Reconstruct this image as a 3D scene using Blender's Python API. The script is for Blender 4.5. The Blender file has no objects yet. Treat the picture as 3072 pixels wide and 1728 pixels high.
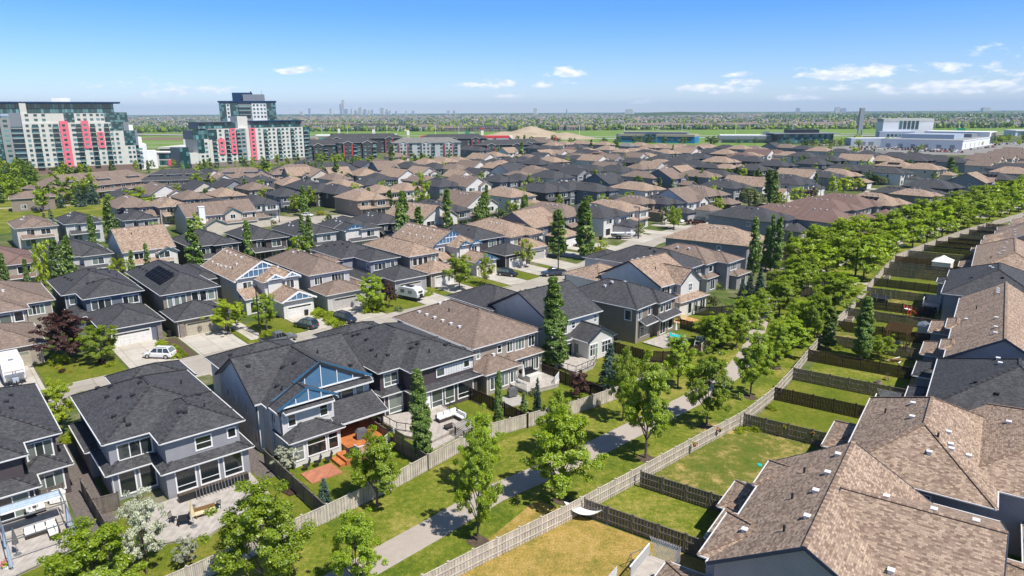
import bpy, math, random
import numpy as np
from mathutils import Vector, Matrix
R=math.radians
sc=bpy.context.scene
COL=sc.collection
rnd=random.Random(7)

# ---------------------------------------------------------------- materials
MATS={}
def newmat(name):
    m=bpy.data.materials.new(name); m.use_nodes=True
    nt=m.node_tree; b=nt.nodes['Principled BSDF']
    return m,nt,b
def N(nt,t,**kw):
    n=nt.nodes.new(t)
    for k,v in kw.items():
        if k.startswith('i_'): n.inputs[k[2:].replace('_',' ')].default_value=v
        else: setattr(n,k,v)
    return n
def rgb(c): return (c[0],c[1],c[2],1)
def plain(name,col,rough=.7,metal=0,var=.12,scale=3,spec=.3,bump=0):
    m,nt,b=newmat(name); b.inputs['Roughness'].default_value=rough; b.inputs['Metallic'].default_value=metal
    b.inputs['Specular IOR Level'].default_value=spec
    no=N(nt,'ShaderNodeTexNoise',i_Scale=scale,i_Detail=4.0); tc=N(nt,'ShaderNodeTexCoord')
    nt.links.new(tc.outputs['Object'],no.inputs['Vector'])
    mp=N(nt,'ShaderNodeMapRange'); mp.inputs[1].default_value=.3; mp.inputs[2].default_value=.7; mp.inputs[3].default_value=1-var; mp.inputs[4].default_value=1+var
    nt.links.new(no.outputs['Fac'],mp.inputs[0])
    mx=N(nt,'ShaderNodeVectorMath',operation='SCALE'); mx.inputs[0].default_value=col
    nt.links.new(mp.outputs[0],mx.inputs['Scale']); nt.links.new(mx.outputs[0],b.inputs['Base Color'])
    if bump:
        bp=N(nt,'ShaderNodeBump',i_Strength=bump,i_Distance=.05); nt.links.new(no.outputs['Fac'],bp.inputs['Height']); nt.links.new(bp.outputs[0],b.inputs['Normal'])
    MATS[name]=m; return m
def shingle(name,c1,c2,c3):
    m,nt,b=newmat(name); b.inputs['Roughness'].default_value=.85; b.inputs['Specular IOR Level'].default_value=.25
    uv=N(nt,'ShaderNodeUVMap')
    br=N(nt,'ShaderNodeTexBrick',i_Color1=rgb(c1),i_Color2=rgb(c2),i_Mortar=rgb([x*.45 for x in c2]),i_Scale=1.0)
    br.inputs['Mortar Size'].default_value=.012; br.inputs['Brick Width'].default_value=.33; br.inputs['Row Height'].default_value=.16; br.inputs['Mortar Smooth'].default_value=.3
    br.offset=.37; br.squash_frequency=3; br.squash=.7
    nt.links.new(uv.outputs[0],br.inputs['Vector'])
    # blotchy tone of laminated tabs
    wn=N(nt,'ShaderNodeTexNoise',i_Scale=1.6,i_Detail=5.0,i_Roughness=.7); nt.links.new(uv.outputs[0],wn.inputs['Vector'])
    r=N(nt,'ShaderNodeMapRange'); r.inputs[1].default_value=.42; r.inputs[2].default_value=.62; nt.links.new(wn.outputs['Fac'],r.inputs[0])
    mx=N(nt,'ShaderNodeMix',data_type='RGBA'); mx.inputs[7].default_value=rgb(c3)
    k=N(nt,'ShaderNodeMath',operation='MULTIPLY'); k.inputs[1].default_value=.18; nt.links.new(r.outputs[0],k.inputs[0])
    nt.links.new(k.outputs[0],mx.inputs[0]); nt.links.new(br.outputs['Color'],mx.inputs[6])
    # weathering streaks down the slope
    mpn=N(nt,'ShaderNodeMapping'); mpn.inputs['Scale'].default_value=(.9,.12,1); nt.links.new(uv.outputs[0],mpn.inputs[0])
    w2=N(nt,'ShaderNodeTexNoise',i_Scale=1.0,i_Detail=3.0); nt.links.new(mpn.outputs[0],w2.inputs['Vector'])
    r2=N(nt,'ShaderNodeMapRange'); r2.inputs[1].default_value=.3; r2.inputs[2].default_value=.7; r2.inputs[3].default_value=.86; r2.inputs[4].default_value=1.12; nt.links.new(w2.outputs['Fac'],r2.inputs[0])
    sm=N(nt,'ShaderNodeVectorMath',operation='SCALE'); nt.links.new(mx.outputs[2],sm.inputs[0]); nt.links.new(r2.outputs[0],sm.inputs['Scale'])
    nt.links.new(sm.outputs[0],b.inputs['Base Color'])
    bp=N(nt,'ShaderNodeBump',i_Strength=.5,i_Distance=.02); nt.links.new(br.outputs['Fac'],bp.inputs['Height']); bp.invert=True; nt.links.new(bp.outputs[0],b.inputs['Normal'])
    MATS[name]=m; return m
def siding(name,col,pitch=.17,vert=False,depth=.02):
    m,nt,b=newmat(name); b.inputs['Roughness'].default_value=.6; b.inputs['Specular IOR Level'].default_value=.25
    uv=N(nt,'ShaderNodeUVMap'); sp=N(nt,'ShaderNodeSeparateXYZ'); nt.links.new(uv.outputs[0],sp.inputs[0])
    d=N(nt,'ShaderNodeMath',operation='DIVIDE'); d.inputs[1].default_value=pitch; nt.links.new(sp.outputs[0 if vert else 1],d.inputs[0])
    f=N(nt,'ShaderNodeMath',operation='FRACT'); nt.links.new(d.outputs[0],f.inputs[0])
    # shadow at each lap painted into the colour, darkening one edge of every board
    r=N(nt,'ShaderNodeMapRange'); r.inputs[1].default_value=0; r.inputs[2].default_value=.24; r.inputs[3].default_value=.45; r.inputs[4].default_value=1; nt.links.new(f.outputs[0],r.inputs[0])
    no=N(nt,'ShaderNodeTexNoise',i_Scale=.8,i_Detail=4.0); nt.links.new(uv.outputs[0],no.inputs['Vector'])
    r2=N(nt,'ShaderNodeMapRange'); r2.inputs[1].default_value=.3; r2.inputs[2].default_value=.7; r2.inputs[3].default_value=.93; r2.inputs[4].default_value=1.06; nt.links.new(no.outputs['Fac'],r2.inputs[0])
    k=N(nt,'ShaderNodeMath',operation='MULTIPLY'); nt.links.new(r.outputs[0],k.inputs[0]); nt.links.new(r2.outputs[0],k.inputs[1])
    s=N(nt,'ShaderNodeVectorMath',operation='SCALE'); s.inputs[0].default_value=col; nt.links.new(k.outputs[0],s.inputs['Scale']); nt.links.new(s.outputs[0],b.inputs['Base Color'])
    bp=N(nt,'ShaderNodeBump',i_Strength=.6,i_Distance=depth); nt.links.new(f.outputs[0],bp.inputs['Height']); nt.links.new(bp.outputs[0],b.inputs['Normal'])
    MATS[name]=m; return m
def stone(name,c1,c2,mo):
    m,nt,b=newmat(name); b.inputs['Roughness'].default_value=.85
    uv=N(nt,'ShaderNodeUVMap'); br=N(nt,'ShaderNodeTexBrick',i_Color1=rgb(c1),i_Color2=rgb(c2),i_Mortar=rgb(mo),i_Scale=1.0)
    br.inputs['Brick Width'].default_value=.45; br.inputs['Row Height'].default_value=.16; br.inputs['Mortar Size'].default_value=.015
    nt.links.new(uv.outputs[0],br.inputs['Vector']); nt.links.new(br.outputs['Color'],b.inputs['Base Color']); MATS[name]=m; return m
def planks(name,col,w=.14,var=.25,rough=.8):
    m,nt,b=newmat(name); b.inputs['Roughness'].default_value=rough; b.inputs['Specular IOR Level'].default_value=.2
    uv=N(nt,'ShaderNodeUVMap'); sp=N(nt,'ShaderNodeSeparateXYZ'); nt.links.new(uv.outputs[0],sp.inputs[0])
    d=N(nt,'ShaderNodeMath',operation='DIVIDE'); d.inputs[1].default_value=w; nt.links.new(sp.outputs[0],d.inputs[0])
    fl=N(nt,'ShaderNodeMath',operation='FLOOR'); nt.links.new(d.outputs[0],fl.inputs[0])
    fr=N(nt,'ShaderNodeMath',operation='FRACT'); nt.links.new(d.outputs[0],fr.inputs[0])
    wn=N(nt,'ShaderNodeTexWhiteNoise',noise_dimensions='1D'); nt.links.new(fl.outputs[0],wn.inputs['W'])
    r=N(nt,'ShaderNodeMapRange'); r.inputs[3].default_value=1-var; r.inputs[4].default_value=1+var; nt.links.new(wn.outputs['Value'],r.inputs[0])
    g=N(nt,'ShaderNodeMapRange'); g.inputs[1].default_value=.0; g.inputs[2].default_value=.12; g.inputs[3].default_value=.4; nt.links.new(fr.outputs[0],g.inputs[0])
    no=N(nt,'ShaderNodeTexNoise',i_Scale=1.3,i_Detail=6.0); nt.links.new(uv.outputs[0],no.inputs['Vector'])
    r3=N(nt,'ShaderNodeMapRange'); r3.inputs[1].default_value=.3; r3.inputs[2].default_value=.7; r3.inputs[3].default_value=.8; r3.inputs[4].default_value=1.15; nt.links.new(no.outputs['Fac'],r3.inputs[0])
    k=N(nt,'ShaderNodeMath',operation='MULTIPLY'); nt.links.new(r.outputs[0],k.inputs[0]); nt.links.new(g.outputs[0],k.inputs[1])
    k2=N(nt,'ShaderNodeMath',operation='MULTIPLY'); nt.links.new(k.outputs[0],k2.inputs[0]); nt.links.new(r3.outputs[0],k2.inputs[1])
    s=N(nt,'ShaderNodeVectorMath',operation='SCALE'); s.inputs[0].default_value=col; nt.links.new(k2.outputs[0],s.inputs['Scale']); nt.links.new(s.outputs[0],b.inputs['Base Color'])
    MATS[name]=m; return m
def ground(name,cols,sc1=.05,sc2=.6,rough=.95,pos=(.35,.5,.65),fine=9.0,bump=.4,con=.42,joint=0):
    m,nt,b=newmat(name); b.inputs['Roughness'].default_value=rough; b.inputs['Specular IOR Level'].default_value=.12
    tc=N(nt,'ShaderNodeNewGeometry')
    a=N(nt,'ShaderNodeTexNoise',i_Scale=sc1,i_Detail=5.0,i_Roughness=.6); nt.links.new(tc.outputs['Position'],a.inputs['Vector'])
    c=N(nt,'ShaderNodeTexNoise',i_Scale=sc2,i_Detail=6.0,i_Roughness=.7); nt.links.new(tc.outputs['Position'],c.inputs['Vector'])
    ad=N(nt,'ShaderNodeMath',operation='ADD'); nt.links.new(a.outputs['Fac'],ad.inputs[0]); nt.links.new(c.outputs['Fac'],ad.inputs[1])
    h=N(nt,'ShaderNodeMath',operation='MULTIPLY'); h.inputs[1].default_value=.5; nt.links.new(ad.outputs[0],h.inputs[0])
    cr=N(nt,'ShaderNodeValToRGB'); e=cr.color_ramp.elements
    while len(e)<len(cols): e.new(.5)
    for i,cc in enumerate(cols): e[i].position=pos[i] if i<len(pos) else 1; e[i].color=rgb(cc)
    nt.links.new(h.outputs[0],cr.inputs[0])
    f=N(nt,'ShaderNodeTexNoise',i_Scale=fine,i_Detail=3.0); nt.links.new(tc.outputs['Position'],f.inputs['Vector'])
    r=N(nt,'ShaderNodeMapRange'); r.inputs[1].default_value=.25; r.inputs[2].default_value=.75; r.inputs[3].default_value=1-con; r.inputs[4].default_value=1+con; nt.links.new(f.outputs['Fac'],r.inputs[0])
    s=N(nt,'ShaderNodeVectorMath',operation='SCALE'); nt.links.new(cr.outputs[0],s.inputs[0]); nt.links.new(r.outputs[0],s.inputs['Scale'])
    if joint:
        mpj=N(nt,'ShaderNodeMapping'); mpj.inputs['Rotation'].default_value=(0,0,R(-41)); nt.links.new(tc.outputs['Position'],mpj.inputs[0])
        bj=N(nt,'ShaderNodeTexBrick',i_Color1=(1,1,1,1),i_Color2=(.86,.85,.83,1),i_Mortar=(.5,.49,.47,1),i_Scale=1.0); bj.offset=0; bj.inputs['Mortar Size'].default_value=.035; bj.inputs['Brick Width'].default_value=joint; bj.inputs['Row Height'].default_value=joint
        nt.links.new(mpj.outputs[0],bj.inputs['Vector']); vm_=N(nt,'ShaderNodeVectorMath',operation='MULTIPLY'); nt.links.new(s.outputs[0],vm_.inputs[0]); nt.links.new(bj.outputs['Color'],vm_.inputs[1]); s=vm_
    nt.links.new(s.outputs[0],b.inputs['Base Color'])
    if bump:
        bp=N(nt,'ShaderNodeBump',i_Strength=bump,i_Distance=.06); nt.links.new(f.outputs['Fac'],bp.inputs['Height']); nt.links.new(bp.outputs[0],b.inputs['Normal'])
    MATS[name]=m; return m
def leaf(name,c1,c2,c3,trans=.35):
    m=bpy.data.materials.new(name); m.use_nodes=True; nt=m.node_tree; nt.nodes.clear()
    g=N(nt,'ShaderNodeNewGeometry'); cr=N(nt,'ShaderNodeValToRGB'); e=cr.color_ramp.elements; e.new(.5)
    for i,c in enumerate((c1,c2,c3)): e[i].position=(0,.5,1)[i]; e[i].color=rgb(c)
    nt.links.new(g.outputs['Random Per Island'],cr.inputs[0])
    oi=N(nt,'ShaderNodeObjectInfo'); r=N(nt,'ShaderNodeMapRange'); r.inputs[3].default_value=.78; r.inputs[4].default_value=1.2; nt.links.new(oi.outputs['Random'],r.inputs[0])
    s=N(nt,'ShaderNodeVectorMath',operation='SCALE'); nt.links.new(cr.outputs[0],s.inputs[0]); nt.links.new(r.outputs[0],s.inputs['Scale'])
    d=N(nt,'ShaderNodeBsdfDiffuse'); t=N(nt,'ShaderNodeBsdfTranslucent'); nt.links.new(s.outputs[0],d.inputs[0])
    ty=N(nt,'ShaderNodeVectorMath',operation='MULTIPLY'); ty.inputs[1].default_value=(1.5,1.35,.6); nt.links.new(s.outputs[0],ty.inputs[0]); nt.links.new(ty.outputs[0],t.inputs[0])
    mx=N(nt,'ShaderNodeMixShader'); mx.inputs[0].default_value=trans; nt.links.new(d.outputs[0],mx.inputs[1]); nt.links.new(t.outputs[0],mx.inputs[2])
    gl=N(nt,'ShaderNodeBsdfGlossy',i_Roughness=.45); gl.inputs[0].default_value=(.8,.8,.8,1)
    m2=N(nt,'ShaderNodeMixShader'); m2.inputs[0].default_value=.04; nt.links.new(mx.outputs[0],m2.inputs[1]); nt.links.new(gl.outputs[0],m2.inputs[2])
    o=N(nt,'ShaderNodeOutputMaterial'); nt.links.new(m2.outputs[0],o.inputs[0]); MATS[name]=m; return m
def glass(name,dark,blind,share=.5,rough=.06):
    m,nt,b=newmat(name); b.inputs['Roughness'].default_value=rough; b.inputs['Specular IOR Level'].default_value=.9
    oi=N(nt,'ShaderNodeObjectInfo'); g=N(nt,'ShaderNodeNewGeometry')
    a=N(nt,'ShaderNodeMath',operation='ADD'); nt.links.new(oi.outputs['Random'],a.inputs[0]); nt.links.new(g.outputs['Random Per Island'],a.inputs[1])
    f=N(nt,'ShaderNodeMath',operation='FRACT'); nt.links.new(a.outputs[0],f.inputs[0])
    c=N(nt,'ShaderNodeValToRGB'); e=c.color_ramp.elements; e[0].position=1-share; e[0].color=rgb(dark); e[1].position=1; e[1].color=rgb(blind)
    nt.links.new(f.outputs[0],c.inputs[0]); nt.links.new(c.outputs[0],b.inputs['Base Color']); MATS[name]=m; return m

shingle('roof_K',(.040,.040,.044),(.088,.088,.093),(.062,.058,.062))
shingle('roof_T',(.17,.115,.085),(.46,.345,.255),(.20,.128,.098))
shingle('roof_B',(.155,.115,.092),(.27,.205,.165),(.14,.095,.078))
shingle('roof_R',(.165,.105,.088),(.21,.14,.118),(.13,.08,.07))
shingle('roof_G',(.17,.165,.15),(.23,.22,.205),(.15,.14,.13))
for n_,c_ in dict(K=(.03,.03,.033),T=(.20,.135,.098),B=(.13,.095,.078),R=(.12,.08,.068),G=(.14,.135,.125)).items(): plain('roof_'+n_+'_cap',c_,.9,var=.1)
for n,c in dict(w=(.66,.64,.61),c=(.56,.50,.43),g=(.27,.27,.29),t=(.27,.225,.185),b=(.15,.17,.21),d=(.075,.068,.068),n=(.36,.315,.265),l=(.52,.51,.50),p=(.085,.07,.075),u=(.31,.31,.335)).items(): siding('wall_'+n,c)
siding('batten_w',(.62,.62,.63),pitch=.4,vert=True); siding('batten_u',(.2,.22,.28),pitch=.4,vert=True)
stone('stone',(.30,.24,.20),(.17,.14,.13),(.12,.11,.1)); stone('brick_brown',(.22,.13,.10),(.16,.10,.08),(.2,.18,.16))
plain('white_trim',(.74,.74,.74),.5,var=.04); plain('gutter_white',(.62,.62,.62),.45,var=.05); plain('gutter_dark',(.10,.10,.105),.5,var=.05); plain('gutter_tan',(.27,.23,.19),.5,var=.05); plain('trim_blue',(.035,.12,.22),.5); plain('trim_navy',(.03,.045,.075),.5); plain('dark_trim',(.03,.03,.033),.5)
plain('trim_teal',(.09,.16,.19),.5)
plain('concrete_dark',(.36,.34,.31),.9,var=.1); plain('vent_white',(.68,.68,.69),.5); plain('vent_dark',(.03,.03,.033),.6)
plain('metal_grey',(.3,.31,.32),.35,.6); plain('metal_black',(.02,.02,.022),.4); plain('rubber',(.018,.018,.018),.9); plain('chrome',(.6,.6,.62),.2,1.)
plain('garage_white',(.62,.60,.57),.5); plain('garage_tan',(.40,.36,.28),.5); plain('garage_grey',(.42,.40,.39),.5)
plain('fabric_white',(.72,.71,.68),.95); plain('fabric_blue',(.35,.45,.56),.95); plain('fabric_cream',(.62,.52,.33),.95); plain('fabric_grey',(.12,.12,.13),.95); plain('wicker',(.05,.04,.035),.8)
plain('teal_plastic',(.02,.42,.42),.4); plain('red_plastic',(.6,.09,.05),.4); plain('flower_pink',(.6,.12,.2),.8); plain('bark',(.14,.11,.085),.95,var=.3,scale=6); plain('bark_pale',(.33,.31,.25),.9,var=.3,scale=6); plain('soil',(.09,.065,.045),.95,var=.3); plain('gravel',(.13,.11,.10),.95,var=.35,scale=5,bump=.5)
planks('fence_tan',(.50,.445,.38),.14,.17); planks('fence_grey',(.16,.135,.115),.14,.2); planks('fence_dark',(.055,.032,.024),.14,.22); planks('fence_black',(.03,.028,.028),.14,.15)
planks('fence_red',(.11,.04,.028),.14,.2)
planks('deck_orange',(.46,.16,.05),.14,.12); planks('deck_grey',(.42,.38,.34),.14,.08); planks('deck_red',(.42,.17,.10),.14,.12); planks('wood_new',(.48,.28,.12),.14,.2)
glass('glass',(.015,.02,.022),(.20,.24,.21),.5); glass('glass_green',(.03,.075,.07),(.26,.38,.34),.6); glass('glass_tower',(.012,.055,.06),(.13,.30,.31),.55,.12); glass('glass_blue',(.07,.16,.27),(.16,.28,.40),.5,.08)
plain('panel_solar',(.006,.007,.012),.8,0,spec=.1); plain('pink',(.74,.15,.20),.7,var=.04); plain('stucco_light',(.56,.55,.50),.85,var=.05,scale=.3); plain('stucco_grey',(.27,.28,.27),.85,var=.05); plain('stucco_white',(.72,.72,.71),.8,var=.04,scale=.2)
plain('navy_panel',(.012,.04,.10),.5); plain('blue_panel',(.015,.20,.42),.5); plain('tan_panel',(.42,.36,.28),.8); plain('red_panel',(.55,.05,.05),.6); plain('steel_blue',(.36,.41,.49),.6,var=.05,scale=.1); plain('mid_grey',(.2,.22,.25),.7); plain('brown_panel',(.2,.12,.08),.8); plain('orange_panel',(.7,.3,.05),.7)
plain('ground_sand',(.36,.29,.20),.95,var=.2,scale=.05)
ground('lawn',((.07,.11,.010),(.14,.165,.018),(.30,.25,.07)),.15,1.7,pos=(.39,.5,.63))
ground('lawn_lush',((.075,.115,.010),(.12,.145,.014),(.20,.18,.035)),.2,1.6)
ground('lawn_patchy',((.07,.115,.014),(.13,.14,.025),(.36,.27,.10)),.25,1.1,pos=(.36,.5,.62))
ground('lawn_dry',((.16,.15,.03),(.30,.215,.055),(.38,.26,.09)),.22,1.1,pos=(.38,.5,.6))
ground('town_ground',((.06,.10,.018),(.12,.13,.05),(.27,.24,.19)),.045,.25,pos=(.44,.53,.64))
ground('field',((.10,.18,.03),(.14,.225,.04),(.19,.23,.07)),.004,.03,fine=.4)
ground('far_ground',((.05,.085,.03),(.09,.12,.05),(.17,.17,.12)),.002,.02,fine=.1,bump=0)
ground('concrete',((.40,.365,.315),(.47,.435,.38),(.52,.485,.43)),.15,.9,bump=.1,con=.07,joint=3.0)
ground('asphalt',((.20,.19,.175),(.23,.215,.2),(.26,.245,.225)),.1,1.0,bump=.1,con=.1)
ground('road_concrete',((.34,.305,.26),(.38,.345,.30),(.42,.385,.335)),.1,.8,bump=.1,con=.08,joint=5.0)
ground('path_asphalt',((.34,.29,.25),(.37,.32,.275),(.40,.35,.305)),.2,1.5,bump=.05,con=.06)
ground('highway',((.33,.32,.31),(.36,.35,.34),(.40,.38,.36)),.01,.1,bump=0)
leaf('leaf_ash',(.14,.23,.008),(.26,.37,.012),(.42,.53,.025),.45); leaf('leaf_bright',(.19,.28,.008),(.33,.42,.014),(.46,.54,.03),.45); leaf('leaf_dark',(.05,.11,.012),(.10,.18,.018),(.19,.27,.035),.35)
leaf('leaf_col',(.055,.125,.014),(.13,.23,.026),(.32,.42,.12),.38); leaf('leaf_purple',(.035,.012,.012),(.07,.025,.02),(.13,.05,.035),.2); leaf('leaf_white',(.20,.26,.11),(.46,.48,.38),(.62,.62,.55),.25); leaf('leaf_spruce',(.025,.06,.038),(.05,.10,.07),(.10,.15,.12),.1); leaf('leaf_yellow',(.24,.25,.02),(.38,.36,.03),(.46,.42,.06)); leaf('leaf_olive',(.10,.14,.045),(.17,.21,.08),(.26,.29,.14))
def M(n): return MATS[n]

# ---------------------------------------------------------------- mesh builder
class MB:
    def __init__(s): s.v=[]; s.f=[]; s.m=[]; s.mats=[]
    def mi(s,m):
        if m not in s.mats: s.mats.append(m)
        return s.mats.index(m)
    def face(s,pts,m):
        i=len(s.v); s.v+= [tuple(p) for p in pts]; s.f.append(tuple(range(i,i+len(pts)))); s.m.append(s.mi(m))
    def box(s,x0,x1,y0,y1,z0,z1,m,skip=''):
        a=[(x0,y0,z0),(x1,y0,z0),(x1,y1,z0),(x0,y1,z0),(x0,y0,z1),(x1,y0,z1),(x1,y1,z1),(x0,y1,z1)]
        for k,q in dict(b=(3,2,1,0),t=(4,5,6,7),f=(0,1,5,4),r=(1,2,6,5),k=(2,3,7,6),l=(3,0,4,7)).items():
            if k not in skip: s.face([a[i] for i in q],m)
    def bar(s,p,q,w,h,m,up=(0,0,1)):
        p=Vector(p);q=Vector(q);d=(q-p).normalized();u=Vector(up); r=d.cross(u)
        if r.length<1e-4: r=d.cross(Vector((1,0,0)))
        r.normalize(); u=r.cross(d); r*=w/2;u*=h/2
        a=[p-r-u,p+r-u,p+r+u,p-r+u,q-r-u,q+r-u,q+r+u,q-r+u]
        for f in ((0,1,2,3),(7,6,5,4),(0,4,5,1),(1,5,6,2),(2,6,7,3),(3,7,4,0)): s.face([a[i] for i in f],m)
    def prism(s,poly,z0,z1,m,mt=None):
        n=len(poly)
        s.face([(x,y,z1) for x,y in poly],mt or m); s.face([(x,y,z0) for x,y in reversed(poly)],m)
        for i in range(n):
            a=poly[i];b=poly[(i+1)%n]; s.face([(a[0],a[1],z0),(b[0],b[1],z0),(b[0],b[1],z1),(a[0],a[1],z1)],m)
    def tube(s,pts,rad,m,n=7):
        rings=[]
        for i,p in enumerate(pts):
            p=Vector(p); d=(Vector(pts[min(i+1,len(pts)-1)])-Vector(pts[max(i-1,0)])).normalized()
            a=d.cross(Vector((0,0,1))); 
            if a.length<1e-3: a=Vector((1,0,0))
            a.normalize(); b=d.cross(a)
            rings.append([p+(a*math.cos(t)+b*math.sin(t))*rad[i] for t in [k*2*math.pi/n for k in range(n)]])
        for i in range(len(rings)-1):
            for k in range(n): s.face([rings[i][k],rings[i][(k+1)%n],rings[i+1][(k+1)%n],rings[i+1][k]],m)
        s.face(rings[-1],m); s.face(rings[0][::-1],m)
    def cyl(s,c,r,z0,z1,m,n=14,r2=None): 
        r2=r if r2 is None else r2
        a=[(c[0]+r*math.cos(k*2*math.pi/n),c[1]+r*math.sin(k*2*math.pi/n),z0) for k in range(n)]
        b=[(c[0]+r2*math.cos(k*2*math.pi/n),c[1]+r2*math.sin(k*2*math.pi/n),z1) for k in range(n)]
        for k in range(n): s.face([a[k],a[(k+1)%n],b[(k+1)%n],b[k]],m)
        s.face(b,m); s.face(a[::-1],m)
    def loft(s,rings,m,cap=True):
        n=len(rings[0])
        for i in range(len(rings)-1):
            for k in range(n): s.face([rings[i][k],rings[i][(k+1)%n],rings[i+1][(k+1)%n],rings[i+1][k]],m)
        if cap: s.face(rings[0][::-1],m); s.face(rings[-1],m)
    def mesh(s,name,uv=True,merge=False,smooth=False):
        me=bpy.data.meshes.new(name)
        me.from_pydata(s.v,[],s.f)
        for m in s.mats: me.materials.append(M(m))
        me.polygons.foreach_set('material_index',s.m)
        if uv: autouv(me)
        if merge:
            import bmesh
            bm=bmesh.new(); bm.from_mesh(me); bmesh.ops.remove_doubles(bm,verts=bm.verts,dist=1e-4); bm.to_mesh(me); bm.free()
        if smooth: me.polygons.foreach_set('use_smooth',[True]*len(me.polygons))
        me.update(); return me
    def obj(s,name,parent=None,loc=(0,0,0),rz=0,**kw):
        o=bpy.data.objects.new(name,s.mesh(name,**kw)); COL.objects.link(o); o.location=loc; o.rotation_euler=(0,0,rz)
        if parent: o.parent=parent
        return o
def autouv(me):
    n=len(me.polygons)
    if not n: return
    nv=len(me.vertices); co=np.empty(nv*3,'f'); me.vertices.foreach_get('co',co); co=co.reshape(-1,3)
    nl=len(me.loops); lv=np.empty(nl,'i'); me.loops.foreach_get('vertex_index',lv)
    no=np.empty(n*3,'f'); me.polygons.foreach_get('normal',no); no=no.reshape(-1,3)
    lt=np.empty(n,'i'); me.polygons.foreach_get('loop_total',lt); fi=np.repeat(np.arange(n),lt)
    h=np.stack([-no[:,1],no[:,0],np.zeros(n)],1); L=np.linalg.norm(h,axis=1); flat=L<1e-3; h[flat]=(1,0,0); L[flat]=1; h/=L[:,None]
    sl=np.cross(no,h); p=co[lv]; off=(fi*0.0)
    u=(p*h[fi]).sum(1)+off; v=(p*sl[fi]).sum(1)
    l=me.uv_layers.new(name='UVMap'); l.data.foreach_set('uv',np.stack([u,v],1).astype('f').ravel())
def tag(o,label=None,cat=None,group=None,kind=None):
    if label: o['label']=label
    if cat: o['category']=cat
    if group: o['group']=group
    if kind: o['kind']=kind
    return o
def empty(name,loc,rz=0,label=None,cat=None,group=None):
    o=bpy.data.objects.new(name,None); COL.objects.link(o); o.empty_display_size=.2; o.location=(loc[0],loc[1],loc[2] if len(loc)>2 else 0); o.rotation_euler=(0,0,rz)
    return tag(o,label,cat,group)
KIDS={}
def dup(root,loc,rz,scale=1,label=None,group=None):
    def cp(o,par):
        c=o.copy(); COL.objects.link(c)
        if par is not None: c.parent=par
        for ch in list(o.children): cp(ch,c)
        return c
    r=cp(root,None); r.location=(loc[0],loc[1],loc[2] if len(loc)>2 else 0); r.rotation_euler=(0,0,rz)
    r.scale=scale if hasattr(scale,'__len__') else (scale,)*3
    if label: r['label']=label
    if group: r['group']=group
    return r
def world(s,t,a=41):
    c,si=math.cos(R(a)),math.sin(R(a)); return (s*c-t*si,s*si+t*c)

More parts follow.
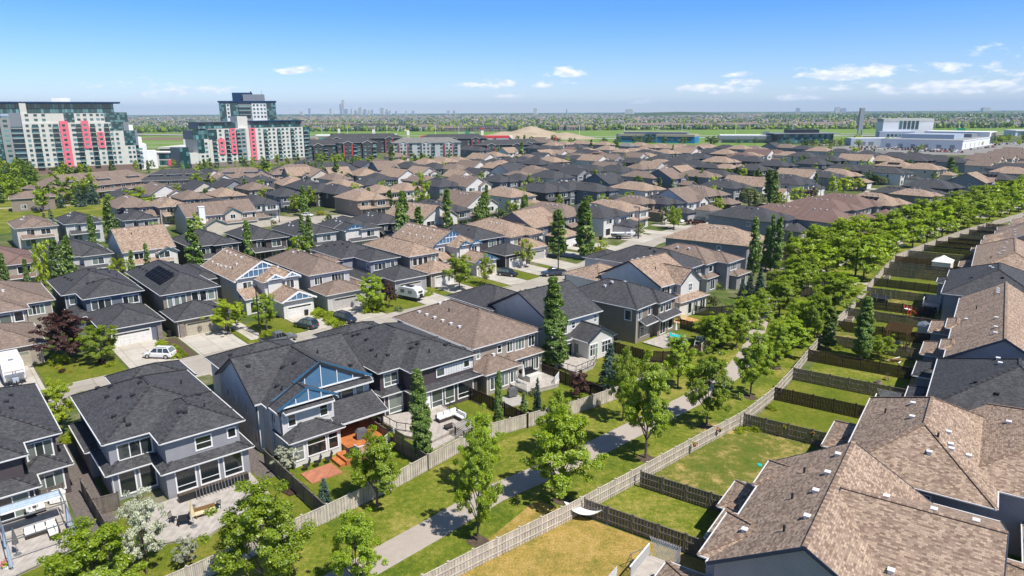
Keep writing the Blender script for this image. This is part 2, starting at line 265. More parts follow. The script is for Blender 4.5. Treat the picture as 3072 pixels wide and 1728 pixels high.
# ---------------------------------------------------------------- house kit
def roofshape(mb,gt,X0,X1,Y0,Y1,ze,ty,p,rm,trim,detail=False,th=.17,fr=None):
    w=X1-X0;d=Y1-Y0
    if ty=='h':
        hw=min(w,d)/2; zr=ze+hw*p
        if w>=d: a=(X0+hw,Y0+hw,zr); b=(X1-hw,Y0+hw,zr)
        else: a=(X0+hw,Y0+hw,zr); b=(X0+hw,Y1-hw,zr)
        c=[(X0,Y0,ze),(X1,Y0,ze),(X1,Y1,ze),(X0,Y1,ze)]
        if w>=d: fs=[(c[0],c[1],b,a),(c[2],c[3],a,b),(c[3],c[0],a),(c[1],c[2],b)]; hips=[(c[0],a),(c[3],a),(c[1],b),(c[2],b),(a,b)]
        else: fs=[(c[0],c[1],a),(c[2],c[3],b),(c[3],c[0],a,b),(c[1],c[2],b,a)]; hips=[(c[0],a),(c[1],a),(c[2],b),(c[3],b),(a,b)]
        for f in fs:
            if abs(w-d)<1e-6 and len(f)==4: f=f[:3]
            mb.face(f,rm)
        g=.1
        for i in range(4):
            q,r=c[i],c[(i+1)%4]; dx,dy=(Vector(r)-Vector(q)).normalized()[:2]; nx,ny=dy,-dx
            gt.face([(q[0],q[1],ze-th),(r[0],r[1],ze-th),(r[0],r[1],ze-.004),(q[0],q[1],ze-.004)],trim)
            gt.bar((q[0]+nx*.06,q[1]+ny*.06,ze-.05),(r[0]+nx*.06,r[1]+ny*.06,ze-.05),.1,.09,trim)
        gt.face([(X0,Y0,ze-th),(X0,Y1,ze-th),(X1,Y1,ze-th),(X1,Y0,ze-th)],trim)
        if detail:
            for q,r in hips:
                L_=(Vector(q)-Vector(r)).length
                if L_>.4:
                    n_=int(L_/.32); 
                    for k_ in range(n_):
                        if k_%2==0 or n_>60: p_=Vector(q).lerp(Vector(r),k_/n_); e_=Vector(q).lerp(Vector(r),(k_+1)/n_); mb.bar(p_+Vector((0,0,.02)),e_+Vector((0,0,.035)),.3,.05,rm)
                        else: p_=Vector(q).lerp(Vector(r),k_/n_); e_=Vector(q).lerp(Vector(r),(k_+1)/n_); mb.bar(p_+Vector((0,0,.02)),e_+Vector((0,0,.035)),.3,.05,rm+'_cap')
        return zr
    # gables: 'x' ridge along x, 'y' ridge along y
    if ty in 'xy':
        sw=ty=='y'
        if sw: X0,X1,Y0,Y1=Y0,Y1,X0,X1
        hw=(Y1-Y0)/2; ym=(Y0+Y1)/2; zr=ze+hw*p
        T=(lambda x,y,z:(y,x,z)) if sw else (lambda x,y,z:(x,y,z))
        fl=(lambda f:f[::-1]) if sw else (lambda f:f)
        mb.face(fl([T(X0,Y0,ze),T(X1,Y0,ze),T(X1,ym,zr),T(X0,ym,zr)]),rm)
        mb.face(fl([T(X1,Y1,ze),T(X0,Y1,ze),T(X0,ym,zr),T(X1,ym,zr)]),rm)
        gt.face(fl([T(X0,Y0,ze-th),T(X0,ym,zr-th),T(X1,ym,zr-th),T(X1,Y0,ze-th)]),trim)
        gt.face(fl([T(X0,Y1,ze-th),T(X1,Y1,ze-th),T(X1,ym,zr-th),T(X0,ym,zr-th)]),trim)
        for X,o in ((X0,-.02),(X1,.02)):
            for Ya in (Y0,Y1):
                gt.bar(T(X+o,Ya,ze-th*.6),T(X+o,ym,zr-th*.6),.07,th*1.5,fr or trim)
        for Ya,sg in ((Y0,-1),(Y1,1)):
            gt.bar(T(X0,Ya+sg*.06,ze-.08),T(X1,Ya+sg*.06,ze-.08),.12,.14,trim)
        if detail:
            n_=int((X1-X0)/.32)
            for k_ in range(n_): xa=X0+(X1-X0)*k_/n_; xb=X0+(X1-X0)*(k_+1)/n_; mb.bar(T(xa,ym,zr+.015),T(xb,ym,zr+.03),.3,.05,rm if k_%2 else rm+'_cap')
        return zr
def rel_window(par,side,x,y,z,w,h,n=2,frame='white_trim',gl='glass',near=True,split=0,proud=0.0):
    """window on a wall whose outside looks -y (side f) or -x (side l); x,y = its left bottom corner seen from outside"""
    fm=MB(); gm=fm if not near else MB(); b=.13
    fm.box(-b,w+b,-.06,0.0,-b-.02,0,frame); fm.box(-b,w+b,-.06,0.0,h,h+b,frame); fm.box(-b,0,-.05,0.0,0,h,frame); fm.box(w,w+b,-.05,0.0,0,h,frame)
    for i in range(1,n): fm.box(w*i/n-.045,w*i/n+.045,-.045,-.01,0,h,frame)
    if split: fm.box(0,w,-.043,-.01,h*split-.03,h*split+.03,frame)
    k=n
    for i in range(k): gm.face([(w*i/k,-.012,0),(w*(i+1)/k,-.012,0),(w*(i+1)/k,-.012,h),(w*i/k,-.012,h)],gl)
    rz=0 if side=='f' else -math.pi/2
    if side=='r': rz=math.pi/2
    if side=='k': rz=math.pi
    o=fm.obj('window',par,(x,y,z),rz,uv=False)
    if near:
        gm.obj('pane',o,uv=False)
    return o
FP=[]
def house(name,loc,ang,blocks,roof='K',wall='g',trim='gutter_white',label='',cat='house',group=None,near=True,wins=(),vents=(),garages=(),doors=(),extra=None,frame='white_trim',gl='glass',fr=None,solar=()):
    root=empty(name,(loc[0],loc[1],0),R(ang),label,cat,group)
    FP.append((loc[0],loc[1],R(ang),min(b[0] for b in blocks),max(b[1] for b in blocks),min(b[2] for b in blocks),max(b[3] for b in blocks)))
    wm=MB(); rm=MB(); gt=MB()
    walls={}
    for i,b in enumerate(blocks):
        x0,x1,y0,y1,e,ty=b[:6]; o=b[6] if len(b)>6 and b[6] is not None else .5; p=b[7] if len(b)>7 and b[7] is not None else .42
        wl=b[8] if len(b)>8 and b[8] else wall; z0=b[9] if len(b)>9 else 0
        q=.004*i; x0+=q;x1-=q;y0+=q;y1-=q
        W=walls.setdefault(wl,MB()); wmat=wl if '_' in wl or wl in MATS else 'wall_'+wl
        e=e-.003*i
        W.box(x0,x1,y0,y1,z0,e-.19,wmat,skip='t')
        if ty=='h': roofshape(rm,gt,x0-o,x1+o,y0-o,y1+o,e,'h',p,'roof_'+roof,trim,near)
        elif ty=='x':
            roofshape(rm,gt,x0-.35,x1+.35,y0-o,y1+o,e,'x',p,'roof_'+roof,trim,near,fr=fr)
            ym=(y0+y1)/2; zr=e+(y1-y0+2*o)/2*p-.22
            for X,fl in ((x0,0),(x1,1)):
                f=[(X,y0,e-.19),(X,ym,zr),(X,y1,e-.19)]; W.face(f if not fl else f[::-1],wmat)
        elif ty=='y':
            roofshape(rm,gt,x0-o,x1+o,y0-.35,y1+.35,e,'y',p,'roof_'+roof,trim,near,fr=fr)
            xm=(x0+x1)/2; zr=e+(x1-x0+2*o)/2*p-.22
            for Y,fl in ((y0,1),(y1,0)):
                f=[(x0,Y,e-.19),(xm,Y,zr),(x1,Y,e-.19)]; W.face(f if not fl else f[::-1],wmat)
        elif ty=='f': rm.box(x0-.1,x1+.1,y0-.1,y1+.1,e-.19,e+.1,'roof_'+roof)
        elif ty=='s': # lean-to sloping toward -y
            d=y1-y0; zt=e+(d+o)*p
            rm.face([(x0-o,y0-o,e),(x1+o,y0-o,e),(x1+o,y1,zt),(x0-o,y1,zt)],'roof_'+roof)
            gt.face([(x0-o,y1,zt-.18),(x1+o,y1,zt-.18),(x1+o,y0-o,e-.18),(x0-o,y0-o,e-.18)],trim)
            gt.bar((x0-o,y0-o-.05,e-.08),(x1+o,y0-o-.05,e-.08),.12,.16,trim)
            for X in (x0-o,x1+o): gt.bar((X,y0-o,e-.09),(X,y1,zt-.09),.05,.18,trim)
    for k,W in walls.items():
        W.obj('wall',root)
    ro=rm.obj('roof',root); gt.obj('gutter',ro,uv=False)
    if near:
        for b in blocks[:3]:
            if len(b)>9 and b[9]>0: continue
            for X in (b[0]+.12,b[1]-.12):
                if any(o is not b and o[0]-.05<X<o[1]+.05 and o[2]<b[2]-.05 for o in blocks): continue
                dm=MB(); dm.box(X-.045,X+.045,b[2]-.1,b[2]-.01,.1,b[4]-.15,trim); dm.bar((X,b[2]-.06,b[4]-.2),(X,b[2]-.45,b[4]-.06),.08,.08,trim,up=(1,0,0)); dm.obj('downpipe',root,uv=False)
    for w in wins: rel_window(root,*w[:6],n=w[6] if len(w)>6 else 2,frame=frame,gl=w[8] if len(w)>8 else gl,near=near,split=w[7] if len(w)>7 else 0)
    for g in garages:
        x,y,w,h,m=g[:5]; gm=MB(); gm.box(x,x+w,y-.05,y,0,h,'white_trim' if m=='garage_white' else m)
        for r_ in range(4):
            for c in range(6): 
                gm.box(x+.1+c*(w-.1)/6,x+.02+(c+1)*(w-.1)/6,y-.075,y-.05,.06+r_*h/4,-.03+(r_+1)*h/4 if r_<3 else h-.05,m if r_<3 else m)
        go=gm.obj('garage_door',root,uv=False)
        if near:
            lm=MB()
            lm.face([(x+.25,y-.08,h*.8),(x+w-.25,y-.08,h*.8),(x+w-.25,y-.08,h*.92),(x+.25,y-.08,h*.92)],'glass')
            lm.obj('pane',go,uv=False)
    for dd in doors:
        side,x,y,w,h,m=dd[:6]; dm=MB(); dm.box(0,w,-.07,0,0,h,'white_trim'); dm.box(.1,w-.1,-.085,-.07,.05,h-.1,m)
        z=dd[6] if len(dd)>6 else 0
        do=dm.obj('door',root,(x,y,z),0 if side=='f' else -math.pi/2,uv=False)
        if near:
            hm=MB(); hm.box(w-.25,w-.2,-.13,-.085,h*.45,h*.5,'metal_grey'); hm.obj('handle',do,uv=False)
    for v in vents:
        x,y,z,kind,sl=v; vm=MB()
        if kind=='p': vm.cyl((0,0),.09,-.2,.45,'vent_dark',8)
        else:
            c='vent_white' if kind=='w' else 'vent_dark'; vm.box(-.18,.18,-.17,.17,-.12,.14,c); vm.box(-.23,.23,-.22,.22,.14,.19,c)
        vm.obj('roof_vent',ro,(x,y,z),uv=False)
    for s_ in solar:
        p0,ux,uy,n1,n2=s_; sm=MB(); ux=Vector(ux);uy=Vector(uy);p0=Vector(p0); nn=ux.cross(uy).normalized()*.12; nn=-nn if nn.z<0 else nn
        for i in range(n1):
            for j in range(n2):
                a=p0+nn+ux*(i+.03)+uy*(j+.02); sm.face([a,a+ux*.94,a+ux*.94+uy*.96,a+uy*.96],'panel_solar')
        a=p0+nn*.7; sm.face([a,a+ux*n1,a+ux*n1+uy*n2,a+uy*n2],'metal_grey'); sm.obj('solar_panel',ro,uv=False)
    if extra: extra(root)
    return root
TREES={'column': [(-89.3, 131.7, 12.9, 2.7),(-88.5, 132.4, 11.7, 1.9),(-87.5, 133.3, 13.9, 2.7),(-92.4, 127.7, 9.8, 1.5),(-79.4, 140.4, 8.8, 1.7),(-75.8, 140.8, 10.8, 1.7),(-95.3, 126.5, 11.3, 2.1),(-69.7, 147.4, 13.9, 3.7),(-68.8, 148.2, 7.6, 2.9),(-60.9, 156.4, 12.7, 2.6),(-51.0, 165.0, 12.5, 2.3),(-49.5, 166.3, 12.7, 2.5),(-106.5, 172.4, 12.0, 2.4),(-106.1, 172.8, 10.2, 2.2),(-105.2, 180.2, 15.2, 3.8),(-30.6, 185.4, 13.1, 2.7),(-29.6, 187.6, 15.2, 3.2),(-26.0, 192.1, 11.3, 3.3),(-18.7, 199.7, 15.1, 3.6),(-9.7, 203.6, 11.7, 2.4),(-8.4, 204.7, 14.0, 2.5),(-7.2, 205.7, 15.6, 2.2),(-29.4, 186.5, 15.6, 2.9),(4.4, 223.8, 10.3, 2.7),(52.1, 97.3, 9.8, 2.9),(49.1, 101.7, 7.1, 2.5),(-9.5, 66.7, 10.6, 2.4),(-1.7, 73.2, 7.7, 1.2),(1.3, 76.2, 3.9, 0.9),(6.3, 93.4, 14.0, 3.9),(11.8, 171.8, 12.3, 4.5),(18.8, 169.9, 14.9, 4.4),(54.3, 151.0, 14.2, 2.9),(59.4, 157.6, 10.6, 2.6),(59.9, 155.8, 13.5, 2.4),(60.3, 153.3, 13.8, 2.4),(66.7, 163.8, 8.1, 1.9),(12.1, 173.0, 12.5, 4.2),(18.5, 171.8, 15.1, 4.8),(101.0, 272.1, 14.2, 4.5),(102.4, 269.5, 13.5, 4.5),(-181.3, 414.1, 10.4, 2.5),(-185.6, 432.1, 9.7, 2.6),(-143.1, 407.6, 8.4, 5.3),(-114.8, 388.1, 10.7, 2.5),(-108.5, 374.9, 11.5, 2.4),(-99.9, 357.5, 12.6, 2.4),(-97.1, 357.4, 12.6, 2.6),(-115.7, 300.8, 9.1, 2.4),(-86.0, 287.3, 7.0, 3.4),(-144.6, 475.5, 9.7, 2.8),(-86.8, 346.2, 13.8, 4.0),(-84.2, 346.1, 8.1, 2.7),(-80.0, 339.9, 6.8, 2.0),(-76.3, 447.7, 16.5, 4.7),(-64.5, 468.0, 8.7, 3.5),(-59.8, 462.2, 10.7, 3.5),(-56.4, 490.6, 6.9, 3.7),(-74.4, 247.5, 11.1, 3.4),(-47.5, 268.1, 7.4, 3.3),(-42.1, 263.3, 7.6, 3.0),(-55.1, 266.5, 8.3, 3.1),(7.4, 539.3, 14.4, 4.6),(12.7, 707.3, 14.0, 4.0),(19.4, 713.0, 9.3, 4.0),(-16.1, 467.5, 8.1, 3.1),(-2.1, 453.2, 7.9, 3.8),(22.0, 517.0, 8.7, 3.4),(73.6, 649.1, 11.4, 3.7),(90.5, 598.1, 11.1, 4.0),(44.7, 307.1, 5.8, 2.3),(50.4, 311.8, 5.7, 1.8),(5.0, 250.3, 7.2, 3.1),(90.7, 331.6, 9.6, 1.9),(78.5, 326.5, 7.1, 2.8),(82.2, 326.3, 7.4, 2.5),(80.6, 326.4, 6.5, 2.8),(88.0, 330.3, 6.4, 2.6),(130.4, 564.5, 10.2, 2.2),(102.2, 350.8, 7.4, 3.1),(105.7, 350.6, 7.9, 4.1),(114.9, 363.4, 6.0, 3.2),(118.6, 366.7, 7.4, 3.3),(255.3, 405.5, 9.7, 4.6),(186.9, 349.3, 7.8, 4.8),(181.2, 345.5, 4.9, 5.2)], 'round': [(-30.6, 233.1, 16.3, 6.8),(-51.7, 164.4, 7.2, 6.8),(-60.9, 96.8, 6.4, 5.3),(-41.8, 112.3, 6.8, 4.1),(-26.1, 123.7, 6.9, 5.8),(-11.0, 139.9, 7.7, 6.2),(-135.8, 250.9, 10.2, 11.3),(-86.3, 241.2, 6.7, 5.8),(-91.4, 269.4, 5.8, 5.1),(-80.4, 255.3, 7.1, 4.8),(-77.6, 257.4, 7.7, 4.8),(-148.5, 328.6, 9.1, 7.8),(-137.0, 315.0, 9.3, 7.4),(-125.2, 304.7, 5.7, 6.8),(-168.8, 359.4, 4.0, 3.7),(50.8, 214.2, 7.3, 5.0),(51.4, 216.7, 6.4, 4.5),(194.6, 348.9, 4.5, 8.6),(216.0, 369.7, 3.9, 6.2),(267.5, 413.3, 6.3, 8.3),(254.8, 400.1, 4.0, 4.0),(284.0, 427.3, 3.8, 6.2),(316.0, 455.0, 5.8, 10.0),(330.3, 468.5, 5.5, 8.3),(293.7, 600.1, 5.9, 9.6),(-126.5, 306.0, 4.7, 7.2),(-116.8, 455.4, 4.8, 7.9),(-111.8, 473.9, 3.9, 6.4),(-103.7, 512.9, 5.4, 8.3),(-97.0, 512.4, 4.0, 6.4),(-118.2, 447.8, 3.7, 5.2),(358.0, 498.4, 2.3, 4.4),(55.0, 97.0, 3.8, 3.8),(-153.2, 548.0, 8.4, 8.5),(-146.1, 540.1, 6.9, 8.4),(-133.1, 532.0, 6.3, 8.7),(-129.1, 531.7, 5.8, 8.2)], 'bright': [(-92.1, 132.0, 12.9, 3.5),(-80.1, 137.1, 7.8, 5.0),(-47.8, 111.6, 5.8, 5.6),(-5.6, 143.4, 6.6, 3.3),(3.4, 160.7, 7.0, 4.3),(72.6, 241.8, 7.0, 4.5),(-52.5, 73.8, 6.4, 4.4),(146.7, 306.0, 7.3, 8.1),(158.3, 317.0, 6.4, 6.4),(23.6, 175.8, 4.0, 2.8),(35.1, 205.7, 3.6, 2.9),(35.0, 203.5, 4.0, 2.7),(38.0, 202.0, 4.2, 3.0),(112.8, 272.9, 7.0, 6.7),(-139.7, 313.8, 2.8, 3.9),(-98.9, 292.2, 3.3, 5.8),(-82.1, 261.9, 5.7, 5.1),(42.6, 616.4, 4.7, 9.3),(244.0, 361.3, 2.6, 5.2),(129.9, 297.5, 3.7, 4.3),(104.6, 267.0, 5.1, 4.1),(195.5, 359.1, 3.9, 4.9),(172.3, 429.4, 4.3, 6.5),(195.0, 488.1, 7.5, 6.4)], 'park': [(-3.1, 52.5, 9.7, 3.6),(4.6, 59.0, 9.1, 6.5),(14.2, 67.1, 12.1, 5.7),(22.8, 74.6, 9.4, 5.2),(30.8, 83.2, 8.8, 4.4),(13.2, 76.3, 9.1, 3.8),(22.2, 86.5, 7.3, 4.4),(35.0, 102.1, 6.7, 3.9),(-18.9, 45.6, 11.9, 6.5),(-30.4, 43.1, 7.8, 6.1),(-12.8, 57.9, 7.4, 5.1),(-12.0, 45.5, 7.2, 3.1),(-3.3, 60.7, 8.2, 3.0),(4.7, 67.4, 7.6, 3.3),(31.2, 100.8, 5.8, 4.4),(49.7, 123.8, 6.8, 4.3),(56.4, 133.1, 6.2, 3.5),(42.2, 112.5, 6.6, 4.3),(44.8, 103.1, 7.2, 4.3),(37.9, 93.5, 7.5, 3.8),(63.3, 128.9, 7.1, 6.6),(61.9, 139.7, 6.8, 4.9),(75.6, 158.5, 8.4, 6.3),(79.9, 163.7, 8.8, 5.5),(76.9, 146.7, 8.9, 7.3),(89.4, 163.5, 7.5, 6.0),(47.4, 101.8, 9.3, 4.3),(32.1, 103.4, 5.2, 5.9),(37.7, 107.3, 7.1, 5.9),(47.8, 118.4, 7.3, 6.3),(48.5, 107.1, 6.7, 6.8),(58.5, 120.7, 7.4, 7.0),(57.3, 134.9, 8.2, 6.8),(69.7, 148.4, 8.0, 7.6),(75.8, 148.2, 8.0, 8.6),(85.3, 174.4, 8.3, 9.5),(90.9, 169.2, 8.0, 9.4),(41.6, 97.8, 6.2, 5.5),(99.7, 176.4, 7.8, 7.5),(108.0, 182.9, 8.3, 7.5),(116.0, 190.0, 8.8, 7.5),(124.8, 197.6, 8.1, 7.5),(134.0, 205.8, 8.6, 7.5),(142.3, 213.2, 7.8, 7.5),(152.2, 222.8, 8.3, 7.5),(160.1, 229.6, 8.8, 7.5),(168.8, 236.8, 8.1, 7.5),(176.0, 242.5, 8.6, 7.5),(184.1, 249.6, 7.8, 7.5),(190.8, 254.9, 8.3, 7.6),(197.5, 260.3, 8.3, 7.6),(204.2, 265.6, 8.3, 7.6),(210.9, 270.9, 8.3, 7.6),(217.6, 276.3, 8.3, 7.6),(224.3, 281.6, 8.3, 7.6),(231.0, 286.9, 8.3, 7.6),(237.7, 292.3, 8.3, 7.6),(86.0, 177.0, 7.9, 8.2),(94.0, 184.1, 8.7, 8.2),(102.1, 191.3, 8.1, 8.2),(110.1, 198.4, 8.9, 8.2),(118.2, 205.5, 8.3, 8.2),(126.2, 212.6, 9.1, 8.2),(134.3, 219.8, 8.5, 8.2),(142.3, 226.9, 7.9, 8.2),(150.4, 234.0, 8.7, 8.2),(158.4, 241.2, 8.1, 8.2),(166.5, 248.3, 8.9, 8.2),(174.5, 255.4, 8.3, 8.2),(182.6, 262.5, 9.1, 8.2),(190.6, 269.7, 8.5, 8.2),(198.6, 276.8, 7.9, 8.2),(206.7, 283.9, 8.7, 8.2),(214.7, 291.0, 8.1, 8.2),(222.8, 298.2, 8.9, 8.2),(230.8, 305.3, 8.3, 8.2),(68.0, 160.0, 8.0, 7.4),(72.2, 162.2, 8.0, 7.4),(76.4, 170.4, 8.0, 7.4),(80.6, 172.6, 8.0, 7.4),(84.8, 180.8, 8.0, 7.4)], 'spruce': [(-17.8, 58.0, 3.1, 1.6),(12.7, 86.0, 6.8, 3.1),(3.0, 78.3, 5.0, 1.3),(47.5, 133.2, 5.1, 2.3),(49.3, 133.1, 6.2, 2.6),(45.2, 131.1, 4.5, 1.9),(-143.4, 213.8, 8.1, 3.4),(-141.8, 207.8, 7.6, 3.6),(-198.6, 291.7, 4.2, 3.4),(-278.7, 389.0, 5.7, 4.0),(-200.7, 293.9, 4.9, 3.7),(-263.1, 380.8, 3.5, 3.9),(-260.9, 380.7, 4.2, 3.9),(-217.1, 339.9, 3.1, 4.2)], 'olive': [(-114.6, 517.0, 5.2, 7.9),(90.7, 262.8, 7.9, 8.7),(96.4, 267.3, 3.9, 5.5),(184.0, 345.4, 4.1, 6.1)], 'purple': [(-67.4, 98.5, 7.8, 7.9),(122.8, 284.3, 5.8, 5.6),(8.6, 82.9, 3.9, 2.8),(-23.4, 126.5, 5.4, 2.8),(224.7, 373.9, 4.0, 6.8)], 'blossom': [(-29.6, 48.3, 7.6, 3.8),(-26.7, 49.1, 2.8, 2.1),(-23.5, 64.8, 2.8, 2.7),(-177.7, 359.9, 4.0, 4.9),(-43.6, 286.9, 3.8, 2.4),(10.5, 600.5, 4.3, 3.9)], 'wood': [(-192.5, 294.1, 10.1, 0),(-179.3, 293.9, 10.7, 0),(-249.8, 340.5, 10.7, 0),(-178.2, 273.1, 7.0, 0),(-289.3, 394.7, 7.8, 0),(-226.0, 313.8, 7.1, 0),(-278.5, 394.4, 10.9, 0),(-230.7, 374.8, 10.8, 0),(-202.0, 303.6, 7.4, 0),(-183.6, 301.0, 10.8, 0),(-278.5, 406.7, 7.2, 0),(-272.1, 374.3, 9.2, 0),(-225.3, 304.6, 8.0, 0),(-216.9, 294.1, 10.3, 0),(-213.3, 288.8, 8.1, 0),(-294.0, 403.7, 10.8, 0),(-249.3, 361.8, 8.9, 0),(-182.5, 286.3, 10.4, 0),(-264.5, 365.5, 9.2, 0),(-221.7, 363.5, 10.7, 0),(-298.2, 412.2, 9.6, 0),(-212.3, 340.5, 8.4, 0),(-245.9, 335.3, 10.3, 0),(-188.6, 310.2, 10.0, 0),(-250.2, 346.2, 7.2, 0),(-178.2, 261.8, 10.3, 0),(-205.3, 340.5, 8.7, 0),(-245.2, 351.9, 7.2, 0),(-275.5, 380.9, 10.0, 0),(-196.6, 305.5, 9.9, 0),(-235.0, 336.2, 10.0, 0),(-239.8, 374.3, 10.8, 0),(-206.9, 318.8, 6.6, 0),(-219.0, 339.5, 10.2, 0),(-213.8, 309.2, 9.8, 0),(-173.0, 276.7, 9.6, 0),(-201.0, 318.5, 9.5, 0),(-200.2, 310.6, 6.7, 0),(-302.7, 416.6, 7.9, 0),(-283.9, 400.1, 6.7, 0),(-259.6, 352.3, 7.8, 0),(-221.8, 356.6, 6.7, 0),(-217.0, 347.5, 10.2, 0),(-232.0, 358.0, 7.1, 0),(-236.2, 361.9, 10.5, 0),(-311.1, 424.0, 9.0, 0),(-237.3, 346.1, 7.5, 0),(-193.5, 315.8, 7.7, 0),(-200.4, 332.7, 8.4, 0),(-223.7, 343.3, 7.8, 0),(-178.8, 282.3, 6.6, 0),(-176.1, 288.0, 7.6, 0),(-286.0, 410.0, 10.9, 0),(-220.1, 315.0, 8.6, 0),(-228.9, 328.2, 8.6, 0),(-197.6, 299.1, 9.3, 0),(-183.8, 272.0, 8.2, 0),(-265.8, 375.1, 10.2, 0),(-228.9, 318.9, 10.2, 0),(-283.9, 391.2, 10.2, 0),(-257.9, 357.3, 6.8, 0),(-234.6, 320.9, 9.8, 0),(-216.4, 356.3, 6.8, 0),(-215.9, 331.7, 10.6, 0),(-296.0, 420.9, 10.9, 0),(-267.1, 389.1, 8.0, 0),(-204.3, 329.2, 9.2, 0),(-320.8, 438.0, 10.0, 0),(-313.1, 434.6, 10.5, 0),(-279.9, 385.0, 8.3, 0),(-304.0, 439.9, 6.7, 0),(-183.7, 278.7, 7.5, 0),(-240.8, 327.1, 8.7, 0),(-226.1, 370.6, 8.5, 0),(-308.6, 431.2, 7.6, 0),(-243.0, 380.3, 10.2, 0),(-310.8, 452.2, 9.1, 0),(-185.2, 295.9, 6.9, 0),(-244.1, 386.3, 8.1, 0),(-229.2, 351.6, 7.1, 0),(-208.2, 334.1, 6.7, 0),(-302.7, 426.1, 9.7, 0),(-252.6, 355.1, 7.9, 0),(-171.6, 283.5, 10.7, 0),(-191.0, 286.4, 8.1, 0),(-220.3, 308.1, 10.5, 0),(-264.5, 381.4, 9.3, 0),(-316.0, 446.9, 7.0, 0),(-254.4, 365.8, 10.3, 0),(-297.0, 426.5, 8.6, 0),(-195.6, 324.7, 8.2, 0),(-240.0, 341.3, 8.2, 0),(-187.8, 282.3, 7.1, 0),(-250.2, 385.7, 7.7, 0),(-314.5, 440.3, 9.8, 0),(-205.4, 313.7, 7.5, 0),(-315.3, 455.9, 9.9, 0),(-270.0, 382.7, 10.8, 0),(-233.2, 380.4, 9.3, 0),(-291.7, 424.3, 9.3, 0),(-223.0, 349.5, 10.4, 0),(-208.3, 345.5, 7.4, 0),(-328.1, 452.6, 9.9, 0),(-190.7, 300.9, 10.4, 0)]}
VEH={'suv_white': (-53.75, 99.48), 'suv_blue': (-35.62, 114.1), 'suv_navy': (-29.7, 117.65), 'pickup_dark': (-37.76, 106.03), 'suv_black': (-0.94, 152.26), 'pickup_blue': (9.45, 152.3), 'suv_teal': (13.66, 148.61), 'car_white': (-73.43, 246.66), 'car_dark': (64.12, 229.81), 'camper': (-20.02, 132.41), 'boat': (32.3, 198.33), 'trailer': (-70.43, 91.25), 'rv_white': (-49.99, 291.03)}
LAMPS=[(-41.9, 109.3, 8.2),(10.5, 152.7, 15.2),(36.9, 198.6, 9.3),(37.3, 200.6, 8.7),(-79.1, 233.4, 8.4),(-68.5, 434.9, 5.2),(107.9, 270.6, 4.1),(132.3, 295.9, 6.0),(-11.9, 341.0, 5.7)]
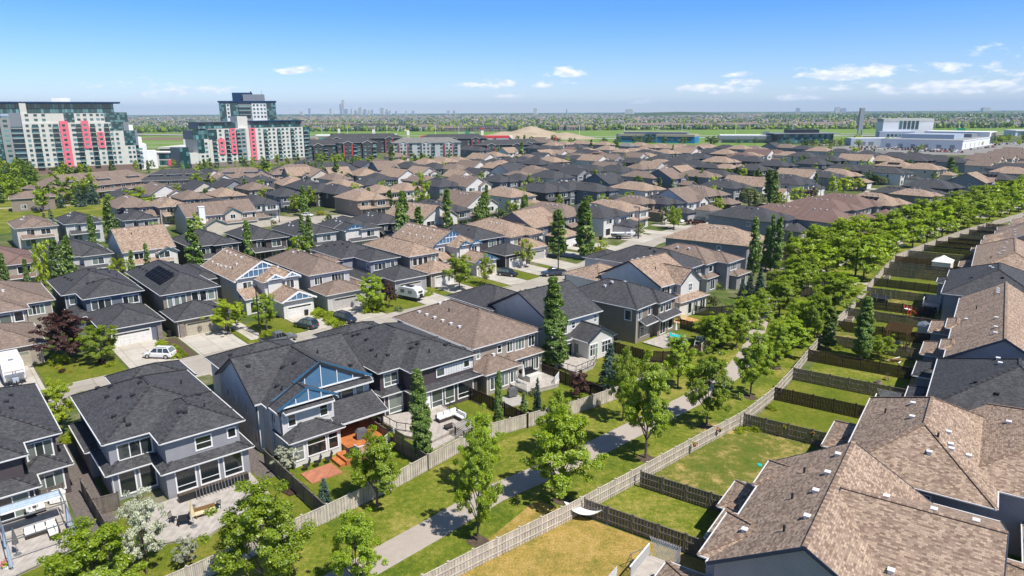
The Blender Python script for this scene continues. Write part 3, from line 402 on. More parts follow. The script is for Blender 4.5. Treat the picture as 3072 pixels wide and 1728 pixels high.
MIDH=[(49.89, 167.6, 'T', 'h', 'g'),(-4.09, 180.05, 'T', 'h', 'w'),(3.55, 193.57, 'T', 's', 'b'),(-28.06, 208.89, 'T', 'f', 'w'),(24.12, 210.65, 'K', 'h', 'w'),(12.36, 213.09, 'B', 'h', 'g'),(70.62, 203.24, 'K', 'h', 'g'),(88.78, 199.0, 'R', 'h', 'g'),(81.68, 207.89, 'R', 'h', 'g'),(-25.32, 222.9, 'K', 'h', 'g'),(32.02, 222.74, 'T', 'h', 'w'),(-15.82, 237.35, 'B', 'f', 'w'),(42.51, 238.52, 'B', 'h', 't'),(50.43, 238.16, 'K', 'h', 'b'),(99.64, 223.2, 'R', 'h', 'g'),(57.82, 245.48, 'B', 's', 'w'),(111.11, 231.63, 'R', 'h', 'g'),(-55.63, 254.76, 'T', 'h', 't'),(-2.07, 262.18, 'T', 'h', 'w'),(122.26, 233.94, 'T', 'h', 'g'),(70.6, 261.68, 'B', 'h', 'd'),(-131.8, 238.57, 'B', 'h', 'g'),(11.71, 277.11, 'K', 'h', 'd'),(31.13, 279.42, 'K', 'h', 'b'),(-69.78, 276.53, 'K', 'h', 'd'),(20.87, 285.12, 'K', 'h', 'b'),(50.52, 281.95, 'T', 'h', 'w'),(-79.09, 283.21, 'K', 'h', 'd'),(148.74, 255.44, 'T', 'h', 't'),(87.85, 286.97, 'K', 'h', 'g'),(145.37, 262.58, 'K', 'h', 'b'),(-31.1, 299.15, 'K', 'h', 'g'),(-19.85, 300.19, 'B', 'f', 'w'),(154.13, 261.08, 'K', 'h', 't'),(-148.0, 266.49, 'K', 'h', 'd'),(-138.89, 273.18, 'B', 'f', 'w'),(-87.13, 294.65, 'K', 'h', 'b'),(100.34, 293.62, 'T', 'f', 'w'),(40.19, 308.65, 'K', 's', 'b'),(-40.47, 318.65, 'B', 'h', 'g'),(118.64, 300.27, 'K', 'h', 'w'),(-97.39, 310.23, 'T', 'h', 't'),(171.18, 283.1, 'K', 'h', 'd'),(18.58, 334.52, 'K', 'h', 'w'),(-63.39, 330.46, 'K', 'h', 'g'),(123.53, 313.21, 'K', 'h', 'w'),(71.36, 329.35, 'B', 's', 'b'),(62.97, 333.58, 'B', 'h', 'g'),(-122.63, 321.48, 'K', 'h', 'b'),(3.48, 345.09, 'B', 'h', 't'),(89.82, 335.65, 'B', 'h', 'g'),(-117.15, 328.02, 'K', 'h', 'w'),(10.95, 348.61, 'B', 'f', 'w'),(-56.53, 345.02, 'T', 'f', 'w'),(-135.36, 325.64, 'T', 'f', 'w'),(99.16, 338.9, 'K', 'h', 'd'),(146.89, 329.39, 'K', 'h', 'g'),(137.04, 333.78, 'T', 'f', 'w'),(84.0, 351.98, 'T', 's', 't'),(-88.07, 351.02, 'T', 's', 'd'),(-74.41, 354.2, 'T', 'h', 'w'),(199.69, 304.38, 'T', 's', 'g'),(-98.34, 351.69, 'T', 'f', 'c'),(-2.4, 366.47, 'K', 's', 'w'),(-109.16, 353.98, 'T', 's', 'g'),(54.69, 367.0, 'K', 'h', 'w'),(156.79, 336.34, 'T', 'h', 'd'),(-191.26, 321.65, 'K', 'h', 'g'),(146.65, 344.93, 'K', 'h', 'd'),(43.41, 372.36, 'K', 'h', 't'),(33.19, 377.77, 'K', 'h', 'd'),(217.73, 316.11, 'K', 'h', 'd'),(25.15, 383.16, 'K', 'h', 'd'),(-31.76, 387.26, 'B', 'h', 'c'),(128.3, 371.0, 'K', 'h', 'd'),(-43.14, 393.09, 'K', 'h', 'b'),(-9.9, 395.76, 'T', 'h', 't'),(-71.69, 390.14, 'B', 's', 'g'),(188.24, 350.42, 'K', 'h', 'w'),(117.36, 381.37, 'T', 'h', 'd'),(110.43, 386.87, 'K', 'h', 'd'),(-23.43, 402.01, 'B', 'f', 'w'),(-58.58, 399.36, 'K', 'h', 'g'),(91.88, 393.37, 'K', 'h', 'd'),(183.54, 363.88, 'K', 'h', 'd'),(175.84, 369.03, 'K', 'h', 'd'),(105.64, 403.0, 'K', 'h', 'd'),(15.17, 421.38, 'K', 'h', 'd'),(246.21, 343.23, 'T', 'h', 'g'),(88.92, 415.56, 'T', 'h', 'd'),(150.92, 399.52, 'K', 'h', 'd'),(-51.87, 426.68, 'T', 'h', 'g'),(218.8, 370.64, 'T', 'h', 'c'),(75.82, 428.53, 'K', 'h', 'd'),(24.89, 442.16, 'T', 'h', 't'),(104.05, 432.43, 'K', 'h', 'd'),(215.0, 390.9, 'T', 'h', 't'),(-43.75, 444.6, 'T', 'h', 'g'),(176.97, 410.34, 'K', 'h', 'b'),(128.22, 430.44, 'T', 'h', 't'),(-125.65, 432.5, 'K', 'h', 'g'),(261.91, 367.41, 'K', 'h', 'g'),(-35.17, 450.44, 'T', 'h', 'g'),(52.71, 449.72, 'T', 'f', 'w'),(96.05, 449.4, 'K', 'h', 'd'),(150.03, 434.96, 'K', 'h', 'd'),(42.94, 460.87, 'K', 'h', 'w'),(33.9, 465.21, 'K', 'h', 'd'),(261.83, 389.72, 'B', 'f', 'c'),(-19.93, 469.91, 'T', 'f', 'w'),(146.35, 448.48, 'K', 'h', 'd'),(68.59, 476.85, 'K', 'h', 'd'),(197.82, 439.41, 'K', 'h', 'd'),(125.44, 468.01, 'K', 'h', 'd'),(216.13, 437.85, 'T', 'f', 'w'),(229.98, 433.42, 'T', 'h', 'd'),(264.97, 418.45, 'K', 'h', 'g'),(279.82, 409.62, 'B', 'f', 'c'),(61.37, 493.14, 'R', 'h', 'g'),(-11.96, 499.95, 'T', 'h', 'g'),(248.91, 435.06, 'K', 'h', 'd'),(22.17, 500.88, 'T', 's', 'g'),(156.67, 476.47, 'R', 'h', 'd'),(-81.99, 498.31, 'B', 'h', 'c'),(265.73, 434.51, 'K', 'h', 'd'),(197.42, 475.07, 'K', 'h', 'w'),(264.01, 447.2, 'K', 'h', 'd'),(288.59, 432.56, 'B', 'f', 'c'),(194.01, 488.8, 'T', 'h', 'w'),(99.78, 519.29, 'K', 'h', 'w'),(176.31, 498.77, 'R', 'f', 'w'),(300.63, 438.29, 'B', 'f', 'c'),(155.15, 509.42, 'T', 'h', 'd'),(189.25, 500.1, 'R', 'h', 'w'),(114.79, 522.34, 'T', 'h', 'g'),(257.51, 469.54, 'K', 'h', 'g'),(270.09, 470.34, 'K', 'h', 'd'),(-3.47, 543.59, 'T', 's', 'w'),(246.84, 486.27, 'K', 'h', 'd'),(132.04, 529.89, 'T', 'f', 'w'),(315.32, 447.51, 'B', 'f', 'c'),(149.12, 528.16, 'K', 'h', 'g'),(59.43, 546.95, 'T', 'h', 'w'),(324.77, 446.68, 'B', 'f', 'c'),(312.06, 461.65, 'B', 'f', 'c'),(260.32, 493.23, 'G', 'h', 'g'),(46.78, 558.36, 'R', 'h', 'g'),(326.35, 455.65, 'B', 'f', 'c'),(147.21, 542.83, 'T', 's', 'g'),(36.91, 564.59, 'K', 'h', 'g'),(244.24, 521.36, 'K', 'h', 'w'),(-27.01, 576.71, 'K', 'h', 'b'),(78.48, 576.26, 'T', 'h', 'c'),(332.99, 479.5, 'B', 'f', 'c'),(340.95, 478.74, 'B', 'f', 'c'),(-35.68, 588.68, 'K', 'h', 'b'),(238.04, 541.34, 'T', 'h', 'c'),(29.48, 592.92, 'K', 'h', 'b'),(355.39, 487.83, 'B', 'f', 'c'),(187.18, 575.43, 'T', 'h', 'g'),(17.87, 606.0, 'K', 'h', 'b'),(198.39, 574.19, 'B', 'h', 'g'),(134.45, 592.82, 'T', 'h', 'g'),(151.41, 590.9, 'B', 'h', 'g'),(179.77, 587.69, 'K', 'h', 'g'),(57.02, 613.75, 'K', 'h', 'g'),(354.3, 504.53, 'B', 'f', 'c'),(120.78, 606.4, 'T', 'h', 'g'),(362.63, 503.69, 'B', 'f', 'c'),(238.16, 573.17, 'K', 'h', 'b'),(145.73, 603.52, 'T', 'h', 'g'),(-5.08, 620.91, 'R', 'h', 'g'),(167.79, 607.12, 'T', 'h', 'g'),(131.51, 617.66, 'T', 'h', 'g'),(232.29, 593.54, 'B', 'h', 'g'),(221.85, 600.83, 'K', 's', 'g'),(104.31, 633.95, 'G', 'h', 'g'),(3.62, 646.05, 'K', 'h', 'g'),(-14.82, 648.27, 'R', 'h', 'w'),(379.67, 532.09, 'B', 'f', 'c'),(117.89, 645.94, 'T', 'h', 'g'),(38.6, 655.66, 'T', 'h', 'w'),(-23.69, 663.31, 'T', 's', 'w'),(87.25, 663.98, 'T', 'h', 'g'),(50.34, 676.04, 'T', 'h', 'g'),(73.8, 680.63, 'T', 'h', 'g'),(67.89, 697.04, 'T', 'h', 'g'),(-40.38, 711.23, 'K', 'h', 'd'),(-8.45, 715.26, 'K', 'h', 'd'),(36.96, 717.58, 'B', 'h', 'g'),(0.75, 722.43, 'K', 'h', 'd'),(-21.87, 725.47, 'K', 'h', 'd'),(-34.33, 735.78, 'K', 'h', 'd'),(18.58, 746.34, 'B', 'h', 't'),(31.89, 753.66, 'B', 'f', 'w')]
LOT=[(331.7, 687.6),(336.5, 689.2),(341.4, 689.7),(345.6, 692.8),(350.6, 693.1),(355.9, 695.1),(360.6, 696.7),(365.2, 697.6),(370.0, 700.6),(374.8, 701.9),(379.8, 702.1),(322.1, 654.6),(326.2, 655.0),(331.0, 657.5),(335.4, 659.9),(339.9, 661.6),(344.1, 663.0),(348.7, 664.8),(353.6, 664.8),(357.6, 666.7),(362.8, 668.7),(372.4, 686.9),(374.2, 684.5),(375.9, 682.4),(377.9, 680.5),(379.8, 678.0),(381.7, 675.6),(383.3, 671.4),(385.2, 670.6),(387.0, 667.3),(388.6, 664.2),(390.4, 662.5),(379.1, 719.3),(386.1, 720.5),(392.0, 719.4),(358.5, 655.5),(360.2, 654.6),(362.5, 651.0),(364.1, 648.8),(365.9, 647.3),(367.8, 646.4),(369.3, 644.4),(370.9, 640.4),(372.8, 638.2),(374.2, 636.9),(376.3, 634.4),(386.6, 654.2),(388.3, 651.2),(390.3, 646.9),(391.5, 644.1),(393.2, 641.1),(394.6, 638.1),(396.4, 634.9),(397.5, 632.3),(398.8, 628.5),(400.8, 626.0),(363.6, 625.1),(365.6, 624.3),(367.3, 622.4),(369.9, 619.3),(371.9, 618.2),(374.0, 616.0),(376.0, 614.8),(377.5, 611.5),(380.0, 611.4),(381.7, 608.5),(383.9, 606.4),(385.7, 604.5),(387.6, 603.2),(424.8, 649.4),(432.2, 654.5),(439.3, 661.9),(446.4, 666.9),(454.2, 673.0),(461.3, 679.7),(469.5, 685.4),(477.0, 692.3),(497.0, 722.8),(506.0, 729.4),(514.7, 737.6),(524.5, 744.6),(533.5, 751.5),(543.5, 759.4),(553.6, 768.6),(563.3, 775.5),(325.3, 742.2),(330.2, 742.7),(334.5, 743.8),(339.9, 744.8),(344.5, 746.3),(349.4, 747.4),(354.8, 748.0),(359.0, 750.7)]
PT={'sofa': (-7.21, 74.87, 0.6), 'coffee': (-7.29, 73.59, 0.6), 'umb1': (-28.48, 54.41, 0.3), 'bench': (-28.2, 56.22, 0.3), 'firetable': (-29.57, 54.97, 0.3), 'chair1': (-27.56, 57.23, 0.3), 'hottub': (2.47, 88.6, 0.5), 'umb2': (1.44, 86.57, 0.5), 'bbq': (-0.02, 83.44, 0.2), 'hammock': (6.52, 55.75, 0), 'swing': (9.97, 48.68, 0), 'ttable': (26.31, 105.5, 0.3), 'umb3': (26.75, 107.61, 0.3), 'gazebo': (99.99, 156.43, 0), 'pergola': (60.89, 103.52, 0), 'dining': (60.52, 102.29, 0.2), 'tramp': (71.71, 129.71, 0), 'slide': (70.99, 118.51, 0), 'planter1': (82.65, 147.89, 0), 'planter2': (59.56, 116.6, 0), 'covered': (29.93, 116.46, 0.3), 'fris1': (25.82, 65.42, 0), 'fris2': (25.25, 63.4, 0), 'shed': (67.27, 107.58, 0), 'lumber': (56.34, 95.88, 0), 'firebowl': (49.69, 87.55, 0), 'chairred': (50.57, 88.14, 0), 'dog': (25.82, 65.42, 0), 'playset': (-18.09, 63.78, 0), 'a0gaz': (-39.28, 51.66, 0.3), 'a0table': (-41.47, 50.47, 0.3), 'a0sofa': (-39.98, 53.71, 0.3), 'a0bbq': (-43.11, 58.42, 0.4), 'patiochairs': (-20.59, 65.43, 0.2), 'bbqcov': (-16.8, 70.44, 0.8), 'firetab2': (-16.96, 66.71, 0.8), 'pot1': (-41.17, 48.81, 0), 'bin1': (-37.79, 121.67, 0), 'bin2': (-37.93, 124.86, 0), 'bin3': (7.89, 173.6, 0), 'bin4': (25.67, 196.73, 0), 'bin5': (-57.09, 109.46, 0)}
SHR={'shrub_y': [(-34.64, 120.3, 2.75), (-32.72, 117.7, 2.2), (-31.34, 115.62, 2.4), (-29.86, 114.0, 2.36), (-35.87, 122.09, 2.29), (-40.63, 108.54, 2.09), (-39.5, 109.24, 2.09), (-17.66, 134.48, 1.9), (-16.81, 135.54, 1.64), (-18.5, 135.57, 1.64), (55.32, 111.1, 1.74), (32.12, 210.77, 2.56), (33.39, 210.73, 2.56), (32.53, 211.71, 2.31), (33.57, 210.15, 1.79), (-69.64, 250.56, 2.93)], 'shrub_g': [(-55.96, 104.63, 2.14), (-53.52, 102.29, 1.15), (-52.59, 102.6, 1.38), (-52.48, 101.01, 1.37), (-51.55, 101.31, 1.14), (-50.96, 99.13, 1.45), (-50.16, 99.91, 1.12), (-53.92, 104.26, 0.94), (-66.95, 96.7, 2.59), (-69.13, 98.5, 1.93), (-50.58, 71.8, 1.69), (26.19, 73.15, 1.13), (27.23, 73.65, 0.95), (28.24, 73.47, 1.15), (32.13, 79.33, 1.25), (42.24, 139.97, 2.63), (41.42, 141.17, 2.35), (43.22, 139.37, 2.33), (-59.33, 95.72, 1.58), (50.77, 101.71, 1.14), (-26.27, 123.72, 3.8), (-24.72, 123.69, 2.78), (-37.78, 195.82, 4.55)], 'shrub_p': [(-64.71, 93.3, 1.02), (-61.29, 97.2, 1.38), (-60.43, 96.6, 1.14), (58.39, 224.71, 3.07), (60.06, 223.8, 3.06), (61.85, 225.46, 2.53), (-79.59, 229.83, 1.61)], 'shrub_yy': [(-66.24, 94.87, 1.04), (-63.85, 93.29, 1.02), (-69.3, 249.59, 3.42), (23.14, 179.52, 2.53)], 'shrub_o': [(-21.31, 124.09, 1.76), (37.7, 127.75, 3.73), (36.51, 128.26, 2.4), (2.72, 84.19, 1.63)]}
# ---------------------------------------------------------------- near houses
def roofz(blocks,x,y):
    best=0
    for b in blocks:
        x0,x1,y0,y1,e,ty=b[:6]; o=b[6] if len(b)>6 and b[6] is not None else .5; p=b[7] if len(b)>7 and b[7] is not None else .42
        X0,X1,Y0,Y1=x0-o,x1+o,y0-o,y1+o
        if not (X0<=x<=X1 and Y0<=y<=Y1): continue
        if ty=='h': z=e+min(x-X0,X1-x,y-Y0,Y1-y)*p
        elif ty=='x': z=e+min(y-Y0,Y1-y)*p
        elif ty=='y': z=e+min(x-X0,X1-x)*p
        elif ty=='s': z=e+(y-Y0)*p
        else: z=e
        best=max(best,z)
    return best
def HS(label,s0,t0,blocks,ang=41,org=None,**kw):
    """blocks, windows, etc. in street coordinates (s along the row, t across it)"""
    a=kw.pop('frame_ang',41)
    sb=[(b[0]-s0,b[1]-s0,b[2]-t0,b[3]-t0)+tuple(b[4:]) for b in blocks]
    for k in ('wins','doors'):
        if k in kw: kw[k]=[(w[0],w[1]-s0,w[2]-t0)+tuple(w[3:]) for w in kw[k]]
    if 'doors' in kw: kw['doors']=[tuple(d) for d in kw['doors']]
    if 'garages' in kw: kw['garages']=[(g[0]-s0,g[1]-t0)+tuple(g[2:]) for g in kw['garages']]
    if 'vents' in kw: kw['vents']=[(v[0]-s0,v[1]-t0,roofz(sb,v[0]-s0,v[1]-t0)+.04,v[2],0) for v in kw['vents']]
    return house('house',org or world(s0,t0,a),ang if ang!=41 else a,sb,label=label,**kw)
def gable_glass(root,x0,x1,y,z,apex,bars,frame='white_trim',barge='trim_blue',gl='glass_blue',slats=False,bw=.3,glassed=True,cl=0):
    """glazed, barred gable end standing in a front gable"""
    xm=(x0+x1)/2; gm=MB(); g=MB(); h=apex-z
    ca=cl*(apex-z)/(xm-x0); gm.bar((x0-.3+cl,y-.1,z-.1+ca),(xm,y-.1,apex+.02),.08,bw,barge); gm.bar((x1+.3,y-.1,z-.1),(xm,y-.1,apex+.02),.08,bw,barge)
    gm.bar((x0+cl,y-.06,z+.05),(x1,y-.06,z+.05),.1,.14,frame)
    i0,i1=x0+.25,x1-.25
    for k in range(1,bars+1):
        x=i0+(i1-i0)*k/(bars+1); zt=z+h*(1-abs(x-xm)/((x1-x0)/2))
        if zt-z>.3 and x>x0+cl*.8: gm.bar((x,y-.07,z+.1),(x,y-.07,zt-.1),.09,.13,frame,up=(0,1,0))
    if slats: gm.bar((x0+(xm-x0)*.55,y-.08,z+h*.5),(x1-(x1-xm)*.55,y-.08,z+h*.5),.08,.16,frame)
    g.face([(x0+.1,y-.02,z+.05),(x1-.1,y-.02,z+.05),(xm,y-.02,apex-.15)],gl)
    gt=gm.obj('gable_trim',root,uv=False); 
    if glassed: g.obj('pane',gt,uv=False)
W='white_trim'
# --- row along the path, left to right
A0=HS('dark plum house with charcoal roof at lower left beside the deck with blue canopies',-6,71,
 [(-6,6.8,76.1,92,5.9,'h'),(-6,3.7,72.9,80,5.9,'h'),(-6,4.2,71.6,76,3.1,'h',.45),(3.5,7.2,74.4,79,3.1,'h',.45)],roof='K',wall='p',
 wins=[('f',4.4,76.1,3.7,2.0,1.6,3),('f',4.5,74.4,.7,2.2,2.0,3),('f',-2.6,71.6,.6,2.6,2.1,3),('f',1.2,71.6,.6,2.4,2.1,2),('f',-3.5,72.9,3.9,2.4,1.2,2)],
 vents=[(3,80,'d'),(4,84,'d'),(4.2,82,'d'),(1,86,'d'),(4.6,86.5,'d'),(2.6,78,'d')])
A1=HS('light grey house with large charcoal hip roof behind the white blossoming tree',10,66,
 [(10.2,21.3,70.4,85,5.9,'h'),(14.3,21.3,67,76,5.9,'h'),(9.9,14.2,69.5,75,3.1,'h',.45),(13.9,21.8,66.3,71,3.1,'h',.45),(9.3,11,76,84,3.1,'h',.35),(14.5,21.9,84,90,5.6,'h')],roof='K',wall='u',
 wins=[('f',11.0,70.4,3.7,2.9,1.5,3),('f',17.1,67,4.0,1.4,1.2,1,.5),('f',20.2,67,4.3,.7,.9,1),('f',14.8,66.3,.6,1.7,2.1,1,.25),('f',17.0,66.3,.6,1.7,2.1,1,.25),('f',19.3,66.3,.6,1.7,2.1,1,.25),('f',10.6,69.5,.5,1.3,2.2,1),('f',12.4,69.5,.5,1.3,2.2,1),('l',10.2,76,4.2,.8,1)],
 vents=[(12,83,'d'),(13,81.5,'d'),(12.2,79.5,'d'),(13,77.5,'d'),(14,76,'d'),(11.7,74,'d'),(12.2,71.9,'p'),(12.4,71.4,'d'),(15.2,78,'d'),(15.6,79,'d'),(16.7,69.8,'d'),(17.1,69.4,'d'),(19,69.5,'p'),(19.8,74,'d'),(16.2,82.5,'d'),(19.2,78,'p')])
def a2x(root):
    gable_glass(root,25.0-24,37.0-24,2.12,6.35,9.35,5,bw=.3,cl=3.1)
    gable_glass(root,25.2-24,31.4-24,-.38,6.3,7.9,3,bw=.26)
    # porch posts and lattice screen
    pm=MB()
    pm.box(12.5,12.7,-1.2,-1.0,0,3,'dark_trim'); pm.obj('porch_post',root,uv=False)
    pm=MB(); pm.box(7.1,7.3,-1.2,-1.0,0,3,'white_trim'); pm.obj('porch_post',root,uv=False)
    sm=MB()
    for k in range(11): sm.box(12.55,12.62,-1.0,1.8,.9+k*.19,1.0+k*.19,'fence_red')
    sm.obj('slat_screen',root,uv=True)
    cm=MB()
    for y in (4.0,-1.83): pass
    cm.box(-.06+.3,.1+.3,3.94,4.06,0,5.7,'trim_navy'); cm.obj('corner_trim',root,uv=False); cm=MB(); cm.box(1.2,1.36,-.06+0,.04,3.3,5.7,'trim_navy'); cm.obj('corner_trim',root,uv=False)
A2=HS('white sided house with charcoal gable roof and blue glazed front gables above an orange deck',24,66,
 [(24.3,37.2,70,81.2,5.9,'x',.5,.6),(25.0,37.0,68.3,76,5.9,'y',.3,.56),(25.3,31.3,66,70,5.9,'y',.4,.56),(25.5,31.0,64.2,69,3.1,'h',.4,.42),(31.2,36.9,65,68.3,3.05,'s',.4,.36,None,2.9),(26,36.5,81,90,5.2,'h'),(31.0,36.8,67.75,68.3,5.8,'s',.35,.4,None,5.6),(25.8,30.8,65.6,66,5.8,'s',.35,.4,None,5.6)],roof='K',wall='w',fr='dark_trim',
 wins=[('f',31.9,68.3,3.9,3.0,1.3,2),('f',35.3,68.3,4.0,.9,1.2,1),('f',26.1,66,4.0,.75,1.2,1,.6),('f',29.7,66,4.1,.8,1.2,1,.6),('f',25.9,64.2,.8,.8,1.6,1,.6),('f',27.2,64.2,.9,2.0,1.7,1,.7),('f',29.6,64.2,.9,1.0,1.7,1,.7),('l',24.3,79,3.9,.7,1.0,2),('l',24.3,76.6,3.8,.5,1.0,1),('l',24.3,73.4,3.7,.5,1.0,1),('l',24.3,71.2,.9,.7,1.5,1),('l',25.3,68.3,4,.8,1.1,2),('f',32,68.3,.6,3.4,1.9,3)],
 vents=[(26,77.5,'d'),(29.5,77.5,'d'),(33.5,77.5,'d'),(25.3,74,'d'),(27.5,86.5,'d'),(28.3,84,'d'),(28.6,72.5,'d'),(29.6,71.5,'d'),(36.2,71,'d'),(26.8,68.7,'p'),(26.8,70,'d'),(33.4,73.6,'p')],extra=a2x)
A3=HS('dark brown house with charcoal hip roof and sofa deck behind the columnar poplar',39,66,
 [(39,51.3,69.2,84,5.9,'h'),(42,51.3,66.8,75,5.9,'h'),(38.9,42.3,68.5,73,3.1,'h',.4),(42.1,51.5,66.2,70.5,3.1,'h',.45),(41,50,83,90,5.0,'h'),(46,51.25,66.74,68,5.6,'f',0,0,'batten_w',4.0)],roof='K',wall='p',
 wins=[('f',39.6,69.2,3.8,1.8,1.5,2,.3),('f',42.5,66.8,4.2,.8,1.0,1),('f',45.6,66.74,4.2,1.1,.9,1),('f',49.8,66.74,4.4,.8,.8,1),('f',39.7,68.5,.5,1.8,2.2,1,.25),('f',44.4,66.2,.6,1.5,2.2,1,.3),('f',46.4,66.2,.6,1.3,2.2,1,.3),('f',48.4,66.2,.7,2.3,2.1,1,.25)],
 doors=[('f',42.5,66.2,1.6,2.3,'white_trim',.3)],
 vents=[(41.5,80,'d'),(42,79.5,'d'),(41.8,77,'d'),(43.6,79,'d'),(40.8,74,'d'),(40.3,72,'p'),(41.3,71,'d'),(44.5,70.6,'d'),(45.4,70.5,'d'),(48.6,69,'d'),(49.3,69.3,'d'),(45.8,68.5,'p')])
A4=HS('beige sided house with large brown hip roof and hot tub deck',52.5,66,
 [(52.7,64.4,68.5,87.2,5.9,'h',.5,.46),(52.5,58,65.6,70.5,3.1,'h',.45,.5),(57.9,64.2,67.4,70.5,3.1,'h',.4),(55,63,86,91,3.2,'h')],roof='B',wall='n',
 wins=[('f',53.2,68.5,4.2,.5,1.1,1),('f',56.9,68.5,4.2,.6,1.0,1,.5),('f',58.6,68.5,3.9,.9,1.4,2),('f',60.1,68.5,3.8,1.6,1.5,3),('f',62.6,68.5,3.8,1.0,1.5,2),('f',53.2,65.6,.7,3.0,1.6,5),('f',56.7,65.6,.8,.9,1.5,2),('f',60.4,67.4,.7,1.0,1.7,2),('f',62.1,67.4,.7,1.3,1.7,3)],
 vents=[(54.6,84,'w'),(54.6,82,'w'),(54.6,80,'w'),(54.6,78,'w'),(54.6,76,'w'),(54.6,74,'w'),(56.5,79,'p'),(58.8,85.6,'w'),(57.6,85.6,'w'),(58.4,82.5,'w'),(57.2,82.3,'w'),(55.5,67.7,'w')])
def a5x(root):
    cm=MB(); cm.bar((3.6,-4.6,4.3),(6.6,-4.6,6.1),.06,.08,'white_trim'); 
    for k in range(5): cm.box(4.0+k*1.1,4.05+k*1.1,-4.66,-4.6,3.2,3.9+(2-abs(k-2))*.5,'white_trim')
    cm.obj('gable_trim',root,uv=False)
A5=HS('white house with charcoal gable roof and glazed white sunroom beside the wide poplar',68,70,
 [(67.9,78.3,69.4,83.2,5.9,'x',.5,.47),(71.7,77.2,65.4,70,3.2,'y',.45,.55),(67.5,77,82.5,94,5.3,'h'),(70,77.3,68.5,70,3.1,'s',.3,.4)],roof='K',wall='w',fr='trim_navy',
 wins=[('f',70.3,69.4,3.7,.9,1.5,2),('f',72.3,69.4,4.2,.6,.9,1,.5),('f',77.2,69.4,4.2,.6,1.1,1,.5),('f',72.1,65.4,.8,1.6,1.7,3,.65),('f',74.7,65.4,.8,1.9,1.7,3,.65),('f',70.3,68.5,.4,1.1,1.9,1)],
 vents=[(70,77.2,'d'),(72.5,77.2,'d'),(75.5,77.2,'d'),(69.5,78,'p')],doors=[('l',71.7,68.3,1.1,2.1,'glass',.3)])
A6=house('house',world(83.3,66),48,[(0,10.8,0,14.5,5.9,'h',.5,.43),(5.5,10.8,-.8,6,5.88,'h',.45,.43),(1.1,4.6,-1.1,0,3.2,'s',.3,.5,None,3.1),(4.9,10.9,-1.7,-.8,3.2,'s',.4,.5,None,3.1)],roof='K',wall='t',label='taupe stucco house with charcoal hip roof beside the patio with the turquoise table',
 wins=[('f',.7,0,3.9,.9,1.3,2),('f',3.6,0,4.1,.6,1.1,1),('f',6,-.8,4.1,.9,1.0,1),('f',7.8,-.8,4.0,1.7,1.2,2),('f',1.4,0,.9,2.3,1.5,2),('f',6.3,-.8,.3,1.6,2.1,2),('f',9,-.8,.6,1.2,1.7,1),('l',0,2,3.8,1.1,1.5,1),('l',0,8.5,1.2,.7,1.2,1)],
 vents=[(5.3,5.6,7.4+.9,'w',0),(4.2,7.5,8.2,'w',0),(3.2,8.2,7.6,'w',0)])
A7=HS('tan roofed house with steep white front gable and long shaded side gable',97.5,70.5,
 [(97.7,108,72.4,86.2,5.9,'x',.5,.48),(101.8,107.5,70.8,80,5.9,'y',.4,.75),(97,106.5,86,95,4.6,'h',.5,.4),(100,108.3,69.6,73,3.1,'h',.4)],roof='T',wall='w',fr='trim_navy',ang=41,
 wins=[('f',98.4,72.4,4.1,2.2,1.3,3),('f',104.2,70.8,4.3,.9,1.2,2,.5),('f',102.6,69.6,.5,1.0,1.9,1),('f',104.2,69.6,.5,1.3,1.9,2),('f',106.3,69.6,.5,1.5,1.9,2),('l',101.8,72.3,4.2,.8,1.1,1)],
 vents=[(99,79.8,'w'),(100.6,79.8,'w'),(102.4,79.8,'w'),(104.5,79.8,'w'),(101,76,'p')])
A8=house('house',world(109.8,77.2),47,[(0,11.3,0,19,5.9,'h',.5,.45),(2,9,18,24,5.2,'h')],roof='K',wall='w',label='pale sided house with tall charcoal hip roof behind the tan steep gable house',wins=[('f',6.5,0,4,3,1.3,4),('f',1,0,4,2,1.3,2)],vents=[(4.3,8,8.1,'d',0),(5,9.5,8.4,'d',0)])
A9=house('house',world(119.5,77.5),46,[(0,10.5,0,15,5.9,'h'),(4.2,10.3,-2.6,6,5.9,'h'),(-.6,4,-.8,4,3.1,'h',.4),(6,11.2,-4,0,3.1,'h',.4)],roof='B',wall='g',label='grey and taupe house with brown hip roofs beside the tall cluster of poplars',wins=[('f',5.8,-2.6,4,2.6,1.3,3),('f',1.5,0,4,1.3,1.2,1),('f',1,-.8,.5,1.6,1.8,2),('f',7.8,-4,.5,2,1.9,2)],vents=[(3.5,6,7.8,'w',0),(7.6,1.2,7.3,'w',0),(3.2,8.5,7.8,'w',0)],)
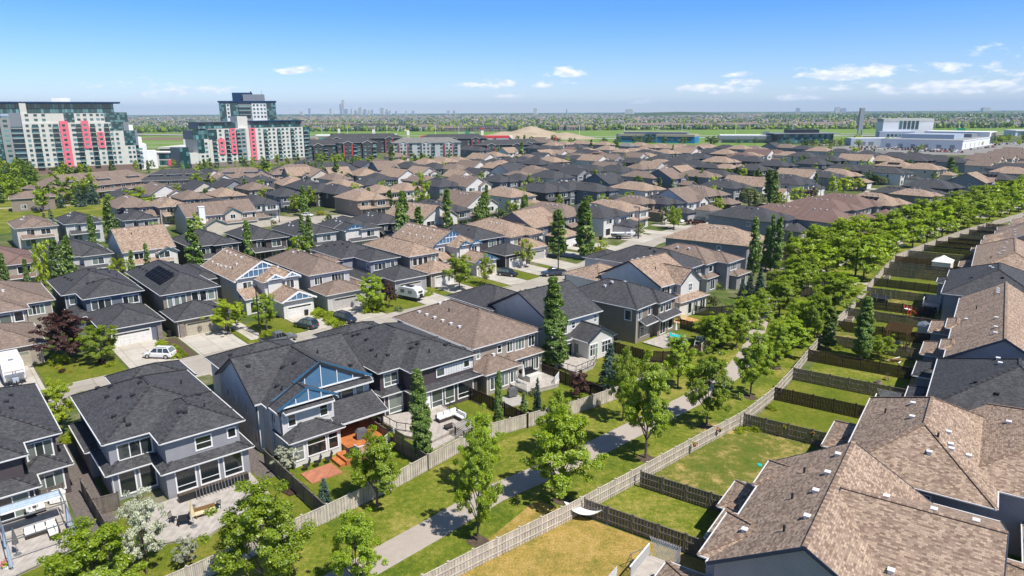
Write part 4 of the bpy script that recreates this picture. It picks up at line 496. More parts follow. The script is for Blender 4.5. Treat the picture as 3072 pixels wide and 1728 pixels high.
# --- second row, across the street
def stone_piers(*xs):
    def f(root):
        for x,y in xs: pm=MB(); pm.box(x-.35,x+.35,y-.45,y+.02,0,2.3,'stone'); pm.obj('stone_pier',root)
    return f
B0=HS('brown roofed house with beige upper windows and a travel trailer parked on its driveway',-1,120,
 [(2.5,15,135.3,150,5.9,'h'),(-3,11,131.7,141,5.9,'h'),(1,11.2,119.7,131.8,3.2,'h'),(-5,1.5,128.5,132,3.2,'h')],roof='B',wall='n',
 wins=[('f',11.6,135.3,3.8,2.2,1.5,4),('f',5.9,131.7,3.6,3,1.7,2),('f',9.4,131.7,4,1.1,1.5,1)],garages=[(2.4,119.7,7.2,2.3,'garage_tan')],vents=[(5,136.5,'w'),(7,137.5,'w'),(2,124,'w'),(3.5,126,'w'),(9,139,'w')])
B1=HS('blue grey house with charcoal roofs and white garage door behind the dark red tree',17,120,
 [(17.2,28,137.6,151.5,5.9,'h'),(19.4,27.9,132,141,5.9,'h'),(19.5,27.8,120,132.1,3.2,'h'),(17.4,20,131,138,3.2,'h',.4)],roof='K',wall='b',
 wins=[('f',20.2,132,3.7,2.9,1.6,3),('f',25.0,132,3.9,2.4,1.3,3),('f',17.9,137.6,4,.9,1.4,1),('l',17.2,147,4,1,1.2,2)],garages=[(20.3,120,5.8,2.3,'garage_white')],extra=stone_piers((10.3,0),(2.8,0)),
 vents=[(18.8,150,'d'),(19,147,'d'),(19.2,145,'d'),(19.4,143,'d'),(20.3,149.5,'d'),(22.5,144,'d'),(23.3,143,'d'),(21.2,139,'d'),(22,138,'d'),(25,148,'d'),(26,146,'d'),(26.6,143,'p')])
B2=HS('taupe house with large charcoal hip roof carrying black solar panels above an olive garage door',29.5,118,
 [(29.9,39,126,149.5,5.9,'h',.5,.5),(29.7,37.9,118.4,126.1,3.0,'h',.45,.45),(38,43,136,150,5.2,'h')],roof='K',wall='t',
 wins=[('f',30.6,126,3.5,.75,1.8,1),('f',31.7,126,3.5,.75,1.8,1),('f',32.8,126,3.5,.75,1.8,1),('f',34.6,126,3.7,1.0,1.7,1),('f',36.0,126,3.7,1.0,1.7,1),('f',37.4,126,3.7,1.0,1.7,1),('l',29.9,143,4,.6,1.2,1),('l',29.9,141,4,.6,1.2,1)],
 garages=[(31,118.4,5.9,2.3,'garage_tan')],extra=stone_piers((.75,0.4),(8.1,.4)),vents=[(31.5,146.5,'d'),(31.5,144.5,'d'),(31.6,142.5,'d'),(31.6,140.5,'d'),(31.6,138.5,'d'),(33,148,'d'),(33.6,134.5,'d'),(33.6,132.5,'d')],
 solar=[((30.8-29.5,130.2-118,5.9+1.9*.48),(0,1.7,0),(1.0*.87,0,.5*.87),6,3)])
def b3x(blue='white_trim'):
    def f(root):
        gable_glass(root,.1,9.9,7.6,6.3,9.0,9,barge=blue,slats=True,bw=.28)
        gable_glass(root,4.2,7.0,3.3,6.2,7.1,2,barge=blue,bw=.3); gable_glass(root,7.4,10.2,3.3,6.2,7.1,2,barge=blue,bw=.3)
        gable_glass(root,4.2,10.2,-2.9,3.3,4.75,4,barge=blue,bw=.3)
    return f
def b3blocks(s,t):
    return [(s,s+9.9,t+8,t+26,5.9,'y',.5,.58),(s+3.7,s+10.2,t+4.2,t+12,5.9,'h',.5,.55),(s+4.3,s+7,t+3.8,t+7,5.9,'y',.25,.6),(s+7.5,s+10.2,t+3.8,t+7,5.9,'y',.25,.6),(s+4.3,s+10.1,t-2.4,t+4.3,3.2,'y',.45,.5),(s+.2,s+3.8,t+4.6,t+8,3.1,'s',.3,.35)]
def b3w(s,t): return [('f',s+1.2,t+8,4,1.5,1.4,2),('f',s+4.7,t+4.2,4,.9,1.5,1),('f',s+7.8,t+3.8,4,1.4,1.5,2),('f',s+1,t+4.6,.3,1.2,2,1)]
B3=HS('tan roofed white house with white framed blue front gables beside the street lamp',42.9,119.2,b3blocks(42.9,119.2),roof='T',wall='w',fr='white_trim',wins=b3w(42.9,119.2),garages=[(47.8,116.8,4.8,2.2,'garage_white')],extra=b3x(),
 vents=[(44,143,'w'),(44,140,'w'),(44,138,'w'),(44.2,136,'w'),(44.4,133,'p'),(44.4,134,'w'),(47,143,'w'),(47,141,'w'),(47,138,'w'),(47,135,'w'),(45.5,133.5,'w'),(50.5,126,'w')])
B4=HS('light sided house with reddish brown hip roof and the dark blue vehicle parked in front',55,116,
 [(55.3,63.6,122.7,143,5.9,'h',.5,.5),(62,67,133,141,5.4,'h'),(55.4,63.2,116.2,122.8,3.2,'h',.45,.45),(63.2,65.5,120,127,3.1,'h',.4)],roof='B',wall='l',
 wins=[('f',56.2,122.7,3.8,1.5,1.4,3),('f',59.8,122.7,3.8,2.6,1.5,4)],garages=[(56.6,116.2,5.2,2.3,'garage_grey')],vents=[(58.5,137,'w'),(59.2,136,'w'),(60,135,'w'),(61,134,'w'),(58.7,135,'p'),(58.8,142,'w')])
B5=HS('charcoal and white house with charcoal hip roof behind the parked camper trailer',67.5,117,
 [(67.3,77,132.7,147,5.9,'h'),(70.4,77,126.2,135,5.9,'h'),(71,78.6,117.8,126.3,3.2,'h'),(66.8,70.6,122,133,3.0,'h',.35)],roof='K',wall='u',
 wins=[('f',71.3,126.2,3.8,2.7,1.3,3),('f',75.3,126.2,4,.9,1.2,1),('l',70.4,127.8,4,1,1.2,1)],garages=[(72,117.8,5.4,2.2,'garage_grey')],vents=[(69,143,'d'),(70,141,'d'),(71,139,'d'),(72.5,141.5,'d'),(70.5,136,'d'),(73.5,137,'d')])
B6=HS('tan hip roofed house with dark side wall and pale green garage door',79,118,
 [(79.2,86.8,124.8,144,5.9,'h',.5,.48),(80,87.2,118.2,124.9,3.2,'h',.45,.45)],roof='T',wall='n',
 wins=[('f',80,124.8,3.7,1,1.6,1),('f',81.4,124.8,3.7,1,1.6,1),('f',82.8,124.8,3.7,1,1.6,1),('f',85,124.8,3.8,.9,1.4,1)],garages=[(81,118.2,5,2.3,'garage_white')],vents=[(82,140,'p'),(83,138,'p'),(84,139,'w'),(83.5,121.5,'w')])
B7=HS('tan roofed house with bright blue framed front gables behind the full green tree',89.4,122.3,b3blocks(89.4,122.3),roof='T',wall='w',fr='trim_blue',wins=b3w(89.4,122.3),garages=[(94.2,119.9,4.8,2.2,'garage_tan')],extra=b3x('trim_blue'),
 vents=[(93.5,147,'w'),(93.5,145,'w'),(93.5,142,'w'),(93.5,139,'w'),(93.5,136,'w'),(91,146,'w'),(91,143,'w'),(91,140,'w'),(91,137,'w'),(91,134,'w')])
B8=HS('dark house with charcoal hip roofs and white garage door behind the parked black car',101,121,
 [(100.8,110.6,130.2,147,5.9,'h'),(103.8,112,121.8,130.3,3.2,'h')],roof='K',wall='d',wins=[('f',105.6,130.2,3.8,2.4,1.4,3),('f',109.3,130.2,3.9,.8,1.4,1)],garages=[(105,121.8,5.4,2.3,'garage_white')],vents=[(103,144,'d'),(103,142,'d'),(105,143,'d'),(106,141,'d'),(104,136,'d')],gl='glass')
B9=HS('tan roofed house with a low side garage wing behind the round bright green tree',113,124,
 [(112.8,123.3,135.4,150,5.9,'h'),(119.7,123.2,134.4,138,5.9,'y',.35,.6),(112.8,120,124.3,135.5,3.2,'h',.5,.5)],roof='T',wall='w',fr='trim_navy',wins=[('f',115,135.4,3.8,1.6,1.4,2),('f',120.4,134.4,3.6,1.9,1.6,3)],garages=[(114,124.3,5,2.3,'garage_grey')],vents=[(115,146,'d'),(118,144,'p')])
# --- row C: backs of the houses behind the second row
CROW=[(6,18,174.5,'R','n','h','pinkish brown hip roofed house at the left edge behind the brown roofed trailer house'),
(20.2,31.6,174.3,'K','l','h','charcoal hip roofed house with pale lower wall behind three thin poplars'),
(34,44.7,172.3,'T','w','x','broad tan gable roofed house with a teal edged rear gable'),
(47.4,57.7,168.3,'K','d','h','dark house with charcoal hip roof behind the single tall poplar left of centre'),
(60.5,69.7,168,'K','p','h','plum brown house with charcoal roof and balcony behind the tan roofed white gabled house'),
(72.2,82.5,166.5,'K','l','h','grey and white house with charcoal hip roof behind a pair of poplars'),
(85,94.6,165,'K','w','h','white house with charcoal roof and small blue framed rear gable'),
(97,106,168.5,'K','d','h','dark house with charcoal twin hip roof just right of the blue framed rear gable'),
(20.4,29.4,229.5,'B','c','h','small brown hip roofed house beside the park at the left'),
(31.8,40.5,229,'K','l','h','charcoal roofed house with white roof vents beside the park at the left'),
(46,54.5,225,'K','g','h','charcoal roofed house with a blue solar panel beside the park'),
(62,71,250,'T','t','h','tan roofed house with timber pergola behind the cream chimney house')]
for s0,s1,t,rf,wl,ty,lb in CROW:
    bl=[(s0,s1,t,t+15,5.9,ty,.5,.55 if ty=='x' else .45)]
    if ty=='x': bl.append((s1-3.6,s1+.3,t-1.2,t+6,5.0,'y',.4,.5))
    else: bl.append((s1-5.2,s1+.2,t-1.0,t+6,5.9,'h'))
    bl.append((s0+1,s1-1,t-1.8,t,3.1,'s',.4,.4,None,2.95))
    wn=[('f',s0+2.2,t,3.9,1.8,1.3,2),('f',s1-3.6,t-1.0 if ty=='h' else t-1.2,3.8,2.2,1.4,2),('f',s0+1.6,t,.6,2.2,1.8,2),('f',s1-3.8,t-1.0 if ty=='h' else t-1.2,.5,2.0,1.9,2),('l',s0,t+6,4,1,1.1,1)]
    ex=None
    if 'small blue' in lb:
        bl.append((s0-.1,s0+5.2,t-.6,t+5,5.9,'y',.4,.5)); 
        def ex(root,s0=s0): gable_glass(root,.1,5.1,-1.0+.02,6.2,7.3,3,bw=.3)
    HS(lb,s0,t,bl,roof=rf,wall=wl,wins=wn,near=True,extra=ex,fr='trim_teal' if ty=='x' else None,vents=[(s0+2.2,t+9,'w'),(s0+2.4,t+7,'w'),(s0+3.2,t+10.5,'w'),(s0+3.3,t+5,'p'),(s0+4.5,t+11.5,'w')],
       solar=[((1,9,7.3),(0,1.6,0),(.9,0,.42),3,2)] if 'solar' in lb else ())
def chim(root):
    m=MB(); m.box(3.5,5.2,-.9,.4,0,8.6,'stucco_white'); m.box(3.4,5.3,-1.0,.5,8.6,8.8,'stucco_white'); m.obj('chimney',root,uv=False)
HS('wide cream house with brown roof, tall white chimney and a small peaked rear gable',61.5,219.5,[(61.5,82.5,219.5,232,5.9,'x',.5,.5),(72.5,77.5,218.6,225,5.9,'y',.4,.6),(66,72,216.5,220,3.2,'y',.4,.5),(72,82,217.7,219.5,3.2,'s',.3,.4),(82.5,88,222,230,3.2,'h')],roof='B',wall='c',fr='trim_teal',
 wins=[('f',63,219.5,4,.9,1.2,1),('f',67.6,219.5,4,.8,1.2,1),('f',70,219.5,4.1,1.4,1.1,2),('f',74.2,218.6,4.3,1.4,1.2,2),('f',78.2,219.5,4.1,1.4,1.1,2),('f',81.3,219.5,3.9,.8,1.5,1)],extra=chim)
# --- duplexes on the right, seen from behind (street frame turned to 55 degrees)
def RS(label,p0,q0,blocks,**kw): return HS(label,p0,q0,blocks,frame_ang=55,**kw)
def skyl(root):
    m=MB()
    for x,y in ((4.2,7.2),(7.4,8.0)):
        z=5.6+(10.9-y)*.6+.02; m.face([(x,y,z+.1-.0),(x,y-.0+1.0,z-.6+.1),(x+2.2,y+1.0,z-.6+.1),(x+2.2,y,z+.1)][::-1],'glass_green')
    m.obj('skylight',root,uv=False)
R1=RS('nearest tan shingle roofed duplex at the lower right corner with blue grey end gable',42.3,0,
 [(42.3,59,1.2,12.5,5.6,'x',.45,.59),(43.6,58.9,-3.4,6,5.6,'y',.45,.43),(42.9,48.6,9,13.3,5.6,'h',.45,.45),(54.6,58.9,9,12.9,5.6,'h',.45,.45),(48.9,53.6,11,14.9,3.0,'h',.4),(53.9,58.4,12,15.6,3.0,'h',.4),(38.9,43.6,11.5,16.2,3.0,'h',.4),(52,58,-9,-3,3.2,'h')],roof='T',wall='u',fr='trim_navy',
 vents=[(46.2,7.6,'w'),(50.4,7.9,'w'),(53.5,7.7,'w'),(57,7.6,'w'),(45.5,11.5,'w'),(52.6,3.5,'w'),(52.6,0.5,'w'),(52.6,-2,'w'),(44.7,8.7,'p'),(50,9.4,'p'),(54.8,9.6,'p'),(46,2.2,'w')],wins=[('f',45,1.2,3.5,1.5,1.2,2)])
R2=RS('tan shingle roofed duplex with skylights behind the nearest one at right',61.7,-3,
 [(61.7,79.4,-3,7.6,5.6,'h',.5,.6),(65,84,-17,-.5,5.6,'h',.5,.42),(70.8,77.2,6.5,10.6,3.0,'h',.4),(58,65,-17,-6,3.2,'h')],roof='T',wall='u',
 vents=[(66.4,.2,'w'),(68.6,.5,'w'),(64.4,1.6,'w'),(65.6,.1,'w'),(66.8,-1.2,'w'),(73.5,3.8,'w'),(69.5,3.5,'w'),(73,6,'p'),(66,1.2,'p'),(76,-4,'w'),(72,-8,'p')],wins=[('l',61.7,2,3.8,1,1.1,1)],extra=None)
R3=RS('charcoal roofed duplex between tan roofs on the right',80.3,-12,
 [(80.6,97.6,-12,2.6,5.6,'h',.5,.5),(87.6,93,2,5.1,3,'h',.4),(97.8,103.6,1,5.2,3,'h',.4)],roof='K',wall='u',
 vents=[(90,-3,'w'),(92,-2.8,'w'),(94,-2.9,'w'),(95.2,-3,'w'),(85,-1,'d'),(83.5,-3,'d'),(83.5,-6.5,'d'),(86.6,-8,'d'),(82.4,-9,'d')])
R4=RS('long tan roofed duplex with grey end gable behind the charcoal duplex',99.3,-9,
 [(99.3,133.3,-8.8,2,5.6,'x',.5,.6),(107.5,113.5,1,5.2,3,'h',.4),(119.5,126,1,5.2,3,'h',.4),(103,107,1,2.9,5.6,'h',.4),(113.8,119,1,2.9,5.6,'h',.4),(103,116,-14,-3,5.6,'h'),(118,131,-14,-3,5.6,'h')],roof='T',wall='u',fr='trim_navy',
 vents=[(103,-2.4,'w'),(106,-2.4,'w'),(111,-2.4,'w'),(127,-2.4,'w'),(128.5,-2.4,'w'),(130,-2.4,'w'),(116,1,'w'),(121,0,'p')])
R5=RS('charcoal hip roofed duplex beside the white garden gazebo at right',135.6,-9,
 [(136,157,-9.5,4.8,5.6,'h',.5,.48),(146,150.5,4,6.4,5.2,'h',.3)],roof='K',wall='u',vents=[(146,-1.4,'w'),(148,-1,'w'),(141,-3,'d'),(142,1.4,'d')])
R6=RS('tan hip roofed duplex at the right edge behind the charcoal gazebo duplex',158.6,-11,
 [(158.9,190,-11,1.4,5.6,'h',.5,.5),(163,170,0,4.4,3,'h'),(176,182,0,4,3,'h')],roof='T',wall='n',vents=[(170,-3,'w'),(174,-3,'w'),(168,-2.4,'w'),(180,-3.4,'w'),(166,-1,'p')])
for k_,(p_,q_,rf_,wl_) in enumerate([(192.6,0,'T','n'),(210,-2.5,'B','t'),(227,-5.5,'T','n'),(244,-8.5,'B','g'),(261,-11.5,'T','n')]):
    RS('%s roofed duplex, %s of the five farthest at the right edge'%({'T':'tan','B':'brown'}[rf_],['nearest','second','middle','fourth','last'][k_]),p_,q_-14,[(p_,p_+15.4,q_-13.5,q_-1,5.6,'x' if k_%2==0 else 'h',.5,.5),(p_+1,p_+6,q_-6,q_+.8,5.6,'h',.45,.45),(p_+9,p_+14,q_-6,q_+.4,5.6,'h',.45,.45),(p_+5.5,p_+9.5,q_-2,q_+2.6,3,'h',.4)],roof=rf_,wall=wl_,near=False,vents=[(p_+3,q_-5,'w'),(p_+7,q_-5,'w'),(p_+11,q_-5,'w'),(p_+5,q_-9,'p')])
# ---------------------------------------------------------------- ground
def sheet(name,poly,z,mat,kind='structure',step=0):
    """flat polygon; split into strips when long"""
    mb=MB(); mb.face([(x,y,z) for x,y in poly],mat); o=mb.obj(name,uv=True)
    o['kind']=kind; return o
def strip(name,left,right,z,mat,kind='structure'):
    mb=MB()
    for i in range(len(left)-1): mb.face([(*left[i],z),(*right[i],z),(*right[i+1],z),(*left[i+1],z)],mat)
    o=mb.obj(name,uv=True); o['kind']=kind; return o
def offset(line,d):
    out=[]
    for i,p in enumerate(line):
        a=Vector(line[max(i-1,0)]);b=Vector(line[min(i+1,len(line)-1)]);t=(b-a).normalized(); out.append((p[0]-t.y*d,p[1]+t.x*d))
    return out
def band(name,line,w,z,mat): return strip(name,offset(line,w/2),offset(line,-w/2),z,mat)
g=MB(); ed=[-26000,-9000,-3500,-1800,-900,-500,-350,-250,-180,-120,-80,-40,0,40,80,120,160,200,250,320,400,500,650,900,1800,3500,9000,26000]
ey=[-60,-20,0,20,40,60,80,100,120,140,160,180,200,240,280,320,360,400,450,500,600,700,850]
for i in range(len(ed)-1):
    for j in range(len(ey)-1): g.face([(ed[i],ey[j],0),(ed[i+1],ey[j],0),(ed[i+1],ey[j+1],0),(ed[i],ey[j+1],0)],'town_ground')
yy=[850,1000,1300,1800,2600,4000,7000,12000,26000]
for i in range(len(ed)-1):
    for j in range(len(yy)-1): g.face([(ed[i],yy[j],0),(ed[i+1],yy[j],0),(ed[i+1],yy[j+1],0),(ed[i],yy[j+1],0)],'far_ground' if yy[j]>=1300 else 'town_ground')
go=g.obj('ground'); go['kind']='structure'
FR=[(-18,36),(-3.8,48.3),(4.7,55.1),(13.1,62.5),(20.2,68.9),(27.2,75),(33.6,82.3),(38.8,89.4),(43.8,96.6),(53.7,110.4),(60.8,119.6),(65.1,125.7),(76.7,141.8),(83.9,151.7),(94,165.4),(108.5,178.7),(124.2,193),(137.6,204.6),(157.1,220.4),(175.8,235.5),(215,268),(262,305)]
FL=[(-40,33.5),(-26.5,45.7),(-16.6,55.7),(-11.4,61.4),(-3.4,71.5),(7.3,78),(13.9,83)]
FL2=[(13.9,83),(24,94.5),(31,103),(40,116),(52,133),(66,151),(82,169),(100,187),(130,213),(160,238),(200,270),(250,310)]
cor=FR+(FL+FL2[1:])[::-1]
# corridor lawn as quads between the fences
La=FL+FL2[1:]; n=40
def resample(l,n):
    d=[0]
    for i in range(1,len(l)): d.append(d[-1]+math.dist(l[i-1],l[i]))
    o=[]
    for k in range(n+1):
        t=d[-1]*k/n; i=max(j for j in range(len(d)) if d[j]<=t+1e-6); i=min(i,len(l)-2); f=(t-d[i])/(d[i+1]-d[i]); o.append((l[i][0]+(l[i+1][0]-l[i][0])*f,l[i][1]+(l[i+1][1]-l[i][1])*f))
    return o
strip('greenway_lawn',resample(La,n),resample(FR,n),.02,'lawn')
PC=[(-30,30),(-12.7,48.4),(-7.4,54),(-2,60),(6.6,67),(15.3,75.1),(23.8,83.1),(32.2,93),(37.5,102),(41.5,112),(47,124),(56,137),(67,150),(79,163.5),(90,174.5),(103,186),(120,200.5),(143,220.5),(178,250),(240,299)]
band('path',PC,3.1,.035,'path_asphalt')
band('path',[(44,141.5),(52,141),(62,142),(72,143.5),(77,142.8)],2,.045,'concrete')
for c in [((-3.1),52.2),((22.8),74.4),((4.4),58.8),((30.6),83),((14,66.9))]: pass
# soil rings where the path trees stand
def disc(name,x,y,r,z,mat,kind='structure',seed=0):
    q=random.Random(seed); mb=MB(); mb.face([(x+r*(.8+.4*q.random())*math.cos(a*.628),y+r*(.8+.4*q.random())*math.sin(a*.628),z) for a in range(10)],mat); o=mb.obj(name,uv=False); o['kind']=kind; return o
for i,(x,y,h,w) in enumerate(TREES['park'][:5]+TREES['park'][16:20]): disc('soil',x,y,.9,.04,'soil',seed=i)
# right yards: turf and edging between the fence and the duplexes
def rq(p,q): return world(p,q,55)
def yard(p0,p1,q0,q1,mat,z=.03): return sheet('yard_lawn',[rq(p0,q0),rq(p1,q0),rq(p1,q1),rq(p0,q1)],z,mat)
yard(28,49.6,10,32,'lawn_dry'); yard(49.9,57.3,8,26.6,'lawn',.031); yard(57.5,76.2,6,24.6,'lawn_patchy',.032); yard(76.4,86.6,0,19.8,'lawn_lush'); yard(86.8,95,0,19.3,'lawn_lush',.031)
for k,(a,b) in enumerate([(95.2,104),(104.2,113.3),(113.5,122),(122.4,131.5),(131.8,139.7),(139.9,150),(150.2,159.4),(159.6,171),(171.2,196),(197,230)]): yard(a,b,0,18.4 if a<160 else 12,'lawn_patchy' if k%3==2 else 'lawn_lush' if k%2 else 'lawn',.03+.001*k)
# left yards
def sq(s,t): return world(s,t)
def ysheet(s0,s1,t0,t1,mat,z=.03,name='yard_lawn'): return sheet(name,[sq(s0,t0),sq(s1,t0),sq(s1,t1),sq(s0,t1)],z,mat)
ysheet(-12,6.2,50.5,63,'lawn_lush'); ysheet(8.2,23.4,52.0,66,'lawn_lush',.031); ysheet(23.8,35.6,53.3,66,'lawn_lush',.032); ysheet(36.2,50,54.6,68,'lawn_lush',.033); ysheet(50.6,62.8,54.2,68,'lawn_lush',.034); ysheet(63.2,77,54,69,'lawn_lush',.035)
sheet('yard_lawn',[(14,101),(25,97),(32,103),(30,112),(20,108)],.036,'lawn_lush'); sheet('yard_lawn',[(33,107),(42,119),(36,126),(28,118)],.037,'lawn_lush')
ysheet(6.6,9.3,60,90,'gravel',.038,'gravel_strip'); ysheet(22.0,24.1,64,90,'gravel',.038,'gravel_strip')
# streets
SC=[(-40,102.5),(0,102.6),(60,102.6),(95,103.5),(115,107),(135,114),(155,121),(180,125),(215,127),(260,128)]
SW=[world(s,t) for s,t in SC]
band('street',SW,8.6,.03,'road_concrete')
for d in (4.5,-4.5):
    mb=MB(); l=offset(SW,d-.12); r=offset(SW,d+.12)
    for i in range(len(l)-1):
        mb.face([(*l[i],.1),(*l[i+1],.1),(*r[i+1],.1),(*r[i],.1)][::-1],'concrete'); mb.face([(*l[i],0),(*l[i],.1),(*l[i+1],.1),(*l[i+1],0)],'concrete'); mb.face([(*r[i],0),(*r[i],.1),(*r[i+1],.1),(*r[i+1],0)][::-1],'concrete')
    o=mb.obj('kerb',uv=False); o['kind']='structure'
for i,(a,b,t0) in enumerate([(1,9.5,119.7),(20,26.5,120),(29.6,37,118.4),(47.4,53,116.8),(56.2,62.6,116.2),(71.6,78,117.8),(80.6,86.8,118.2),(93.8,99.4,119.9),(104.6,111,121.8),(113.4,119.6,124.3)]):
    t1=107.1+max(0,(a-85))*.16
    ysheet(a,b,t1,t0+.3,'concrete',.042+.0005*i,'driveway')
for i,(a,b,t1) in enumerate([(14.6,21.6,91),(28,35,91),(42,49,91),(56,63,92),(69,76,94),(86,92,83),(99,105,96),(-5,2,93)]): ysheet(a,b,t1-1,98.2+max(0,(a-85))*.12,'concrete',.044+.0005*i,'driveway')
for i,(a,b,m) in enumerate([(9.8,19.6,'lawn_lush'),(26.8,29.3,'soil'),(37.3,47.1,'lawn_lush'),(53.3,55.9,'lawn'),(63,71.2,'lawn_lush'),(78.3,80.4,'lawn'),(87.2,93.5,'lawn_lush'),(99.7,104.3,'lawn_lush'),(111.2,113.2,'lawn_lush')]): ysheet(a,b,107.1+max(0,(a-85))*.16,119,m,.036+.0005*i,'front_lawn')
ysheet(38.2,40.5,109,122,'concrete',.047,'walkway'); ysheet(63.2,64.8,112,121,'concrete',.0475,'walkway')
for s_,t_ in [(127,128),(141,133),(156,135),(170,137),(184,139),(198,141)]:
    c,si=math.cos(R(50)),math.sin(R(50)); P_=world(s_,t_-6); mb=MB()
    mb.face([(P_[0]+c*a-si*b,P_[1]+si*a+c*b,.05) for a,b in ((-3,-8),(3,-8),(3,6),(-3,6))],'concrete'); o=mb.obj('driveway',uv=False); o['kind']='structure'
band('street',[(-30,240),(-45,236),(-60,236),(-76,240),(-95,250),(-125,268)],7.5,.03,'road_concrete'); sheet('street',[(-38,228),(-60,224),(-80,228),(-84,244),(-62,250),(-40,246)],.034,'road_concrete')
band('street',[world(s,198) for s in (-60,0,60,96)],7,.031,'road_concrete')
band('street',[world(s,t) for s,t in ((110,222),(150,226),(190,228),(240,226),(300,218))],7,.031,'road_concrete')
band('street',[world(s,t) for s,t in ((120,290),(170,288),(220,284),(270,276))],7,.031,'road_concrete')
sheet('park_lawn',[(-310,300),(-250,215),(-195,175),(-165,205),(-150,225),(-150,270),(-205,330),(-280,400)],.03,'lawn')
band('park_path',[(-230,262),(-205,272),(-185,280),(-160,290)],2.6,.045,'concrete')
# field, highway and its verges
FN=[(-700,1330),(-312,1104),(-92,1030),(65,975),(300,1005),(476,1045),(850,1085),(1400,1250),(2000,1500)]
FFa=[(-900,2000),(-479,1710),(-231,1392),(-115,1305),(237,1400),(486,1402),(1145,1590),(1700,1900),(2400,2300)]
strip('field',resample(FFa,20),resample(FN,20),.25,'field')
band('highway',[(-700,1300),(-312,1085),(-92,1012),(65,957),(300,985),(476,1025),(850,1062),(1400,1225),(2000,1470)],30,.3,'highway')
band('highway',[(-700,1450),(-312,1200),(-92,1090),(65,1035),(300,1058),(476,1090),(850,1135),(1400,1310),(2000,1580)],14,.35,'highway')
sheet('verge',[(-520,760),(-230,720),(-200,980),(-330,1060),(-620,1200)],.2,'field')
band('ramp_road',[(-560,900),(-420,890),(-300,930),(-220,1000)],9,.26,'highway'); band('ramp_road',[(-560,800),(-380,780),(-240,800),(-190,880)],9,.27,'highway')
sheet('bare_soil',[(-560,1010),(-300,960),(-240,985),(-300,1040),(-560,1110)],.24,'brown_panel')
sheet('parking_lot',[(285,600),(420,560),(600,700),(560,790),(440,800),(300,690)],.06,'asphalt')
sheet('parking_lot',[(-330,1060),(-300,900),(-60,860),(60,880),(60,950),(-90,1008)],.07,'asphalt')
sheet('verge',[(60,760),(230,740),(300,700),(300,880),(480,900),(480,1020),(300,975),(62,945)],.08,'field')

# ---------------------------------------------------------------- fences
def fence(name,line,h,mat,label,cat='fence',group=None,step=2.44,rails=0,z=0):
    root=empty(name,(line[0][0],line[0][1],0),0,label,cat,group); ox,oy=line[0]
    L=sum(math.dist(line[i],line[i+1]) for i in range(len(line)-1)); n=max(1,round(L/step)); pts=[(x-ox,y-oy) for x,y in resample(line,n)]
    pm=MB()
    for i in range(n):
        a,b=pts[i],pts[i+1]; d=(Vector(b)-Vector(a)); l=d.length; d/=l; nx,ny=-d.y*.02,d.x*.02
        q=[(a[0]+nx,a[1]+ny),(b[0]+nx,b[1]+ny),(b[0]-nx,b[1]-ny),(a[0]-nx,a[1]-ny)]
        k=max(1,int(l/.145))
        for j in range(k):
            f0=j/k; f1=(j+1)/k-.008; s=(.012 if j%2 else -.012)
            u0=(a[0]+(b[0]-a[0])*f0,a[1]+(b[1]-a[1])*f0); u1=(a[0]+(b[0]-a[0])*f1,a[1]+(b[1]-a[1])*f1)
            ex=(-d.y*s,d.x*s)
            if len(line)>12 and L>60 and i>40 and j%3: continue
            if len(line)>12 and L>60 and i>40: f1=min(1,(j+3)/k); u1=(a[0]+(b[0]-a[0])*f1,a[1]+(b[1]-a[1])*f1)
            for sg in (1,-1):
                o=.012*sg; c=[(u0[0]+ex[0]-d.y*o,u0[1]+ex[1]+d.x*o),(u1[0]+ex[0]-d.y*o,u1[1]+ex[1]+d.x*o)]
                f=[(*c[0],.06),(*c[1],.06),(*c[1],h-.06),(*c[0],h-.06)]; pm.face(f if sg<0 else f[::-1],mat)
        for zz in (h-.04,)+((.45,1.15) if rails else (.3,)):
            s=rails*.05 if zz<h-.1 else 0
            pm.bar((a[0]-d.y*s,a[1]+d.x*s,zz),(b[0]-d.y*s,b[1]+d.x*s,zz),.1 if zz>h-.1 else .05,.05 if zz>h-.1 else .1,mat)
    pm.obj('panel',root)
    base=None
    for i in range(n+1):
        if base is None:
            m=MB(); m.box(-.06,.06,-.06,.06,0,h+.06,mat); m.box(-.09,.09,-.09,.09,h+.06,h+.12,mat); base=m.obj('post',root,(pts[i][0],pts[i][1],0)); 
        elif i<100:
            c=base.copy(); COL.objects.link(c); c.parent=root; c.location=(pts[i][0],pts[i][1],0)
    return root
fence('fence',FR[:-1],1.8,'fence_tan','long weathered tan board fence running along the right side of the greenway path',rails=-1)
fence('fence',FL,1.8,'fence_tan','tan board fence along the left side of the path behind the near back yards')
fence('fence',[(13.9,83),(17,86.6),(20,90)],1.8,'fence_tan','short tan fence stretch behind the blue spruce yard')
GF='fences dividing the back yards on the right'
